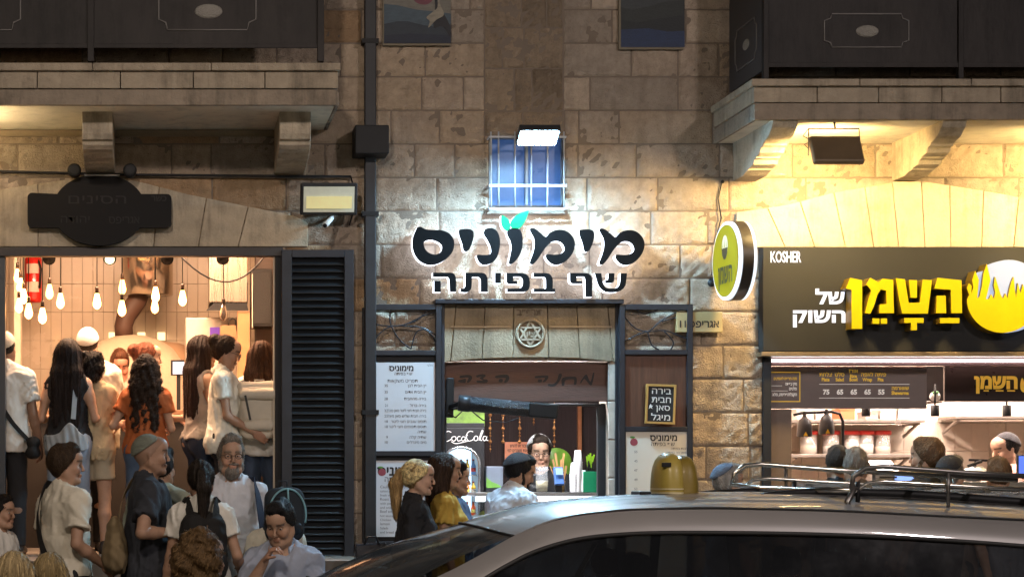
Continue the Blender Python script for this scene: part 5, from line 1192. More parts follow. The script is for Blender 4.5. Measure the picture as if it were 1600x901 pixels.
# ================================================================ people: one smooth surface per body, grown from a posed skeleton
def rot_x(a): c, s = math.cos(R(a)), math.sin(R(a)); return np.array([[1, 0, 0], [0, c, -s], [0, s, c]])
def rot_z(a): c, s = math.cos(R(a)), math.sin(R(a)); return np.array([[c, -s, 0], [s, c, 0], [0, 0, 1]])
def cone(p, a, b, ra, rb, sc=None):
    if sc is not None: p = p * sc; a = a * sc; b = b * sc
    ba = b - a; L = max(float(ba @ ba), 1e-9)
    t = np.clip(((p - a) @ ba) / L, 0, 1)
    return np.linalg.norm(p - a - t[:, None] * ba, axis=1) - (ra + t * (rb - ra))
class Vol:
    """a distance field on a grid; each shape is only evaluated near itself"""
    def __init__(s, lo, hi, h):
        s.lo = np.array(lo, float); s.h = h; s.n = np.ceil((np.array(hi) - s.lo) / h).astype(int) + 1
        s.D = np.full(s.n, .5, np.float32)
    def pts(s, lo, hi):
        i0 = np.clip(np.floor((np.array(lo) - s.lo) / s.h).astype(int), 0, s.n - 1); i1 = np.clip(np.ceil((np.array(hi) - s.lo) / s.h).astype(int) + 1, 1, s.n)
        if (i1 <= i0).any(): return None, None
        ax = [s.lo[k] + s.h * np.arange(i0[k], i1[k]) for k in range(3)]
        G = np.stack(np.meshgrid(*ax, indexing='ij'), -1)
        return tuple(slice(i0[k], i1[k]) for k in range(3)), G
    def put(s, fn, lo, hi, k=.02, op='u'):
        pad = k + 3 * s.h; sl, G = s.pts(np.array(lo) - pad, np.array(hi) + pad)
        if sl is None: return
        d = fn(G.reshape(-1, 3)).reshape(G.shape[:3]).astype(np.float32); D = s.D[sl]
        if op == 'u':
            h = np.clip(.5 + .5 * (D - d) / k, 0, 1); s.D[sl] = D * (1 - h) + d * h - k * h * (1 - h)
        else:
            h = np.clip(.5 - .5 * (D + d) / k, 0, 1); s.D[sl] = D * (1 - h) - d * h + k * h * (1 - h)
    def cone(s, a, b, ra, rb=None, k=.02, fr=None, sc=None, op='u'):
        """round cone a-b; fr = (origin, 3x3 axes): a and b are in that frame; sc flattens the section along the frame's axes"""
        rb = ra if rb is None else rb; a = np.array(a, float); b = np.array(b, float); sc_ = None if sc is None else np.array(sc, float)
        o, A = fr if fr is not None else (np.zeros(3), np.eye(3))
        wa, wb = o + A @ a, o + A @ b; m = max(ra, rb) / (1 if sc is None else min(1, min(sc)))
        f = (lambda p: cone((p - o) @ A, a, b, ra, rb, sc_))
        s.put(f, np.minimum(wa, wb) - m, np.maximum(wa, wb) + m, k, op)
    def cut(s, fn):
        sl, G = s.pts(s.lo, s.lo + s.n * s.h); d = fn(G.reshape(-1, 3)).reshape(G.shape[:3]); s.D = np.maximum(s.D, d.astype(np.float32))
    def wrinkle(s, amp, scale, seed, stretch=(1, 1, 1)):
        m = np.abs(s.D) < .035; idx = np.argwhere(m); p = s.lo + idx * s.h
        s.D[m] += amp * rng_noise(p * np.array(stretch), seed, scale, 6).astype(np.float32)
    def folds(s, amp, scale, seed, stretch=(1, 1, 1), bias=1.2):
        """ridged noise: soft valleys between sharper creases, as cloth hangs"""
        m = np.abs(s.D) < .04; p = s.lo + np.argwhere(m) * s.h
        q = p * np.array(stretch); w = rng_noise(q, seed + 50, scale * .4, 4)
        s.D[m] += np.clip(amp * (np.abs(rng_noise(q + .05 * w[:, None], seed, scale, 5)) - bias), -.018, .0015).astype(np.float32)
    def sample(s, p, A_):
        i = np.clip(np.round((p - s.lo) / s.h).astype(int), 0, s.n - 1); return A_[i[:, 0], i[:, 1], i[:, 2]]
    def strands(s, V, Fc, rs, count, length, flow, wid=.0042, curl=0., step=.014, lift=.004):
        """hair strands: ribbons that start on the surface and run over it along flow(p)"""
        if not len(V): return V, Fc, np.zeros((0, 3))
        G = np.stack(np.gradient(s.D), -1); k = rs.randint(0, len(V), count); p = V[k].copy(); n = max(3, int(length / step)); L = rs.uniform(.5, 1., count)
        paths = []; nrm = []; up = rs.uniform(-.001, lift, count); ph = rs.rand(count) * 6.28; fq = rs.uniform(70, 120, count); prev = None
        for i in range(n):
            g = s.sample(p, G); g /= np.linalg.norm(g, axis=1)[:, None] + 1e-6
            d = s.sample(p, s.D); p = p - g * np.clip(d - up, -.006, .006)[:, None]
            f = flow(p); f = f - g * (f * g).sum(1)[:, None]; f /= np.linalg.norm(f, axis=1)[:, None] + 1e-6
            if prev is not None: f = f * .6 + prev * .4
            prev = f; sd = np.cross(f, g); q = p.copy()
            if curl: q = p + sd * (curl * np.sin(ph + i * step * fq))[:, None] + g * (curl * .8 * np.cos(ph + i * step * fq))[:, None]
            paths.append(q); nrm.append(sd); p = p + f * (step * L)[:, None]
        Pp = np.stack(paths, 1); S_ = np.stack(nrm, 1); w = wid * np.linspace(1, .25, n)[None, :, None] * rs.uniform(.6, 1.3, (count, 1, 1))
        vv = np.stack([Pp - S_ * w / 2, Pp + S_ * w / 2], 2).reshape(-1, 3); base = len(V) + np.arange(count)[:, None] * n * 2 + np.arange(n - 1)[None] * 2; base = base.ravel()
        q = np.stack([base, base + 1, base + 3, base + 2], 1); tone = np.repeat(rs.uniform(.55, 1.75, count), n * 2)
        return np.concatenate([V, vv]), np.concatenate([Fc, q]), np.concatenate([np.ones(len(V)) * .85, tone])
    def mesh(s):
        D = s.D; D[0] = D[-1] = .1; D[:, 0] = D[:, -1] = .1; D[:, :, 0] = D[:, :, -1] = .1
        S = D < 0; c = [(i, j, k) for i in (0, 1) for j in (0, 1) for k in (0, 1)]; n = np.array(D.shape) - 1
        cnt = np.zeros(n, np.int8)
        for i, j, k in c: cnt += S[i:i + n[0], j:j + n[1], k:k + n[2]]
        idx = np.argwhere((cnt > 0) & (cnt < 8))
        if not len(idx): return np.zeros((0, 3)), np.zeros((0, 4), int)
        ids = np.full(n, -1, np.int64); ids[tuple(idx.T)] = np.arange(len(idx))
        acc = np.zeros((len(idx), 3)); w = np.zeros(len(idx)); vals = {o: D[tuple((idx + np.array(o)).T)] for o in c}
        for o in c:
            for ax in range(3):
                if o[ax]: continue
                q = list(o); q[ax] = 1; a, b = vals[o], vals[tuple(q)]; cr = (a < 0) != (b < 0); t = np.where(cr, a / np.where(cr, a - b, 1), 0)
                p = np.tile(np.array(o, float), (len(idx), 1)); p[:, ax] += t; acc[cr] += p[cr]; w += cr
        V = s.lo + s.h * (idx + acc / w[:, None]); Q = []
        for ax in range(3):
            u, v = (ax + 1) % 3, (ax + 2) % 3
            sl0 = [slice(None)] * 3; sl1 = [slice(None)] * 3; sl0[ax] = slice(0, -1); sl1[ax] = slice(1, None)
            a, b = S[tuple(sl0)], S[tuple(sl1)]; e = np.argwhere(a != b); e = e[(e[:, u] > 0) & (e[:, v] > 0) & (e[:, u] < n[u]) & (e[:, v] < n[v])]
            if not len(e): continue
            du = np.zeros(3, int); du[u] = 1; dv = np.zeros(3, int); dv[v] = 1
            q = np.stack([ids[tuple((e - du - dv).T)], ids[tuple((e - dv).T)], ids[tuple(e.T)], ids[tuple((e - du).T)]], 1)
            flip = ~a[tuple(e.T)]; q[flip] = q[flip][:, ::-1]; Q.append(q)
        return V, np.concatenate(Q)

M_skin = mat('skin', None, .55, vary=.10, vscale=22, attr=True, bump=.06, bscale=250, spec=.35)
M_eye = mat('eye_white', (.42, .40, .37), .25, vary=.02); M_iris = mat('iris', (.03, .018, .01), .15)
def cloth(name, c, bump=.10, rough=.85): return mat('cloth_' + name, c, rough, vary=.10, vscale=5, bump=bump, bscale=300, spec=.25)
def hairmat(name, c=None, curly=False):
    if c is not None: HAIRC[name] = c
    return mat('hair', None, .6, vary=.3, vscale=22, stretch=(2, 2, .5), bump=.5, bscale=60, attr=True, spec=.18)
HAIRC = {}

def ik(s, t, l1, l2, pole):
    d = t - s; L = min(np.linalg.norm(d), (l1 + l2) * .999); d = d / np.linalg.norm(d); t = s + d * L
    a = (l1 * l1 - l2 * l2 + L * L) / (2 * L); h = math.sqrt(max(l1 * l1 - a * a, 0)); p = pole - d * (pole @ d); p = p / np.linalg.norm(p)
    return s + d * a + p * h, t

PEOPLE = {}
def person(key, label, px, py, Y, zg, rz, *, fem=False, bulk=1., lean=0., sit=False, hy=0., hp=0., hr=None, hl=None, pole_r=(-.3, .5, -1), pole_l=(.3, .5, -1), curl=.5, hands=True,
           skin=(.42, .25, .165), top='tee', topc=('white', (.6, .58, .54)), bottom='pants', botc=('black', (.02, .02, .022)), hair='short', hairc=('black', (.012, .009, .008)), hairlen=.3,
           beard=None, brow=(.03, .02, .015), kippah=None, glasses=False, h=.0085, seed=None, neck=.075, hem=-.11, group=None, apron=False, scarf=None, stubble=0., hairside=0.):
    seed = seed if seed is not None else len(PEOPLE) * 13 + 5
    hz = .50 if sit else .93; hip = np.array([0, 0, hz]); A = rot_x(lean); T = (hip, A)
    tw = lambda q: hip + A @ np.array(q, float)
    hc = tw((0, -.012, .685)); HA = rot_z(hy) @ rot_x(lean * .55 + hp); Hd = (hc, HA)
    fw = .90 if fem else 1.
    top_z = hc[2] + .125
    ztop = PZ(py, Y); s = (ztop - zg) / top_z
    root = thing('person', label, 'person', (PX(px, Y), Y, zg), R(rz), group)
    # the head, not the feet, stands at the photo's place
    off = rot_z(rz) @ np.array([hc[0], hc[1], 0]) * s; root.location = (PX(px, Y) - off[0], Y - off[1], zg); root.scale = (s, s, s)
    # joints
    J = {}
    for sd, sg in (('r', -1), ('l', 1)):
        sh = tw((sg * .172 * fw * (1 + (bulk - 1) * .4), .012, .455)); tg = hr if sd == 'r' else hl
        tg = np.array(tg, float) if tg is not None else tw((sg * .27 * fw, -.05, -.06))
        el, wr = ik(sh, tg, .285, .245, np.array(pole_r if sd == 'r' else pole_l, float)); J[sd] = (sh, el, wr)
    legs = []
    for sg in (-1, 1):
        hj = hip + np.array([sg * .085, 0, -.03])
        if sit: kn = hj + np.array([sg * .03, -.42, .01]); an = kn + np.array([0, .02, -.40])
        else: kn = np.array([sg * .10, -.02, .49]); an = np.array([sg * .11, .02, .08])
        legs.append((hj, kn, an))
    b = bulk
    def torso(V, o=0., belly=0.):
        k = .05; V.cone((-.055, 0, 0), (.055, 0, 0), (.118 + o) * (1.06 if fem else 1) * (.6 + .4 * b), k=k, fr=T, sc=(1, 1.12, 1))
        V.cone((0, 0, .0), (0, 0, .20), (.150 if not fem else .142) * b + o, (.138 if not fem else .118) * b + o, k, T, (1, 1.32 / (1 + .1 * (b - 1)), 1))
        V.cone((0, -.0, .20), (0, 0, .37), (.138 if not fem else .120) * b + o, (.168 if not fem else .145) * (.5 + .5 * b) + o, k, T, (1, 1.42, 1))
        if b > 1.1: V.cone((0, -.05, .08), (0, -.05, .2), .12 * b + o, .11 * b + o, .06, T)
        V.cone((-.13 * fw, .005, .445), (.13 * fw, .005, .445), .066 + o, k=k, fr=T)
        for sg in (-1, 1):
            V.cone((sg * .13 * fw, .012, .465), (0, .02, .545), .052 + o * .7, .048 + o * .5, .04, T)
            V.cone((sg * .075, .055, -.035), (sg * .075, .05, -.05), .088 + o, k=.04, fr=T)
            if fem: V.cone((sg * .072, -.075, .325), (sg * .072, -.085, .32), .062 + o, k=.045, fr=T)
    ext = np.concatenate([np.stack(J['r'] + J['l']), np.stack([q for l in legs for q in l]), [hc]])
    lo = np.minimum(ext.min(0), hc - .2) - np.array([.13, .16, .09]); hi = np.maximum(ext.max(0), hc + .14) + np.array([.13, .16, .03]); lo[2] = -.01
    # ---- body
    V = Vol(lo, hi, h); torso(V)
    V.cone((0, .022, .50), (0, .0, .62), .055 * (.92 if fem else 1.05), .052 * (.92 if fem else 1.05), .035, T)
    for sd in 'rl':
        sh, el, wr = J[sd]; V.cone(sh, sh + (el - sh) * .45, .054 * (.85 if fem else 1), .05 * (.85 if fem else 1.02), .03); V.cone(sh + (el - sh) * .3, el, .049 * (.85 if fem else 1), .037 * (.9 if fem else 1), .02)
        V.cone(el, el + (wr - el) * .35, .038 * (.9 if fem else 1), .040 * (.88 if fem else 1), .015); V.cone(el + (wr - el) * .35, wr, .040 * (.88 if fem else 1), .026 * (.9 if fem else 1), .015)
        if not hands: d = (wr - el) / np.linalg.norm(wr - el); V.cone(wr, wr + d * .1, .028, .03, .015)
    for hj, kn, an in legs:
        V.cone(hj, kn, .088 * (.5 + .5 * b), .055, .04); V.cone(kn, kn + (an - kn) * .35 + np.array([0, .015, 0]), .052, .056, .02); V.cone(kn + (an - kn) * .35 + np.array([0, .015, 0]), an, .055, .036, .02)
        V.cone(an + np.array([0, .02, -.045]), an + np.array([0, -.15, -.05]), .034, .028, .02)
    # head
    K = dict(fr=Hd)
    V.cone((0, .018, .03), (0, .020, .031), .0935, k=.03, fr=Hd, sc=(1.24, 1, .99)); V.cone((0, -.012, -.03), (0, -.02, -.065), .069, .052, .03, Hd, (1.06, 1, 1))
    V.cone((-.012, -.072, -.094), (.012, -.072, -.094), .020 if fem else .024, k=.025, **K); V.cone((0, -.045, .055), (0, -.045, .06), .062, k=.03, fr=Hd)
    V.cone((-.036, -.079, .030), (.036, -.079, .030), .014, k=.014, **K)
    for sg in (-1, 1):
        V.cone((sg * .034, -.097, .012), (sg * .030, -.100, .010), .0155, k=.012, fr=Hd, op='s'); V.cone((sg * .042, -.062, -.018), (sg * .038, -.066, -.03), .026, k=.02, fr=Hd)
        V.cone((sg * .076, .012, .016), (sg * .077, .006, -.020), .0145, .0105, .006, Hd, (1.9, 1, 1)); V.cone((sg * .064, .0, -.05), (sg * .045, -.04, -.085), .02, .022, .03, Hd)
    V.cone((0, -.092, .022), (0, -.1125, -.022), .0075, .0100, .010, Hd); V.cone((-.010, -.102, -.027), (.010, -.102, -.027), .0078, k=.007, **K)
    V.cone((-.017, -.092, -.053), (.017, -.092, -.053), .0085, k=.006, **K); V.cone((-.015, -.091, -.064), (.015, -.091, -.064), .009, k=.006, **K); V.cone((-.02, -.103, -.0585), (.02, -.103, -.0585), .0035, k=.003, fr=Hd, op='s')
    Vb, Fb = V.mesh()
    col = np.tile(np.array(skin), (len(Vb), 1)); q = (Vb - hc) @ HA
    def blend(mask, c): 
        col[:] = col * (1 - mask[:, None]) + np.array(c) * mask[:, None]
    face = (q[:, 1] < -.055) & (np.abs(q[:, 0]) < .09) & (np.abs(q[:, 2]) < .14)
    blend(.45 * face * np.clip(1.6 - np.hypot(q[:, 0] / .019, (q[:, 2] + .0585) / .011), 0, 1), np.array(skin) * (.95, .52, .52))
    blend(.35 * face * np.exp(-((np.abs(q[:, 0]) - .04) ** 2 + (q[:, 2] + .03) ** 2) / .0006), np.array(skin) * (1.15, .75, .7))
    bz = .0385 - 4 * (np.abs(q[:, 0]) - .035) ** 2; blend(.9 * face * np.clip(1.7 - np.abs(q[:, 2] - bz) / .0055, 0, 1) * ((np.abs(q[:, 0]) > .012) & (np.abs(q[:, 0]) < .056)), brow)
    if stubble: blend(stubble * (q[:, 2] < -.045) * (q[:, 1] < .0) * (q[:, 2] > -.15), np.array(skin) * .35)
    if hair == 'shaved': blend(.55 * (q[:, 1] * .77 + q[:, 2] * .64 > .0) * (q[:, 2] > -.07), np.array(skin) * .45)
    Vs, Fs, Cs, mi = [Vb], [Fb], [col], [np.zeros(len(Fb), int)]; nv = len(Vb)
    for sg in (-1, 1):                       # eyes
        for c_, r_, m_ in (((sg * .032, -.0765, .0115), .0118, 1), ((sg * .032, -.0820, .0105), .0070, 2), ((sg * .032, -.0768, .0115), .0134, 0)):
            e = MB().sphere((0, 0, 0), r_, 10); ev = hc + (np.array(e.v) + c_) @ HA.T; ef = np.array(e.f)
            if m_ == 0: zz = np.array(e.v)[:, 2][ef].mean(1) / r_; ef = ef[(zz > .30) | (zz < -.50)]
            Vs.append(ev); Fs.append(ef + nv); Cs.append(np.tile(skin, (len(ev), 1))); mi.append(np.full(len(ef), m_)); nv += len(ev)
    if hands:
        for sd, sg in (('r', -1), ('l', 1)):
            sh, el, wr = J[sd]; f = (wr - el) / np.linalg.norm(wr - el); inn = np.array([-sg, 0, 0.]) if abs(f[0]) < .8 else np.array([0, 0, -1.])
            n = inn - f * (inn @ f); n /= np.linalg.norm(n); sdv = np.cross(f, n) * sg; sdv = sdv if sdv[1] < 0 or abs(sdv[1]) < .3 else -sdv      # thumb side towards the front
            HF = (wr, np.stack([sdv, f, n], 1)); hv = Vol(wr - .21, wr + .21, .0062)
            hv.cone((0, -.03, 0), (0, .02, 0), .026, .024, .012, HF, (1, 1, 1.3)); hv.cone((.008, .03, 0), (.012, .082, .002), .030, .026, .012, HF, (1, 1, 2.)); hv.cone((-.012, .03, 0), (-.018, .078, .002), .028, .024, .012, HF, (1, 1, 2.))
            for fx, ln in ((.031, .072), (.010, .080), (-.011, .075), (-.030, .058)):
                p0 = np.array([fx, .088, .002]); a1, a2 = curl * .9, curl * 2.0
                p1 = p0 + ln * .5 * np.array([fx * .8, math.cos(a1), math.sin(a1)]); p2 = p1 + ln * .5 * np.array([0, math.cos(a2), math.sin(a2)])
                hv.cone(p0, p1, .0092, .0085, .004, HF); hv.cone(p1, p2, .0085, .0068, .003, HF)
            t0 = np.array([.030, .025, .004]); t1 = t0 + np.array([.030, .030, .010]); t2 = t1 + np.array([.008, .030, .014 + .02 * curl])
            hv.cone(t0, t1, .0125, .0100, .008, HF); hv.cone(t1, t2, .0100, .0078, .003, HF)
            hvv, hf = hv.mesh(); Vs.append(hvv); Fs.append(hf + nv); Cs.append(np.tile(np.array(skin) * (.95, .86, .84), (len(hvv), 1))); mi.append(np.zeros(len(hf), int)); nv += len(hvv)
    mesh_obj('body', np.concatenate(Vs), np.concatenate(Fs), [M_skin, M_eye, M_iris], root, np.concatenate(mi), True, True, np.concatenate(Cs))
    # ---- clothes
    hB = h * 1.25
    if bottom:
        V = Vol(lo - .03, np.array([hi[0] + .03, hi[1] + .03, tw((0, 0, .22))[2] + .05]), h * 1.5)
        for q_ in (0,): V.cone((-.055, 0, 0), (.055, 0, 0), .132 * (.6 + .4 * b) * (1.05 if fem else 1), k=.05, fr=T, sc=(1, 1.10, 1)); V.cone((0, 0, .0), (0, 0, .12), (.150 if not fem else .139) * b + .002, (.140 if not fem else .122) * b, .05, T, (1, 1.34, 1))
        for hj, kn, an in legs:
            V.cone(hj + np.array([0, .045, 0]), hj + np.array([0, .04, -.03]), .096, k=.05)
            if bottom == 'skirt': continue
            lw = .014 if bottom == 'pants' else .03
            if bottom == 'shorts':
                e = hj + (kn - hj) * .62; V.put(lambda p, hj=hj, e=e: np.maximum(cone(p, hj, e + (e - hj) * .3, .100, .098), (p - e) @ ((e - hj) / np.linalg.norm(e - hj))), np.minimum(hj, e) - .12, np.maximum(hj, e) + .12, .04)
            else:
                V.cone(hj, kn, .097 * (.5 + .5 * b), .074, .04)
                e = an + np.array([0, 0, -.015]); V.put(lambda p, kn=kn, e=e: np.maximum(cone(p, kn, e + (e - kn) * .1, .073, .066), (p - e) @ ((e - kn) / np.linalg.norm(e - kn))), np.minimum(kn, e) - .1, np.maximum(kn, e) + .1, .03)
        if bottom == 'skirt': V.put(lambda p: np.maximum(cone(p, hip, np.array([0, 0, .2]), .15, .26), .32 - p[:, 2]), (-.3, -.3, .2), (.3, .3, hip[2] + .1), .04)
        V.folds(.007, 48, seed + 1, (1, 1, .7), .45); Vc, Fc = V.mesh(); mesh_obj({'pants': 'trousers', 'shorts': 'shorts', 'skirt': 'skirt'}[bottom], Vc, Fc, cloth(*botc), root, None, True, True)
        if not sit:
            for hj, kn, an in legs:
                V = Vol(an - (.09, .25, .1), an + (.09, .12, .1), .012); V.cone(an + np.array([0, .03, -.045]), an + np.array([0, -.16, -.05]), .045, .036, .02); V.cone(an + np.array([0, .02, -.05]), an + np.array([0, .01, .0]), .046, .044, .02); V.cut(lambda p, z=an[2] - .083: z - p[:, 2])
                Vc, Fc = V.mesh(); mesh_obj('shoe', Vc, Fc, mat('shoe_leather', (.03, .025, .022), .5), root, None, True, True)
    if top:
        V = Vol(lo - .04, np.maximum(hi, hc) + .04, hB); o = .013 if top != 'tank' else .007
        torso(V, o)
        V.cone((0, -.004, hem + .0), (0, .0, .2), (.155 if not fem else .146) * b + o, (.146 if not fem else .126) * b + o, .05, T, (1, 1.22, 1))
        if top != 'tank':
            if fem: V.cone((0, 0, .02), (0, 0, .34), .138 * b + o, .136 * b + o, .05, T, (1, 1.3, 1))
            for sd in 'rl':
                sh, el, wr = J[sd]; g_ = .85 if fem else 1
                if top == 'tee':
                    e = sh + (el - sh) * (.62 if not fem else .48)
                    V.put(lambda p, sh=sh, e=e: np.maximum(cone(p, sh, e + (e - sh) * .4, .066 * g_, .071 * g_), (p - e) @ ((e - sh) / np.linalg.norm(e - sh))), np.minimum(sh, e) - .09, np.maximum(sh, e) + .09, .035)
                else:
                    V.cone(sh, el, .066 * g_, .054 * g_, .03); e = wr - (wr - el) * .04
                    if top == 'rolled': e = el + (wr - el) * .35
                    V.put(lambda p, el=el, e=e: np.maximum(cone(p, el, e, .054 * g_, .042 * g_), (p - e) @ ((e - el) / np.linalg.norm(e - el))), np.minimum(el, e) - .07, np.maximum(el, e) + .07, .025)
        ti = hip, A
        V.cut(lambda p: hem - ((p - hip) @ A)[:, 2])
        V.cone((0, -.02, .56), (0, -.03, .75), neck, neck + .03, .012, T, op='s')
        if top == 'tank':
            for sg in (-1, 1): V.cone((sg * .215 * fw, 0, .50), (sg * .20 * fw, 0, .34), .075, .065, .012, T, op='s')
            V.cone((0, -.10, .52), (0, -.10, .56), .085, k=.012, fr=T, op='s'); V.cone((0, .12, .52), (0, .12, .50), .09, k=.012, fr=T, op='s')
        V.folds(.013, 46, seed, (1, 1, .5)); V.folds(.006, 85, seed + 3, (1.1, 1.1, .75), .9)
        Vc, Fc = V.mesh(); mesh_obj({'tee': 'tee_shirt', 'tank': 'tank_top', 'shirt': 'shirt', 'rolled': 'shirt'}[top], Vc, Fc, cloth(*topc), root, None, True, True)
        if top in ('shirt', 'rolled'):       # collar and button band
            m = MB(); c0 = [tw((.068 * math.sin(a), .012 - .070 * math.cos(a), .555 - .045 * (math.cos(a) > .8) - .01 * math.cos(a))) for a in np.linspace(.25, 2 * math.pi - .25, 22)]
            for p0_, p1_ in zip(c0[:-1], c0[1:]):
                up = np.array([0, 0, .03]); out_ = lambda p: (p - tw((0, .012, .55))) * np.array([1, 1, 0]) * .35
                m.add([p0_ - up, p1_ - up, p1_ + up, p0_ + up, p0_ - up * 1.4 + out_(p0_), p1_ - up * 1.4 + out_(p1_)], [(0, 1, 2, 3), (3, 2, 5, 4)], True)
            m.build('collar', cloth(*topc), root, local=True)
    # ---- hair
    hm = hairmat(*hairc, curly='curly' in hair)
    hl_lo = hc + np.array([-.24, -.20, -.66 if 'long' in hair or hair == 'ponytail' else -.24]); V = Vol(hl_lo, hc + (.24, .36, .24), .0072)
    if hair != 'shaved':
        cr = .004 if hair == 'buzz' else .013 if hair in ('short', 'ponytail', 'bun') else .02
        nrm_ = np.array([0, .80, .60]); thr = -.012 if hair not in ('long', 'curly_long') else -.018
        V.put(lambda p: cone((p - hc) @ HA, np.array([0, .018, .032]), np.array([0, .022, .034]), .0935 + cr, .0935 + cr, np.array([1.20, 1, .98])), hc - .16, hc + .16, .01)
        V.cut(lambda p: np.maximum(thr - ((p - hc) @ HA) @ nrm_, -.105 - ((p - hc) @ HA)[:, 2]))
        if hair in ('short', 'quiff'):
            V.cone((-.03, -.055, .115), (.035, -.055, .115), .030, k=.03, fr=Hd); V.cone((0, .05, .10), (0, -.03, .118), .05, .042, .03, Hd)
        if hair in ('long', 'curly_long'):
            L = hairlen; w0 = .062 if hair == 'long' else .07
            BK = (hc, rot_z(hy) @ rot_x(lean * .6))
            for x in (-.055, 0, .055):
                V.cone((x, .035, .02), (x * 1.25, .075, -.14), w0, w0 * .95, .03, Hd); V.cone((x * 1.25 + hairside * .3, .085, -.14), (x * 1.3 + hairside, .105, -L), w0 * .95, w0 * .55, .03, BK)
            for sg in (-1, 1): V.cone((sg * .075, -.012, .03), (sg * .085, .02, -.15), .032, .034, .02, Hd); V.cone((sg * .085 + hairside * .3, .03, -.15), (sg * .10 + hairside, .05, -L * .8), .034, .02, .02, BK)
        if hair == 'bob':
            for x in (-.06, 0, .06): V.cone((x, .03, .0), (x * 1.3, .05, -.16), .06, .045, .03, Hd)
        if hair == 'ponytail':
            V.cone((0, .10, .045), (0, .135, .045), .028, k=.02, fr=Hd); V.cone((0, .135, .045), (0, .165, -.04), .036, .045, .02, Hd); V.cone((0, .165, -.04), (hairside, .150, -hairlen), .045, .018, .02, Hd)
        if hair == 'bun': V.cone((0, .10, .07), (0, .12, .075), .048, k=.015, fr=Hd)
        if hair == 'curly_big':
            for sx, sy, sz, r_ in ((0, .03, .07, .10), (-.08, .03, .0, .075), (.08, .03, .0, .075), (0, .09, .0, .09), (-.09, .05, -.10, .07), (.09, .05, -.10, .07), (0, .10, -.11, .08)): V.cone((sx, sy, sz), (sx, sy, sz - .01), r_, k=.03, fr=Hd)
        if hair == 'curly_bun':
            for sx, sy, sz, r_ in ((0, .10, .04, .075), (-.06, .10, .0, .06), (.06, .10, .0, .06), (0, .12, -.07, .07), (.05, .08, .09, .05), (-.05, .08, .09, .05)): V.cone((sx, sy, sz), (sx, sy, sz - .01), r_, k=.03, fr=Hd)
        if 'curly' in hair: V.wrinkle(.0085, 75, seed + 7); V.wrinkle(.004, 150, seed + 8)
        elif hair in ('long', 'ponytail', 'bun', 'bob'):
            m_ = np.abs(V.D) < .03; p = V.lo + np.argwhere(m_) * V.h; q = (p - hc) @ HA; th = np.arctan2(q[:, 0], q[:, 1] + .05)
            V.D[m_] += (.0030 * np.sin(th * 26 + 2.5 * rng_noise(p, seed, 9, 4)) + .0022 * np.sin(th * 47 + 3 * rng_noise(p, seed + 2, 7, 4)) + .004 * rng_noise(p * np.array([1, 1, .35]), seed + 4, 22, 4)).astype(np.float32)
        elif hair in ('short', 'quiff'): V.wrinkle(.0032, 90, seed + 7, (1, 1, .5))
        Vc, Fc = V.mesh(); rs = np.random.RandomState(seed)
        if len(Vc):
            crw = hc + HA @ np.array([0, .05, .12])
            def flow(p):
                if hair in ('long', 'bob', 'curly_long', 'curly_big', 'curly_bun'): f = (p - crw) * np.array([.6, .6, 0]) + np.array([0, 0, -.12])
                elif hair in ('ponytail', 'bun'):
                    t_ = hc + HA @ np.array([0, .13, .05]); f = t_ - p; lowr = ((p - t_) @ HA)[:, 1] > -.02; f[lowr] = np.array([0, .01, -.12])
                else: f = (p - crw) * np.array([1, 1, .4]) + np.array([0, 0, -.02]) + .05 * HA[:, 1] * -1
                return f + rs.normal(0, .012, p.shape)
            cl_ = 'curly' in hair; long_ = hair in ('long', 'curly_long', 'ponytail')
            Vc, Fc, tn = V.strands(Vc, Fc, rs, int((900 if long_ else 650) * (1.4 if cl_ else 1)), .26 if long_ else .11 if cl_ else .05 if hair in ('short', 'quiff', 'buzz') else .10, flow, .0055 if cl_ else .0045, .008 if cl_ else 0., .010 if not long_ or cl_ else .016, .009 if cl_ else .002 if hair == 'buzz' else .006)
            mesh_obj('hair', Vc, Fc, hm, root, None, True, True, np.array(HAIRC[hairc[0]])[None] * tn[:, None])
    if beard:
        V = Vol(hc - .15, hc + .15, .0062)
        V.cone((0, -.014, -.04), (0, -.03, -.08), .068, .058, .03, Hd, (1.03, 1, 1)); V.cone((0, -.068, -.10), (0, -.062, -.115), .034, .03, .03, Hd)
        for sg in (-1, 1): V.cone((sg * .066, .0, -.01), (sg * .058, -.02, -.07), .017, .026, .02, Hd)
        V.cone((-.03, -.093, -.041), (.03, -.093, -.041), .0085, k=.006, fr=Hd)
        V.cut(lambda p: np.maximum(np.minimum(((p - hc) @ HA)[:, 2] + .036, .07 - np.abs(((p - hc) @ HA)[:, 0]) * 1.15), ((p - hc) @ HA)[:, 1] - .025))
        V.cone((-.016, -.112, -.060), (.016, -.112, -.060), .0125, k=.004, fr=Hd, op='s'); V.wrinkle(.003, 110, seed + 9, (1, 1, .5))
        Vc, Fc = V.mesh(); rs = np.random.RandomState(seed); bm_ = hairmat(*beard)
        Vc, Fc, tn = V.strands(Vc, Fc, rs, 420, .035, lambda p: np.tile(np.array([0, -.02, -.1]), (len(p), 1)) + rs.normal(0, .04, p.shape), .004, 0., .009, .004)
        mesh_obj('beard', Vc, Fc, bm_, root, None, True, True, np.array(HAIRC[beard[0]])[None] * tn[:, None])
    ex = .004 if hair == 'shaved' else .009 if hair == 'buzz' else .023 if hair in ('short', 'quiff') else .022
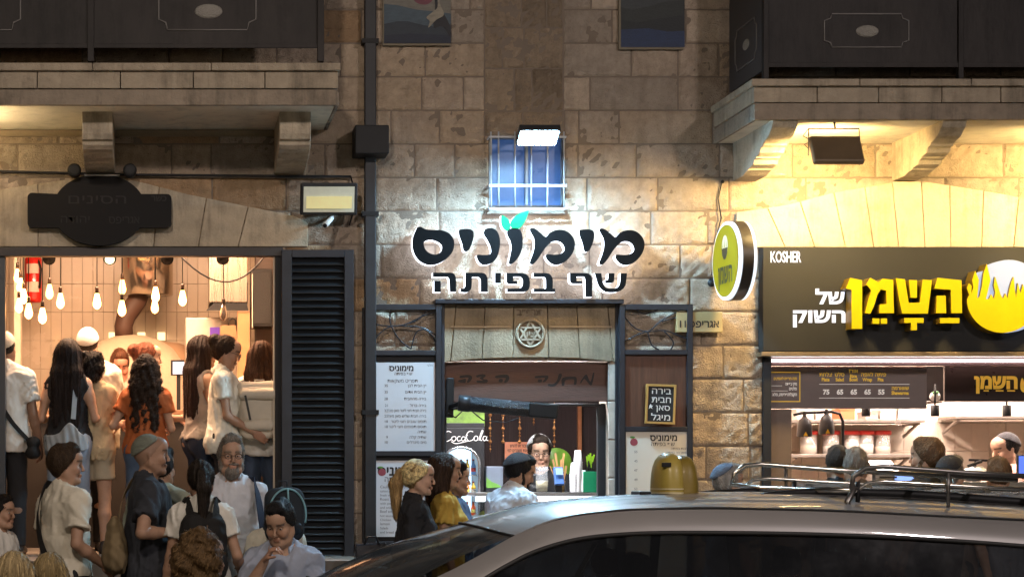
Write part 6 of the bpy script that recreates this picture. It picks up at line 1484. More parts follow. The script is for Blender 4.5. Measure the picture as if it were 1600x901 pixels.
    if kippah:
        V = Vol(hc - .15, hc + .17, .0062); d_ = np.array([0, .55, .83]) / np.linalg.norm([0, .55, .83])
        V.put(lambda p: cone((p - hc) @ HA, np.array([0, .018, .032]), np.array([0, .022, .034]), .0935 + ex + .007, .0935 + ex + .007, np.array([1.20, 1, .98])), hc - .16, hc + .16, .01)
        V.cut(lambda p: kippah[2] - ((p - hc) @ HA) @ d_); Vc, Fc = V.mesh(); mesh_obj('skullcap', Vc, Fc, mat('skullcap_' + kippah[0], kippah[1], .8, vary=.35 if len(kippah) > 3 else .1, vscale=20, stretch=(1, 1, 6) if len(kippah) > 3 else None, bump=.5, bscale=150), root, None, True, True)
    if scarf:
        V = Vol(hc - .17, hc + .18, .0066)
        V.put(lambda p: cone((p - hc) @ HA, np.array([0, .022, .035]), np.array([0, .03, .036]), .113, .113, np.array([1.18, 1, .98])), hc - .17, hc + .17, .01)
        V.cut(lambda p: np.maximum(.004 - ((p - hc) @ HA) @ np.array([0, .62, .78]), -.055 - ((p - hc) @ HA)[:, 2])); V.wrinkle(.004, 60, seed + 11)
        Vc, Fc = V.mesh(); mesh_obj('headscarf', Vc, Fc, scarf, root, None, True, True)
    if glasses:
        m = MB()
        for sg in (-1, 1):
            c_ = np.array([sg * .034, -.113, .010]); m.tube([hc + HA @ (c_ + (.021 * math.cos(a), 0, .017 * math.sin(a))) for a in np.linspace(0, 2 * math.pi, 17)], .0022, 6, False)
            m.tube([hc + HA @ np.array((sg * .054, -.110, .014)), hc + HA @ np.array((sg * .078, -.06, .016)), hc + HA @ np.array((sg * .082, .01, .014))], .002, 6)
        m.tube([hc + HA @ np.array((-.014, -.115, .013)), hc + HA @ np.array((.014, -.115, .013))], .002, 6); m.build('glasses', mat('spectacle_frame', (.03, .025, .02), .3, .3), root, local=True)
    if apron:
        V = Vol((-.2, -.3, .3), (.2, .1, 1.4), .012); V.cone((0, -.03, .5), (0, -.03, 1.3), .16, .15, .03, None, (1, 1.2, 1)); V.cut(lambda p: np.maximum(p[:, 1] + .05, np.abs(p[:, 0]) - .15)); Vc, Fc = V.mesh(); mesh_obj('apron', Vc, Fc, cloth('apron', (.015, .015, .018)), root, None, True, True)
    PEOPLE[key] = (root, s, tw, hc)
    return root

def worn(key, name, label, cat, group=None):
    """an Empty standing where the wearer stands, so that a bag can be shaped in the wearer's own space"""
    r, s, tw, hc = PEOPLE[key]; t = thing(name, label, cat, tuple(r.location), r.rotation_euler.z, group); t.scale = (s, s, s); return t
def ribbon(pts, w, normal_from, n=4):
    m = MB(); P_ = []
    pts = [np.array(p, float) for p in pts]; c = [pts[0]] + pts + [pts[-1]]
    for i in range(1, len(pts)):
        for u in np.linspace(0, 1, 7, endpoint=False):
            p0, p1, p2, p3 = (c[i + j - 1] for j in range(4)); P_.append(.5 * (2 * p1 + (p2 - p0) * u + (2 * p0 - 5 * p1 + 4 * p2 - p3) * u * u + (3 * p1 - p0 - 3 * p2 + p3) * u ** 3))
    P_.append(pts[-1]); V = []
    for i, p in enumerate(P_):
        d = P_[min(i + 1, len(P_) - 1)] - P_[max(0, i - 1)]; d /= np.linalg.norm(d) + 1e-9; nn = p - np.array([normal_from[0], normal_from[1], p[2] if abs(d[2]) > .3 else normal_from[2]]); nn -= d * (nn @ d); nn /= np.linalg.norm(nn) + 1e-9; sdv = np.cross(d, nn)
        V += [p - sdv * w / 2, p + sdv * w / 2, p + sdv * w / 2 + nn * .004, p - sdv * w / 2 + nn * .004]
    Fc = []
    for i in range(len(P_) - 1):
        a = i * 4; Fc += [(a + k, a + (k + 1) % 4, a + 4 + (k + 1) % 4, a + 4 + k) for k in range(4)]
    m.add(V, Fc, False); return m
def blob_mesh(prims, lo, hi, h=.009, wr=.003, sc=30, seed=1, cut=None):
    V = Vol(lo, hi, h)
    for a, b_, ra, rb, k, *sc_ in prims: V.cone(a, b_, ra, rb, k, None, sc_[0] if sc_ else None)
    if cut: V.cut(cut)
    if wr: V.wrinkle(wr, sc, seed)
    return V.mesh()
# ================================================================ the queue in the bakery
WHITE = ('warm_white', (.62, .59, .53)); CREAM = ('cream', (.60, .55, .44)); BLACK = ('black', (.014, .014, .016)); DENIM = ('dark_denim', (.025, .035, .06))
G1 = 'customers queueing in the bakery'; G2 = 'people on the pavement before the bakery'; G3 = 'customers at the kiosk'; G4 = 'customers of the bright shop'
LT = (.46, .28, .19); MD = (.36, .21, .135); DK = (.24, .135, .085)
fwd = lambda z=1.08, y=-.30, x=.14: dict(hr=(-x, y, z), hl=(x, y, z))
person('far_left', 'man with pale skullcap, white tee and black crossbody strap at the left edge', 8, 521, 14.85, ZF, 168, skin=DK, hair='buzz', kippah=('linen', (.50, .45, .36), .062), topc=WHITE, group=G1, bulk=1.08, stubble=.3)
person('denim', 'woman with very long straight dark hair, black tank top and pale blue jeans', 107, 533, 14.85, ZF, 172, fem=True, skin=LT, hair='long', hairlen=.56, hairc=('near_black', (.014, .009, .008)), top='tank', topc=BLACK, bottom='pants', botc=('pale_denim', (.25, .32, .42)), group=G1, hem=.0, **fwd(1.12, -.24, .2))
person('big_man', 'broad man with white skullcap and white shirt seen from behind', 138, 515, 15.6, ZF, 172, skin=LT, hair='buzz', hairc=('dark_brown', (.03, .02, .014)), kippah=('white', (.62, .60, .55), .055), top='shirt', topc=CREAM, bulk=1.42, group=G1, **fwd(1.1))
person('curly_bun', 'woman with puffy black curls gathered behind, beige top and beige shorts', 146, 552, 15.0, ZF, 168, fem=True, skin=LT, hair='curly_bun', hairc=('curl_black', (.012, .009, .008)), topc=('beige', (.47, .37, .23)), bottom='shorts', botc=('beige_shorts', (.42, .36, .26)), group=G1, **fwd(1.12))
person('baker', 'flushed baker in a black apron bending behind the bakery counter', 187, 550, 16.92, ZF, 10, skin=(.48, .23, .16), hair='short', hairc=('ginger_brown', (.10, .04, .02)), topc=('baker_pink', (.50, .28, .22)), hp=24, apron=True, group='staff', **fwd(1.05))
person('redhead', 'woman with tied red brown hair looking right between two long haired women', 232, 538, 15.35, ZF, 100, fem=True, skin=LT, hair='bun', hairc=('red_brown', (.16, .045, .02)), topc=WHITE, group=G1, **fwd(1.12))
person('curly_long', 'woman with long loose dark curls, orange top and blue jeans', 228, 557, 14.8, ZF, 176, fem=True, skin=LT, hair='curly_long', hairlen=.50, hairc=('dark_curl', (.030, .018, .012)), topc=('rust_orange', (.36, .10, .03)), botc=('mid_denim', (.07, .11, .18)), group=G1, hem=-.03, hr=(-.20, -.22, 1.12), hl=(.24, -.2, 1.15), pole_l=(.6, .6, -1))
person('grey_tank', 'woman with long sleek dark hair and grey tank top facing right', 318, 528, 15.1, ZF, 112, fem=True, skin=MD, hair='long', hairlen=.50, hairside=.0, hairc=('sleek_brown', (.022, .011, .008)), top='tank', topc=('grey', (.28, .25, .22)), botc=DENIM, group=G1, hem=.0, **fwd(1.08, -.26))
person('glasses', 'woman with glasses, gathered brown hair and white tee facing right', 354, 528, 14.8, ZF, 84, fem=True, skin=MD, hair='bun', hairc=('brown', (.035, .018, .010)), topc=('bright_white', (.66, .64, .55)), botc=BLACK, glasses=True, hp=16, group=G1, bulk=1.05, hr=(-.17, -.24, .98), hl=(.17, -.24, .98))
person('backpack', 'woman with copper brown hair at the door post, wearing a cream backpack', 409, 537, 14.9, ZF, 172, fem=True, skin=MD, hair='long', hairlen=.24, hairc=('copper_brown', (.08, .035, .016)), topc=WHITE, botc=('blue_denim', (.05, .07, .11)), group=G1, **fwd(1.15))
# what they carry
t = worn('far_left', 'crossbody_bag', 'small black crossbody bag at the hip of the man at the left edge', 'bag', 'black crossbody bags')
ribbon([(.11, -.03, 1.49), (.12, .06, 1.47), (.04, .155, 1.28), (-.10, .17, 1.05), (-.22, .10, .90)], .035, (0, 0, 1.2)).build('strap', cloth('strap_black', (.015, .014, .013)), t, local=True)
Vc, Fc = blob_mesh([((-.25, .02, .80), (-.25, .10, .80), .05, .05, .02), ((-.25, .02, .88), (-.25, .10, .88), .045, .045, .02)], (-.4, -.1, .65), (-.1, .25, 1.0)); mesh_obj('pouch', Vc, Fc, cloth('strap_black', None), t, None, True, True)
t = worn('denim', 'denim_jacket', 'pale denim overall bib slung from one shoulder of the long haired woman', 'jacket')
V_ = []; nu, nv = 36, 14
for u in np.linspace(-1.15, 1.15, nu):
    for v in np.linspace(0, 1, nv):
        zt_ = .97 + .10 * math.exp(-((u + .25) / .35) ** 2); zb_ = .865 - .05 * math.cos(u * 1.3) - .03 * math.exp(-((u - .1) / .3) ** 2); z = zb_ + (zt_ - zb_) * v
        r = 1.0 + .10 * math.sin(u * 9 + v * 3) * (1 - v * .6) + .05 * math.sin(u * 21 - v * 5); V_.append((.20 * math.sin(u) * (1 + .08 * (r - 1)), .035 + .158 * math.cos(u) * r, z))
m = MB(); m.add(V_, [(i * nv + k, i * nv + k + 1, (i + 1) * nv + k + 1, (i + 1) * nv + k) for i in range(nu - 1) for k in range(nv - 1)], True); o = m.build('bib', cloth('faded_denim', (.30, .33, .35)), t, local=True); so = o.modifiers.new('thickness', 'SOLIDIFY'); so.thickness = .008
ribbon([(-.07, -.02, 1.475), (-.08, .06, 1.45), (-.08, .125, 1.30), (-.07, .15, 1.10)], .04, (0, 0, 1.2)).build('strap', cloth('faded_denim', None), t, local=True)
def backpack(key, label, matl, z=1.20, w=.15, hgt=.20, d=.13, y=.17, piping=None, hem=0):
    t = worn(key, 'backpack', label, 'backpack', 'backpacks'); V = Vol((-.3, 0, z - .4), (.3, .5, z + .4), .010)
    def pk(p):
        q = np.abs(p - np.array([0, y + d / 2, z])); rc = w * .62; a = np.hypot(np.maximum(q[:, 0] - (w - rc), 0), np.maximum(q[:, 2] - (hgt - rc), 0)) - rc + .05; b = q[:, 1] - d / 2 + .05
        return np.hypot(np.maximum(a, 0), np.maximum(b, 0)) + np.minimum(np.maximum(a, b), 0) - .05
    V.put(pk, (-w, y - .05, z - hgt), (w, y + d + .05, z + hgt), .02)
    V.wrinkle(.004, 22, 3); Vc, Fc = V.mesh(); mesh_obj('pack', Vc, Fc, matl, t, None, True, True)
    for sg in (-1, 1): ribbon([(sg * .09, y, z + .14), (sg * .11, .06, 1.485), (sg * .115, -.07, 1.46), (sg * .13, -.16, 1.30), (sg * .15, -.05, 1.08)], .05, (0, 0, 1.25)).build('strap', matl, t, local=True)
    m = MB(); m.tube([(-.04, y + .03, z + hgt - .01), (-.035, y + .03, z + hgt + .05), (.035, y + .03, z + hgt + .05), (.04, y + .03, z + hgt - .01)], .008, 8); m.build('grab_handle', matl, t, local=True)
    Vc, Fc = blob_mesh([((-w * .5, y + d, z - hgt * .45), (w * .5, y + d, z - hgt * .45), .05, .05, .02)], (-.25, y, z - .3), (.25, y + d + .12, z + .1)); mesh_obj('pocket', Vc, Fc, matl, t, None, True, True)
    if piping:
        m = MB(); m.tube([(w * .98 * math.cos(a), y + d + .01, z + hgt * .95 * math.sin(a)) for a in np.linspace(-.3, math.pi + .3, 24)], .008, 8); m.tube([(0, y + d + .055, z + hgt * .2), (0, y + d + .02, z + hgt * .93), (0, y, z + hgt)], .008, 8); m.build('piping', piping, t, local=True)
    return t
t = backpack('backpack', 'cream flap backpack worn by the woman beside the bakery door post', cloth('cream_canvas', (.56, .50, .40)), 1.16, .16, .22)
Vc, Fc = blob_mesh([((-.13, .22, 1.36), (.13, .22, 1.36), .06, .06, .03), ((-.12, .30, 1.31), (.12, .30, 1.31), .045, .045, .03)], (-.25, .1, 1.2), (.25, .42, 1.5)); mesh_obj('flap', Vc, Fc, cloth('cream_canvas', None), t, None, True, True)
m = MB(); m.bar((.06, .36, 1.10), (.10, .365, 1.30), .018, .01); m.build('buckle_strap', mat('shoe_leather', None), t, local=True)

# ================================================================ the pavement before the bakery
ZP = .12
person('edge_boy', 'dark haired boy in a white shirt cut off by the left edge', 2, 778, 11.7, ZP, 70, skin=MD, hair='short', topc=WHITE, group=G2)
person('strap_boy', 'young man with thick brown hair and cream tee, black strap across his back', 104, 699, 11.9, ZP, 128, skin=MD, hair='quiff', hairc=('mop_brown', (.040, .024, .013)), topc=('ivory', (.60, .55, .44)), hy=-38, group=G2, bulk=1.02, hr=(-.26, -.12, .98))
person('bald_man', 'tanned shaven headed man with striped skullcap and dark tee facing right', 236, 681, 11.7, ZP, 94, skin=(.34, .20, .13), hair='shaved', kippah=('striped', (.16, .17, .13), .060, 1), topc=('charcoal', (.030, .032, .038)), botc=BLACK, hy=-2, group=G2, bulk=1.08, stubble=.3, hr=(-.18, -.13, 1.15), pole_r=(-1, .9, -.6), hl=(.14, -.36, 1.1), curl=.7)
person('ponytail', 'woman with wavy dark ponytail seen from behind, white tee under a black vest', 314, 722, 11.5, ZP, 184, fem=True, skin=MD, hair='ponytail', hairlen=.34, hairc=('wavy_black', (.022, .016, .012)), topc=('off_white', (.60, .57, .50)), group=G2, hr=(-.28, -.15, 1.0))
person('grey_beard', 'grey bearded man with glasses and pale shirt facing the street', 361, 685, 12.3, ZP, 6, skin=(.40, .24, .16), hair='short', hairc=('grey', (.17, .15, .125)), beard=('grey_beard', (.20, .175, .15)), brow=(.12, .10, .08), glasses=True, top='shirt', topc=('pale_blue_white', (.52, .53, .56)), botc=DENIM, group=G2, bulk=1.06, hr=(-.34, -.26, 1.28), pole_r=(-.6, .3, -1), hl=(.24, -.14, .98), curl=.3)
person('young_man', 'young man in a blue grey shirt with his hand at his mouth', 438, 786, 11.45, ZP, -18, sit=True, skin=(.40, .24, .155), hair='short', hairc=('crop_black', (.010, .009, .009)), top='rolled', topc=('blue_grey', (.30, .33, .40)), botc=DENIM, hp=16, hy=-6, lean=12, group=G2, hr=(-.05, -.33, .955), pole_r=(-.5, -.1, -1), hl=(.16, -.36, .62), curl=.9, neck=.085, stubble=.15)
person('stooping', 'person in a cream top stooping with a dark piped backpack behind the young man', 430, 776, 11.9, ZP, 196, skin=MD, hair='short', topc=('ivory', None), group=G2, bulk=1.0)
person('sage', 'person in a sage grey top half hidden behind the shaven headed man', 252, 704, 12.35, ZP, 150, skin=MD, hair='short', topc=('sage_grey', (.24, .26, .20)), botc=('olive_drab', (.10, .10, .07)), group=G2, bulk=1.05)
person('curly_girl', 'woman with a big mass of brown blond curls at the bottom edge', 318, 838, 8.8, ZP, 118, fem=True, sit=True, skin=LT, hair='curly_big', hairc=('honey_curl', (.11, .065, .028)), topc=BLACK, group='people sitting on the near bench', hands=False)
person('blond_left', 'child with long pale blond hair, nearest the left corner of the bench', 24, 866, 8.8, ZP, 176, fem=True, sit=True, skin=LT, hair='long', hairlen=.32, hairc=('pale_blond', (.36, .27, .14)), topc=WHITE, group='people sitting on the near bench', hands=False)
person('blond_right', 'child with darker blond hair beside the pale blond one', 79, 867, 8.95, ZP, 170, fem=True, sit=True, skin=LT, hair='bob', hairc=('dark_blond', (.26, .19, .09)), topc=CREAM, group='people sitting on the near bench', hands=False)
t = thing('street_bench', 'plain wooden bench by the near kerb under the seated people', 'bench', (-.25, 8.9, ZP))
for y in (8.68, 8.80, 8.92):
    m = MB(); m.box(-1.2, .55, y, y + .10, .42, .455); m.build('seat_slat', mat('bench_wood', (.16, .09, .05), .6), t, bevel=.004)
for x in (-1.0, .35):
    for y in (8.70, 8.97): m = MB(); m.box(x, x + .05, y, y + .05, ZP, .419); m.build('leg', M_iron, t)
r_ = PEOPLE['young_man'][0].location
t = thing('stool', 'low dark stool under the young man in a blue grey shirt', 'stool', (r_.x, r_.y, ZP))
m = MB(); m.lathe([(.001, .40), (.17, .40), (.18, .42), (.17, .445), (.001, .45)], (0, 0, 0), 'z', 24); m.build('seat', mat('bench_wood', None), t, local=True)
for a in (45, 135, 225, 315): m = MB(); m.bar((.13 * math.cos(R(a)), .13 * math.sin(R(a)), .40), (.16 * math.cos(R(a)), .16 * math.sin(R(a)), 0), .03); m.build('leg', M_iron, t, local=True)
# their bags
t = worn('strap_boy', 'crossbody_bag', 'black crossbody strap and bag of the young man in a cream tee', 'bag', 'black crossbody bags')
ribbon([(.10, -.04, 1.49), (.11, .07, 1.495), (.06, .175, 1.30), (-.06, .205, 1.06), (-.22, .15, .86)], .048, (0, 0, 1.2)).build('strap', cloth('strap_black', None), t, local=True)
Vc, Fc = blob_mesh([((-.26, .0, .76), (-.26, .12, .76), .06, .06, .02), ((-.26, .0, .86), (-.26, .12, .86), .05, .05, .02)], (-.42, -.15, .6), (-.1, .3, 1.0)); mesh_obj('pouch', Vc, Fc, cloth('strap_black', None), t, None, True, True)
t = worn('bald_man', 'sling_bag', 'big olive tan sling bag on the back of the shaven headed man', 'bag')
ribbon([(.08, -.09, 1.45), (.09, .05, 1.50), (.0, .16, 1.36), (-.10, .20, 1.16)], .035, (0, 0, 1.2)).build('strap', cloth('tan_strap', (.20, .15, .09)), t, local=True)
Vc, Fc = blob_mesh([((-.07, .21, 1.02), (-.03, .21, 1.16), .125, .085, .05, (1, 1.6, 1)), ((.05, .21, 1.02), (-.14, .21, 1.0), .09, .11, .05, (1, 1.6, 1)), ((-.10, .265, .99), (.0, .265, 1.0), .07, .07, .02, (1, 2.2, 1))], (-.4, .02, .8), (.3, .45, 1.35), wr=.007, sc=75); mesh_obj('pouch', Vc, Fc, cloth('olive_tan', (.19, .14, .075)), t, None, True, True)
t = worn('ponytail', 'vest_pack', 'black vest pack over the white tee of the dark ponytailed woman', 'backpack')
Vc, Fc = blob_mesh([((-.06, .12, 1.05), (-.06, .11, 1.32), .11, .09, .05), ((.06, .12, 1.05), (.06, .11, 1.32), .11, .09, .05)], (-.3, -.05, .8), (.3, .35, 1.5), wr=.006, sc=60); mesh_obj('pack', Vc, Fc, cloth('strap_black', None), t, None, True, True)
for sg in (-1, 1): ribbon([(sg * .08, .17, 1.36), (sg * .10, .06, 1.485), (sg * .11, -.08, 1.44), (sg * .13, -.15, 1.2)], .06, (0, 0, 1.25)).build('strap', cloth('strap_black', None), t, local=True)
t = worn('grey_beard', 'shoulder_strap_bag', 'navy shoulder bag hanging from the grey bearded man', 'bag')
ribbon([(.15, .10, 1.30), (.145, .04, 1.46), (.15, -.09, 1.44), (.17, -.175, 1.25), (.20, -.16, 1.05)], .07, (0, 0, 1.2)).build('strap', cloth('navy', (.02, .025, .045)), t, local=True)
Vc, Fc = blob_mesh([((.10, .19, 1.0), (.10, .19, 1.2), .10, .09, .04)], (-.2, .0, .8), (.3, .4, 1.4)); mesh_obj('pouch', Vc, Fc, cloth('navy', None), t, None, True, True)
backpack('stooping', 'dark rounded backpack with teal piping behind the young man', cloth('ink_blue', (.022, .028, .035)), 1.60, .16, .22, .13, .14, mat('teal_piping', (.16, .33, .38), .5))

# ================================================================ customers and server at the kiosk
M_scarf = mat('leopard_scarf', (.50, .38, .17), .7, vary=.95, vscale=48, bump=.5)
person('scarf', 'woman with gold patterned headscarf, blond ponytail and black top', 655, 722, 12.6, ZP, 82, fem=True, skin=LT, hair='ponytail', hairlen=.28, hairc=('honey_blond', (.30, .19, .08)), scarf=M_scarf, top='shirt', topc=BLACK, botc=BLACK, group=G3, lean=4)
person('yellow', 'woman with shoulder length brown hair and mustard yellow top', 697, 712, 13.0, ZP, 86, fem=True, skin=MD, hair='long', hairlen=.26, hairc=('chestnut', (.032, .017, .010)), topc=('mustard', (.42, .27, .05)), botc=DENIM, group=G3)
person('blue', 'person in a slate blue shirt mostly hidden behind the mustard yellow top', 712, 726, 13.5, ZP, 84, skin=MD, hair='short', topc=('slate_blue', (.07, .10, .17)), botc=DENIM, group=G3, hr=(-.12, -.36, 1.25), hl=(.1, -.36, 1.25))
person('bearded', 'bearded man in a pale blue white tee leaning to the kiosk counter', 812, 714, 13.7, ZP, 122, skin=MD, hair='short', hairc=('crop_black', None), beard=('black_beard', (.012, .010, .010)), kippah=('black', (.02, .02, .025), .085), topc=('icy_white', (.56, .60, .66)), botc=DENIM, hy=-26, hp=10, lean=16, bulk=1.1, group=G3, hr=(-.2, -.42, 1.1), hl=(.2, -.42, 1.1))
person('server', 'young kiosk server with glasses and white skullcap looking down', 843, 684, 15.8, .11, -8, skin=LT, hair='short', hairc=('dark_brown', None), kippah=('bright_white', (.82, .82, .80), .062), glasses=True, topc=BLACK, botc=BLACK, hp=9, hy=4, group='staff', hr=(-.10, -.34, 1.16), hl=(.14, -.34, 1.14))
# ================================================================ customers and server at the bright shop
person('old_man', 'grey haired man with a light blue skullcap passing behind the taxi', 1139, 730, 12.4, ZP, 104, skin=LT, hair='short', hairc=('silver', (.34, .32, .29)), kippah=('pale_blue', (.13, .17, .24), .112), topc=('dull_blue', (.16, .18, .22)), group=G4, hands=False)
person('dark_head', 'customer with round black hair under the right heat lamp', 1309, 701, 13.8, ZP, 176, skin=MD, hair='short', hairc=('soft_black', (.03, .024, .02)), topc=BLACK, group=G4, hands=False)
person('grey_head', 'customer with cropped grey brown hair next to the black haired one', 1337, 704, 13.5, ZP, 166, skin=LT, hair='short', hairc=('ash', (.20, .17, .14)), topc=('dull_brown', (.12, .09, .07)), group=G4, hands=False)
person('fade', 'man with brown faded haircut, short beard and black tee', 1447, 689, 13.6, ZP, 222, skin=LT, hair='quiff', hairc=('warm_brown', (.13, .075, .04)), beard=('warm_brown', None), topc=BLACK, group=G4, hands=False, hy=14)
person('grey_cap', 'grey haired man with a black skullcap bending low at the shop counter', 1487, 717, 13.4, ZP, 128, skin=LT, hair='short', hairc=('ash', None), kippah=('black', None, .08), topc=('dull_brown', None), group=G4, hands=False)
person('brown_head', 'short customer with fluffy brown hair in front of the pink tee', 1560, 719, 13.5, ZP, 172, skin=LT, hair='short', hairc=('warm_brown', None), topc=('dull_blue', None), group=G4, hands=False)
person('pink', 'man with black skullcap and pink tee facing left behind the shop counter', 1571, 679, 15.7, .11, -78, skin=LT, hair='buzz', hairc=('crop_black', None), kippah=('black', None, .068), topc=('dusty_pink', (.50, .30, .24)), hp=14, group='staff', bulk=1.15, stubble=.5, hr=(-.15, -.36, 1.1), hl=(.15, -.36, 1.1))
# black tote by the kiosk leaf
t = thing('tote_bag', 'black tote bag standing on a crate below the kiosk menu sheets', 'bag', P(575, 900, 13.4)); z_ = PZ(885, 13.4)
t.location.z = .12
m = MB(); m.box(PX(556, 13.4), PX(606, 13.4), 13.4, 13.65, .12, z_); m.build('crate', mat('black_crate', (.02, .02, .022), .5, bump=.6, bscale=30), t, bevel=.01)
m = MB(); a, b_ = PX(557, 13.4), PX(603, 13.4); m.add([(a, 13.42, z_ + .003), (b_, 13.42, z_ + .003), (b_ + .01, 13.45, PZ(846, 13.4)), (a - .005, 13.45, PZ(851, 13.4)), (a, 13.6, z_ + .003), (b_, 13.6, z_ + .003), (b_ + .01, 13.56, PZ(847, 13.4)), (a - .005, 13.56, PZ(850, 13.4))], [(0, 1, 2, 3), (7, 6, 5, 4), (0, 4, 5, 1), (1, 5, 6, 2), (3, 2, 6, 7), (0, 3, 7, 4)]); m.build('tote', mat('glossy_black_bag', (.018, .018, .022), .25, bump=.4, bscale=14), t, bevel=.012)
m = MB(); m.tube([(PX(570, 13.4), 13.44, PZ(850, 13.4)), (PX(576, 13.4), 13.43, PZ(838, 13.4)), (PX(588, 13.4), 13.43, PZ(838, 13.4)), (PX(593, 13.4), 13.44, PZ(849, 13.4))], .008, 8); m.build('handle', mat('glossy_black_bag', None), t)
# ================================================================ the passing taxi
CYc = 10.17
M_paint = mat('silver_car_paint', (.29, .277, .27), .42, .2, vary=.03, vscale=2, coat=.8)
M_glass = mat('tinted_car_glass', (.010, .011, .013), .06, vary=.02, alpha=.86)
M_screen = mat('windscreen_glass', (.035, .038, .04), .06, vary=.02, alpha=.72)
M_rub = mat('black_rubber', (.012, .012, .012), .6); M_trim = mat('black_car_trim', (.010, .010, .011), .5, spec=.2)
taxi = thing('taxi', 'silver estate taxi driving past with a roof basket and yellow roof dome', 'taxi', (2.2, CYc, 0))
ip = lambda x, *p: float(np.interp(x, [q[0] for q in p], [q[1] for q in p]))
def smooth_ip(*p):
    xs = [q[0] for q in p]; ys = [q[1] for q in p]
    gx = np.linspace(xs[0], xs[-1], 400); gy = np.interp(gx, xs, ys); k = np.hanning(41); k /= k.sum(); gp = np.pad(gy, 20, mode='edge')
    # keep the end slopes
    gp[:20] = gy[0] - (gy[1] - gy[0]) * np.arange(20, 0, -1); gp[-20:] = gy[-1] + (gy[-1] - gy[-2]) * np.arange(1, 21)
    gs = np.convolve(gp, k, 'valid'); return lambda x: float(np.interp(x, gx, gs))
crown = smooth_ip((1.45, 1.292), (1.57, 1.338), (1.75, 1.40), (2.0, 1.455), (2.35, 1.488), (2.82, 1.507), (3.3, 1.507), (3.9, 1.487), (4.6, 1.435))
crease = smooth_ip((1.5, 1.17), (1.726, 1.295), (1.94, 1.383), (2.23, 1.422), (2.67, 1.433), (3.31, 1.4185), (3.79, 1.393), (4.6, 1.355))
HW = .645
def grid(nu, nv, fn): 
    V = [fn(u, v) for u in np.linspace(0, 1, nu) for v in np.linspace(0, 1, nv)]
    return V, [(i * nv + k, i * nv + k + 1, (i + 1) * nv + k + 1, (i + 1) * nv + k) for i in range(nu - 1) for k in range(nv - 1)]
def roof_pt(u, v):
    w = v * 2 - 1; a = abs(w); xf = 1.57 + .156 * a * a; X = xf + (4.55 - xf) * u ** 1.25
    rib = sum(math.exp(-((a - c) / .035) ** 2) for c in (.2, .48, .76)) * .007 * min(1, max(0, (X - 2.1) / .35)) * min(1, max(0, (4.4 - X) / .2))
    c, e = crown(X), crease(X); return (X, CYc + w * HW, c - (c - e) * a ** 2.3 - rib)
m = MB(); m.add(*grid(60, 90, roof_pt), True); m.build('roof', M_paint, taxi)
outer = [(.98, .945), (1.36, 1.105), (1.56, 1.205), (1.726, 1.295), (1.94, 1.383), (2.23, 1.422), (2.54, 1.431), (3.0, 1.426), (3.42, 1.413), (3.8, 1.392), (4.2, 1.373), (4.55, 1.356)]
inner = [(1.30, .945), (1.52, 1.075), (1.66, 1.155), (1.815, 1.228), (2.02, 1.284), (2.26, 1.309), (2.54, 1.316), (3.0, 1.312), (3.42, 1.30), (3.8, 1.28), (4.2, 1.251), (4.55, 1.215)]
def along(c, u): t = np.linspace(0, 1, len(c)); cs = catmull_open(c); tt = np.linspace(0, 1, len(cs)); return (np.interp(u, tt, [q[0] for q in cs]), np.interp(u, tt, [q[1] for q in cs]))
_co = {}
def catmull_open(c):
    k = id(c)
    if k in _co: return _co[k]
    cc = [c[0]] + list(c) + [c[-1]]; o = []
    for i in range(1, len(c)):
        for t in np.linspace(0, 1, 8, endpoint=False):
            p0, p1, p2, p3 = (np.array(cc[i + j - 1], float) for j in range(4)); o.append(.5 * (2 * p1 + (p2 - p0) * t + (2 * p0 - 5 * p1 + 4 * p2 - p3) * t * t + (3 * p1 - p0 - 3 * p2 + p3) * t ** 3))
    o.append(np.array(c[-1], float)); _co[k] = o; return o
def hwz(z, top): return .86 - (.86 - top) * min(1, max(0, (z - .93) / (1.30 - .93)))
for sg in (-1, 1):
    def side(u, v, sg=sg):
        (xo, zo), (xi, zi) = along(outer, u), along(inner, u)
        ho = .74 - (.74 - HW) * min(1, max(0, (zo - .945) / .35)); hi_ = hwz(zi, .745); b = math.sin(v * math.pi / 2)
        h = ho + (hi_ - ho) * (.35 * v + .65 * b); return (xo + (xi - xo) * v, CYc + sg * h, zo + (zi - zo) * (v ** 1.35 * .7 + v * .3))
    V, Fc = grid(90, 12, side); m = MB(); m.add(V, Fc if sg < 0 else [f[::-1] for f in Fc], True); m.build('roof_rail_panel', M_paint, taxi)
    m = MB(); m.tube([Vector((x, CYc + sg * (hwz(z, .745) + .002), z - .004)) for x, z in catmull_open(inner)], .011, 8); m.build('window_seal', M_rub, taxi)
    m = MB(); m.tube([Vector((x + .02, CYc + sg * (HW + .012), crease(x) + .001)) for x in np.linspace(1.80, 4.5, 40)], .006, 6); m.build('roof_ditch_seal', M_rub, taxi)
    def glass(u, v, sg=sg):
        xi, zi = along(inner, u); z = .93 + (zi - .93) * v; return (xi, CYc + sg * (hwz(z, .745) - .006), z)
    m = MB(); m.add(*grid(60, 6, glass), True); m.build('side_window', M_glass, taxi)
    for x in (2.78, 3.72):
        m = MB(); m.add([(x + dx, CYc + sg * (hwz(z, .745) + dy), z) for z, in ((.93,), (1.30,)) for dx, dy in ((-.025, -.03), (.025, -.03), (.025, -.008), (-.025, -.008))], [(3, 2, 1, 0), (4, 5, 6, 7), (0, 1, 5, 4), (1, 2, 6, 5), (2, 3, 7, 6), (3, 0, 4, 7)])
        m.build('door_pillar', M_trim, taxi)
    m = MB(); m.sphere((1.45, CYc + sg * 1.0, .98), .11, 16, (.6, 1, .75)); m.bar((1.45, CYc + sg * .9, .95), (1.45, CYc + sg * .8, .93), .05); m.build('wing_mirror', M_paint, taxi)
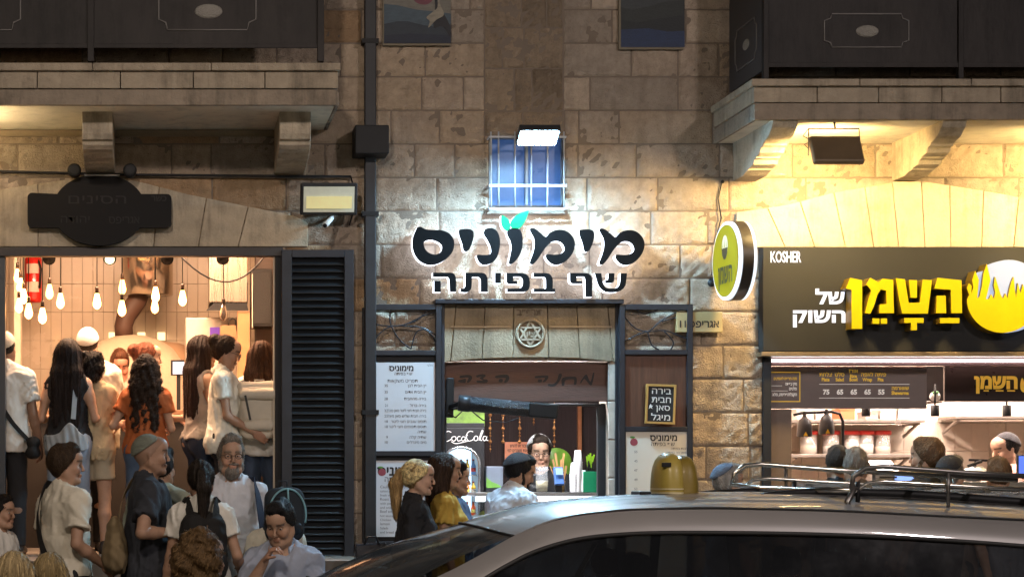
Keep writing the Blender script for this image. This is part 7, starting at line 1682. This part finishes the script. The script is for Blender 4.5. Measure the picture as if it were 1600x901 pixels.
def wind(u, v):
    w = v * 2 - 1; a = w * w; x0, z0 = .66 + .34 * a, .985 - .04 * a; x1 = 1.57 + .156 * a; z1 = crown(x1) - (crown(x1) - crease(x1)) * abs(w) ** 2.3
    hw = .76 + (HW - .76) * u; s = u; return (x0 + (x1 - x0) * s, CYc + w * hw, z0 + (z1 - z0) * s + .035 * math.sin(math.pi * s))
m = MB(); m.add(*grid(24, 30, wind), True); m.build('windscreen', M_screen, taxi)
m = MB(); m.tube([Vector(wind(1, v)) + Vector((-.004, 0, .002)) for v in np.linspace(0, 1, 30)], .007, 6); m.build('windscreen_seal', M_rub, taxi)
for dy, l in ((-.45, .5), (.1, .5)):
    m = MB(); a = Vector(wind(.05, .5 + dy / 1.5)) + Vector((-.02, 0, .02)); b = Vector(wind(.12, .5 + (dy + l) / 1.55)) + Vector((-.02, 0, .012)); m.bar(a, b, .016); m.build('wiper', M_rub, taxi)
# lower body
st_ = [(-.42, .55, .42, .58), (-.36, .74, .30, .68), (-.15, .85, .24, .76), (.3, .895, .22, .86), (.75, .905, .22, .93), (1.05, .905, .22, .945), (2.0, .905, .22, .945), (3.2, .905, .22, .945), (4.2, .895, .22, .95), (4.62, .86, .26, .95), (4.80, .74, .34, .90)]
V = []; 
for x, hw, z0, zb in st_:
    sec = [(hw * .93, z0), (hw, z0 + (zb - z0) * .25), (hw * 1.0, z0 + (zb - z0) * .6), (hw * .975, z0 + (zb - z0) * .9), (hw * .945, zb)]
    if x <= 1.06: sec += [(hw * .6, zb + .028), (0, zb + .04)]
    else: sec += [(hw * .90, zb + .001), (hw * .88, zb - .06)]
    V += [(x, CYc - h, z) for h, z in sec] + [(x, CYc + h, z) for h, z in reversed(sec[:-1] if x <= 1.06 else sec)] + ([(x, CYc + sec[0][0], z0)] if x <= 1.06 else [])
n = 14; m = MB(); m.add(V, [(i * n + k, i * n + (k + 1) % n, (i + 1) * n + (k + 1) % n, (i + 1) * n + k) for i in range(len(st_) - 1) for k in range(n) if not (i >= 5 and k == 6)] + [tuple(range(n - 1, -1, -1)), tuple((len(st_) - 1) * n + k for k in range(n))], True)
m.build('body', M_paint, taxi)
m = MB(); m.box(1.0, 4.6, CYc - .78, CYc + .78, .26, .30); m.box(.85, 1.25, CYc - .72, CYc + .72, .62, .90); m.build('dashboard', M_trim, taxi, bevel=.03)
for x, pale in ((2.15, 0), (3.15, 0)):
    for y in (-.36, .36):
        m = MB(); m.box(x - .28, x + .22, CYc + y - .25, CYc + y + .25, .30, .56); m.box(x + .16, x + .32, CYc + y - .24, CYc + y + .24, .57, 1.02); m.build('car_seat', mat('seat_cloth', (.05, .05, .055), .85), taxi, bevel=.05)
        m = MB(); m.box(x + .20, x + .30, CYc + y - .13, CYc + y + .13, 1.05, 1.20); m.build('headrest', mat('headrest_cloth', (.16, .15, .16), .8), taxi, bevel=.04)
for x in (.35, 3.85):
    for sg in (-1, 1):
        c = (x, CYc + sg * .80, .315)
        m = MB(); m.lathe([(.20, -.10), (.29, -.105), (.313, -.08), (.313, .08), (.29, .105), (.20, .10)], c, 'y', 32, False); w_ = m.build('wheel', M_rub, taxi)
        m = MB(); m.lathe([(.001, -.07), (.05, -.08), (.2, -.06), (.2, .06), (.05, .08), (.001, .07)], c, 'y', 24, False); m.build('rim', mat('alloy', (.45, .45, .46), .3, .9), w_)
for sg in (-1, 1):
    m = MB(); m.sphere((-.30, CYc + sg * .64, .66), .14, 16, (.5, 1, .5)); m.build('headlight', mat('headlamp_glass', (.6, .62, .65), .08, coat=1), taxi)
    m = MB(); m.sphere((4.74, CYc + sg * .70, .82), .10, 14, (.4, .8, 1.4)); m.build('tail_light', mat('tail_red', (.4, .02, .015), .2), taxi)
m = MB(); m.bar((1.95, CYc - .73, .98), (2.12, CYc - .69, 1.26), .05, .004); m.build('seat_belt', mat('belt_grey', (.22, .20, .17), .8), taxi)
# the yellow dome
ts = thing('taxi_dome', 'yellow dome lamp standing unlit on the taxi roof', 'taxi lamp', P(1054, 772, CYc))
def dome(name, pxc, rpx, pyt, mt, ry):
    cx_, rx = PX(pxc, CYc), rpx / F * CYc; z0, z1 = PZ(776, CYc), PZ(pyt, CYc); V = []; n_ = 32
    for r_, h in ((1, 0), (1.0, .12), (.985, .35), (.94, .55), (.86, .70), (.74, .83), (.55, .93), (.32, .985), (.02, 1)):
        for k in range(n_):
            a = 2 * math.pi * k / n_; ca, sa = math.cos(a), math.sin(a)
            V.append((cx_ + rx * r_ * math.copysign(abs(ca) ** .8, ca), CYc + ry * r_ * math.copysign(abs(sa) ** .8, sa), z0 + (z1 - z0) * h))
    m = MB(); m.add(V, [(i * n_ + k, i * n_ + (k + 1) % n_, (i + 1) * n_ + (k + 1) % n_, (i + 1) * n_ + k) for i in range(8) for k in range(n_)] + [tuple(range(n_ - 1, -1, -1)), tuple(8 * n_ + k for k in range(n_))], True)
    return m.build(name, mt, ts)
dome('rear_shell', 1065, 22, 711, mat('dome_ochre', (.20, .14, .02), .5, coat=.1), .15)
dome('lamp_shell', 1043, 23, 707, mat('dome_yellow', (.38, .29, .06), .45, coat=.15), .16)
for y in (762, 768):
    m = MB(); m.add([(PX(1043, CYc) + 23.4 / F * CYc * math.copysign(abs(math.cos(a)) ** .8, math.cos(a)), CYc + .163 * math.copysign(abs(math.sin(a)) ** .8, math.sin(a)), PZ(y + dz, CYc)) for dz in (2.2, 0) for a in np.linspace(0, 2 * math.pi, 33)[:-1]], [(k, (k + 1) % 32, 32 + (k + 1) % 32, 32 + k) for k in range(32)], True); m.build('pale_ring', mat('dome_pale', (.62, .55, .33), .4), ts)
m = MB(); m.pbox(1035, 722, 1049, 729, CYc - .140, .02); m.build('slot', M_black, ts, bevel=.003)
m = MB(); m.box(PX(1010, CYc), PX(1098, CYc), CYc - .18, CYc + .18, crown(2.7) - .006, PZ(772, CYc)); m.build('foot', M_trim, ts, bevel=.01)
m = MB(); m.pbox(1000, 767, 1018, 775, CYc - .10, .2); m.build('magnet', M_black, ts, bevel=.006)
# roof basket
M_sil = mat('polished_tube', (.55, .52, .46), .22, .95, vary=.08)
rk = thing('roof_basket', 'long tubular luggage basket on the taxi roof, its far rail shiny', 'roof rack', (3.9, CYc, 1.5))
Yn, Yfar = 9.70, 10.72; X0f, X0n, X1 = 3.16, 3.46, 4.75
zt = lambda X: 1.652 - .055 * (X - 3.2); zl_ = lambda X: 1.575 - .045 * (X - 3.2)
def rail(name, Y, X0, mt, r, up):
    m = MB(); f = zt if up else zl_
    m.tube([(X0, Y, f(X0) - .12 if up else f(X0) - .05), (X0 + .01, Y, f(X0) - .05), (X0 + .07, Y, f(X0) - .008), (X0 + .16, Y, f(X0)), (X0 + .6, Y, f(X0 + .6)), (X1, Y, f(X1))], r, 12); return m.build(name, mt, rk)
rail('far_rail', Yfar, X0f, M_sil, .014, 1); rail('far_lower_rail', Yfar - .02, X0f + .04, M_sil, .010, 0)
rail('near_rail', Yn, X0n, mat('dark_tube', (.16, .15, .14), .32, .8), .013, 1); rail('near_lower_rail', Yn + .02, X0n + .02, M_sil, .010, 0)
m = MB(); m.tube([(X0n + .02, Yn, zt(X0n) - .10), (X0n - .02, Yn, 1.46), (X0n - .02, Yn - .01, crown(3.44) - .06)], .015, 10)
m.build('upright', mat('dark_tube', None), rk)
for X, Y in ((3.95, Yn), (4.4, Yn), (3.95, Yfar), (4.4, Yfar), (X0f + .3, Yfar)): m = MB(); m.tube([(X, Y, zt(X)), (X, Y, zl_(X) - .11)], .010, 8); m.build('upright', mat('dark_tube', None), rk)
m = MB(); m.tube([(X0f, Yfar, zt(X0f) - .11), (3.22, 10.4, zt(3.2) - .13), (3.34, 10.0, zt(3.3) - .13), (X0n, Yn, zt(X0n) - .12)], .014, 10); m.build('front_bar', M_sil, rk)
for X in (3.55, 3.85, 4.15, 4.45): m = MB(); m.bar((X, Yn, zl_(X) - .02), (X, Yfar, zl_(X) - .02), .03, .016); m.build('floor_slat', M_sil, rk)
for X0_, Y_ in ((2.82, 10.45), (3.08, 9.95)):
    m = MB(); V = []; n_ = 30
    for i in range(n_ + 1):
        X = X0_ + (4.7 - X0_) * i / n_; h = .034 * min(1, (i / 8) ** .7); z = max(crown(X) - .075 * abs(Y_ - CYc) ** 2.3 / .36, 0) + .001
        V += [(X, Y_ - .028, z - .012), (X, Y_ + .028, z - .012), (X, Y_ + .022, z + h), (X, Y_ - .022, z + h)]
    m.add(V, [(i * 4 + k, i * 4 + (k + 1) % 4, i * 4 + 4 + (k + 1) % 4, i * 4 + 4 + k) for i in range(n_) for k in range(4)] + [(3, 2, 1, 0), tuple(n_ * 4 + k for k in range(4))], True); m.build('foot_rail', M_trim, rk)
for X in (3.5, 4.4):
    for Y in (Yn + .02, Yfar - .02): m = MB(); m.tube([(X, Y, zl_(X)), (X, Y, crown(X) - .09 * (abs(Y - CYc) / .5) ** 2.3)], .012, 8); m.build('foot', M_trim, rk)
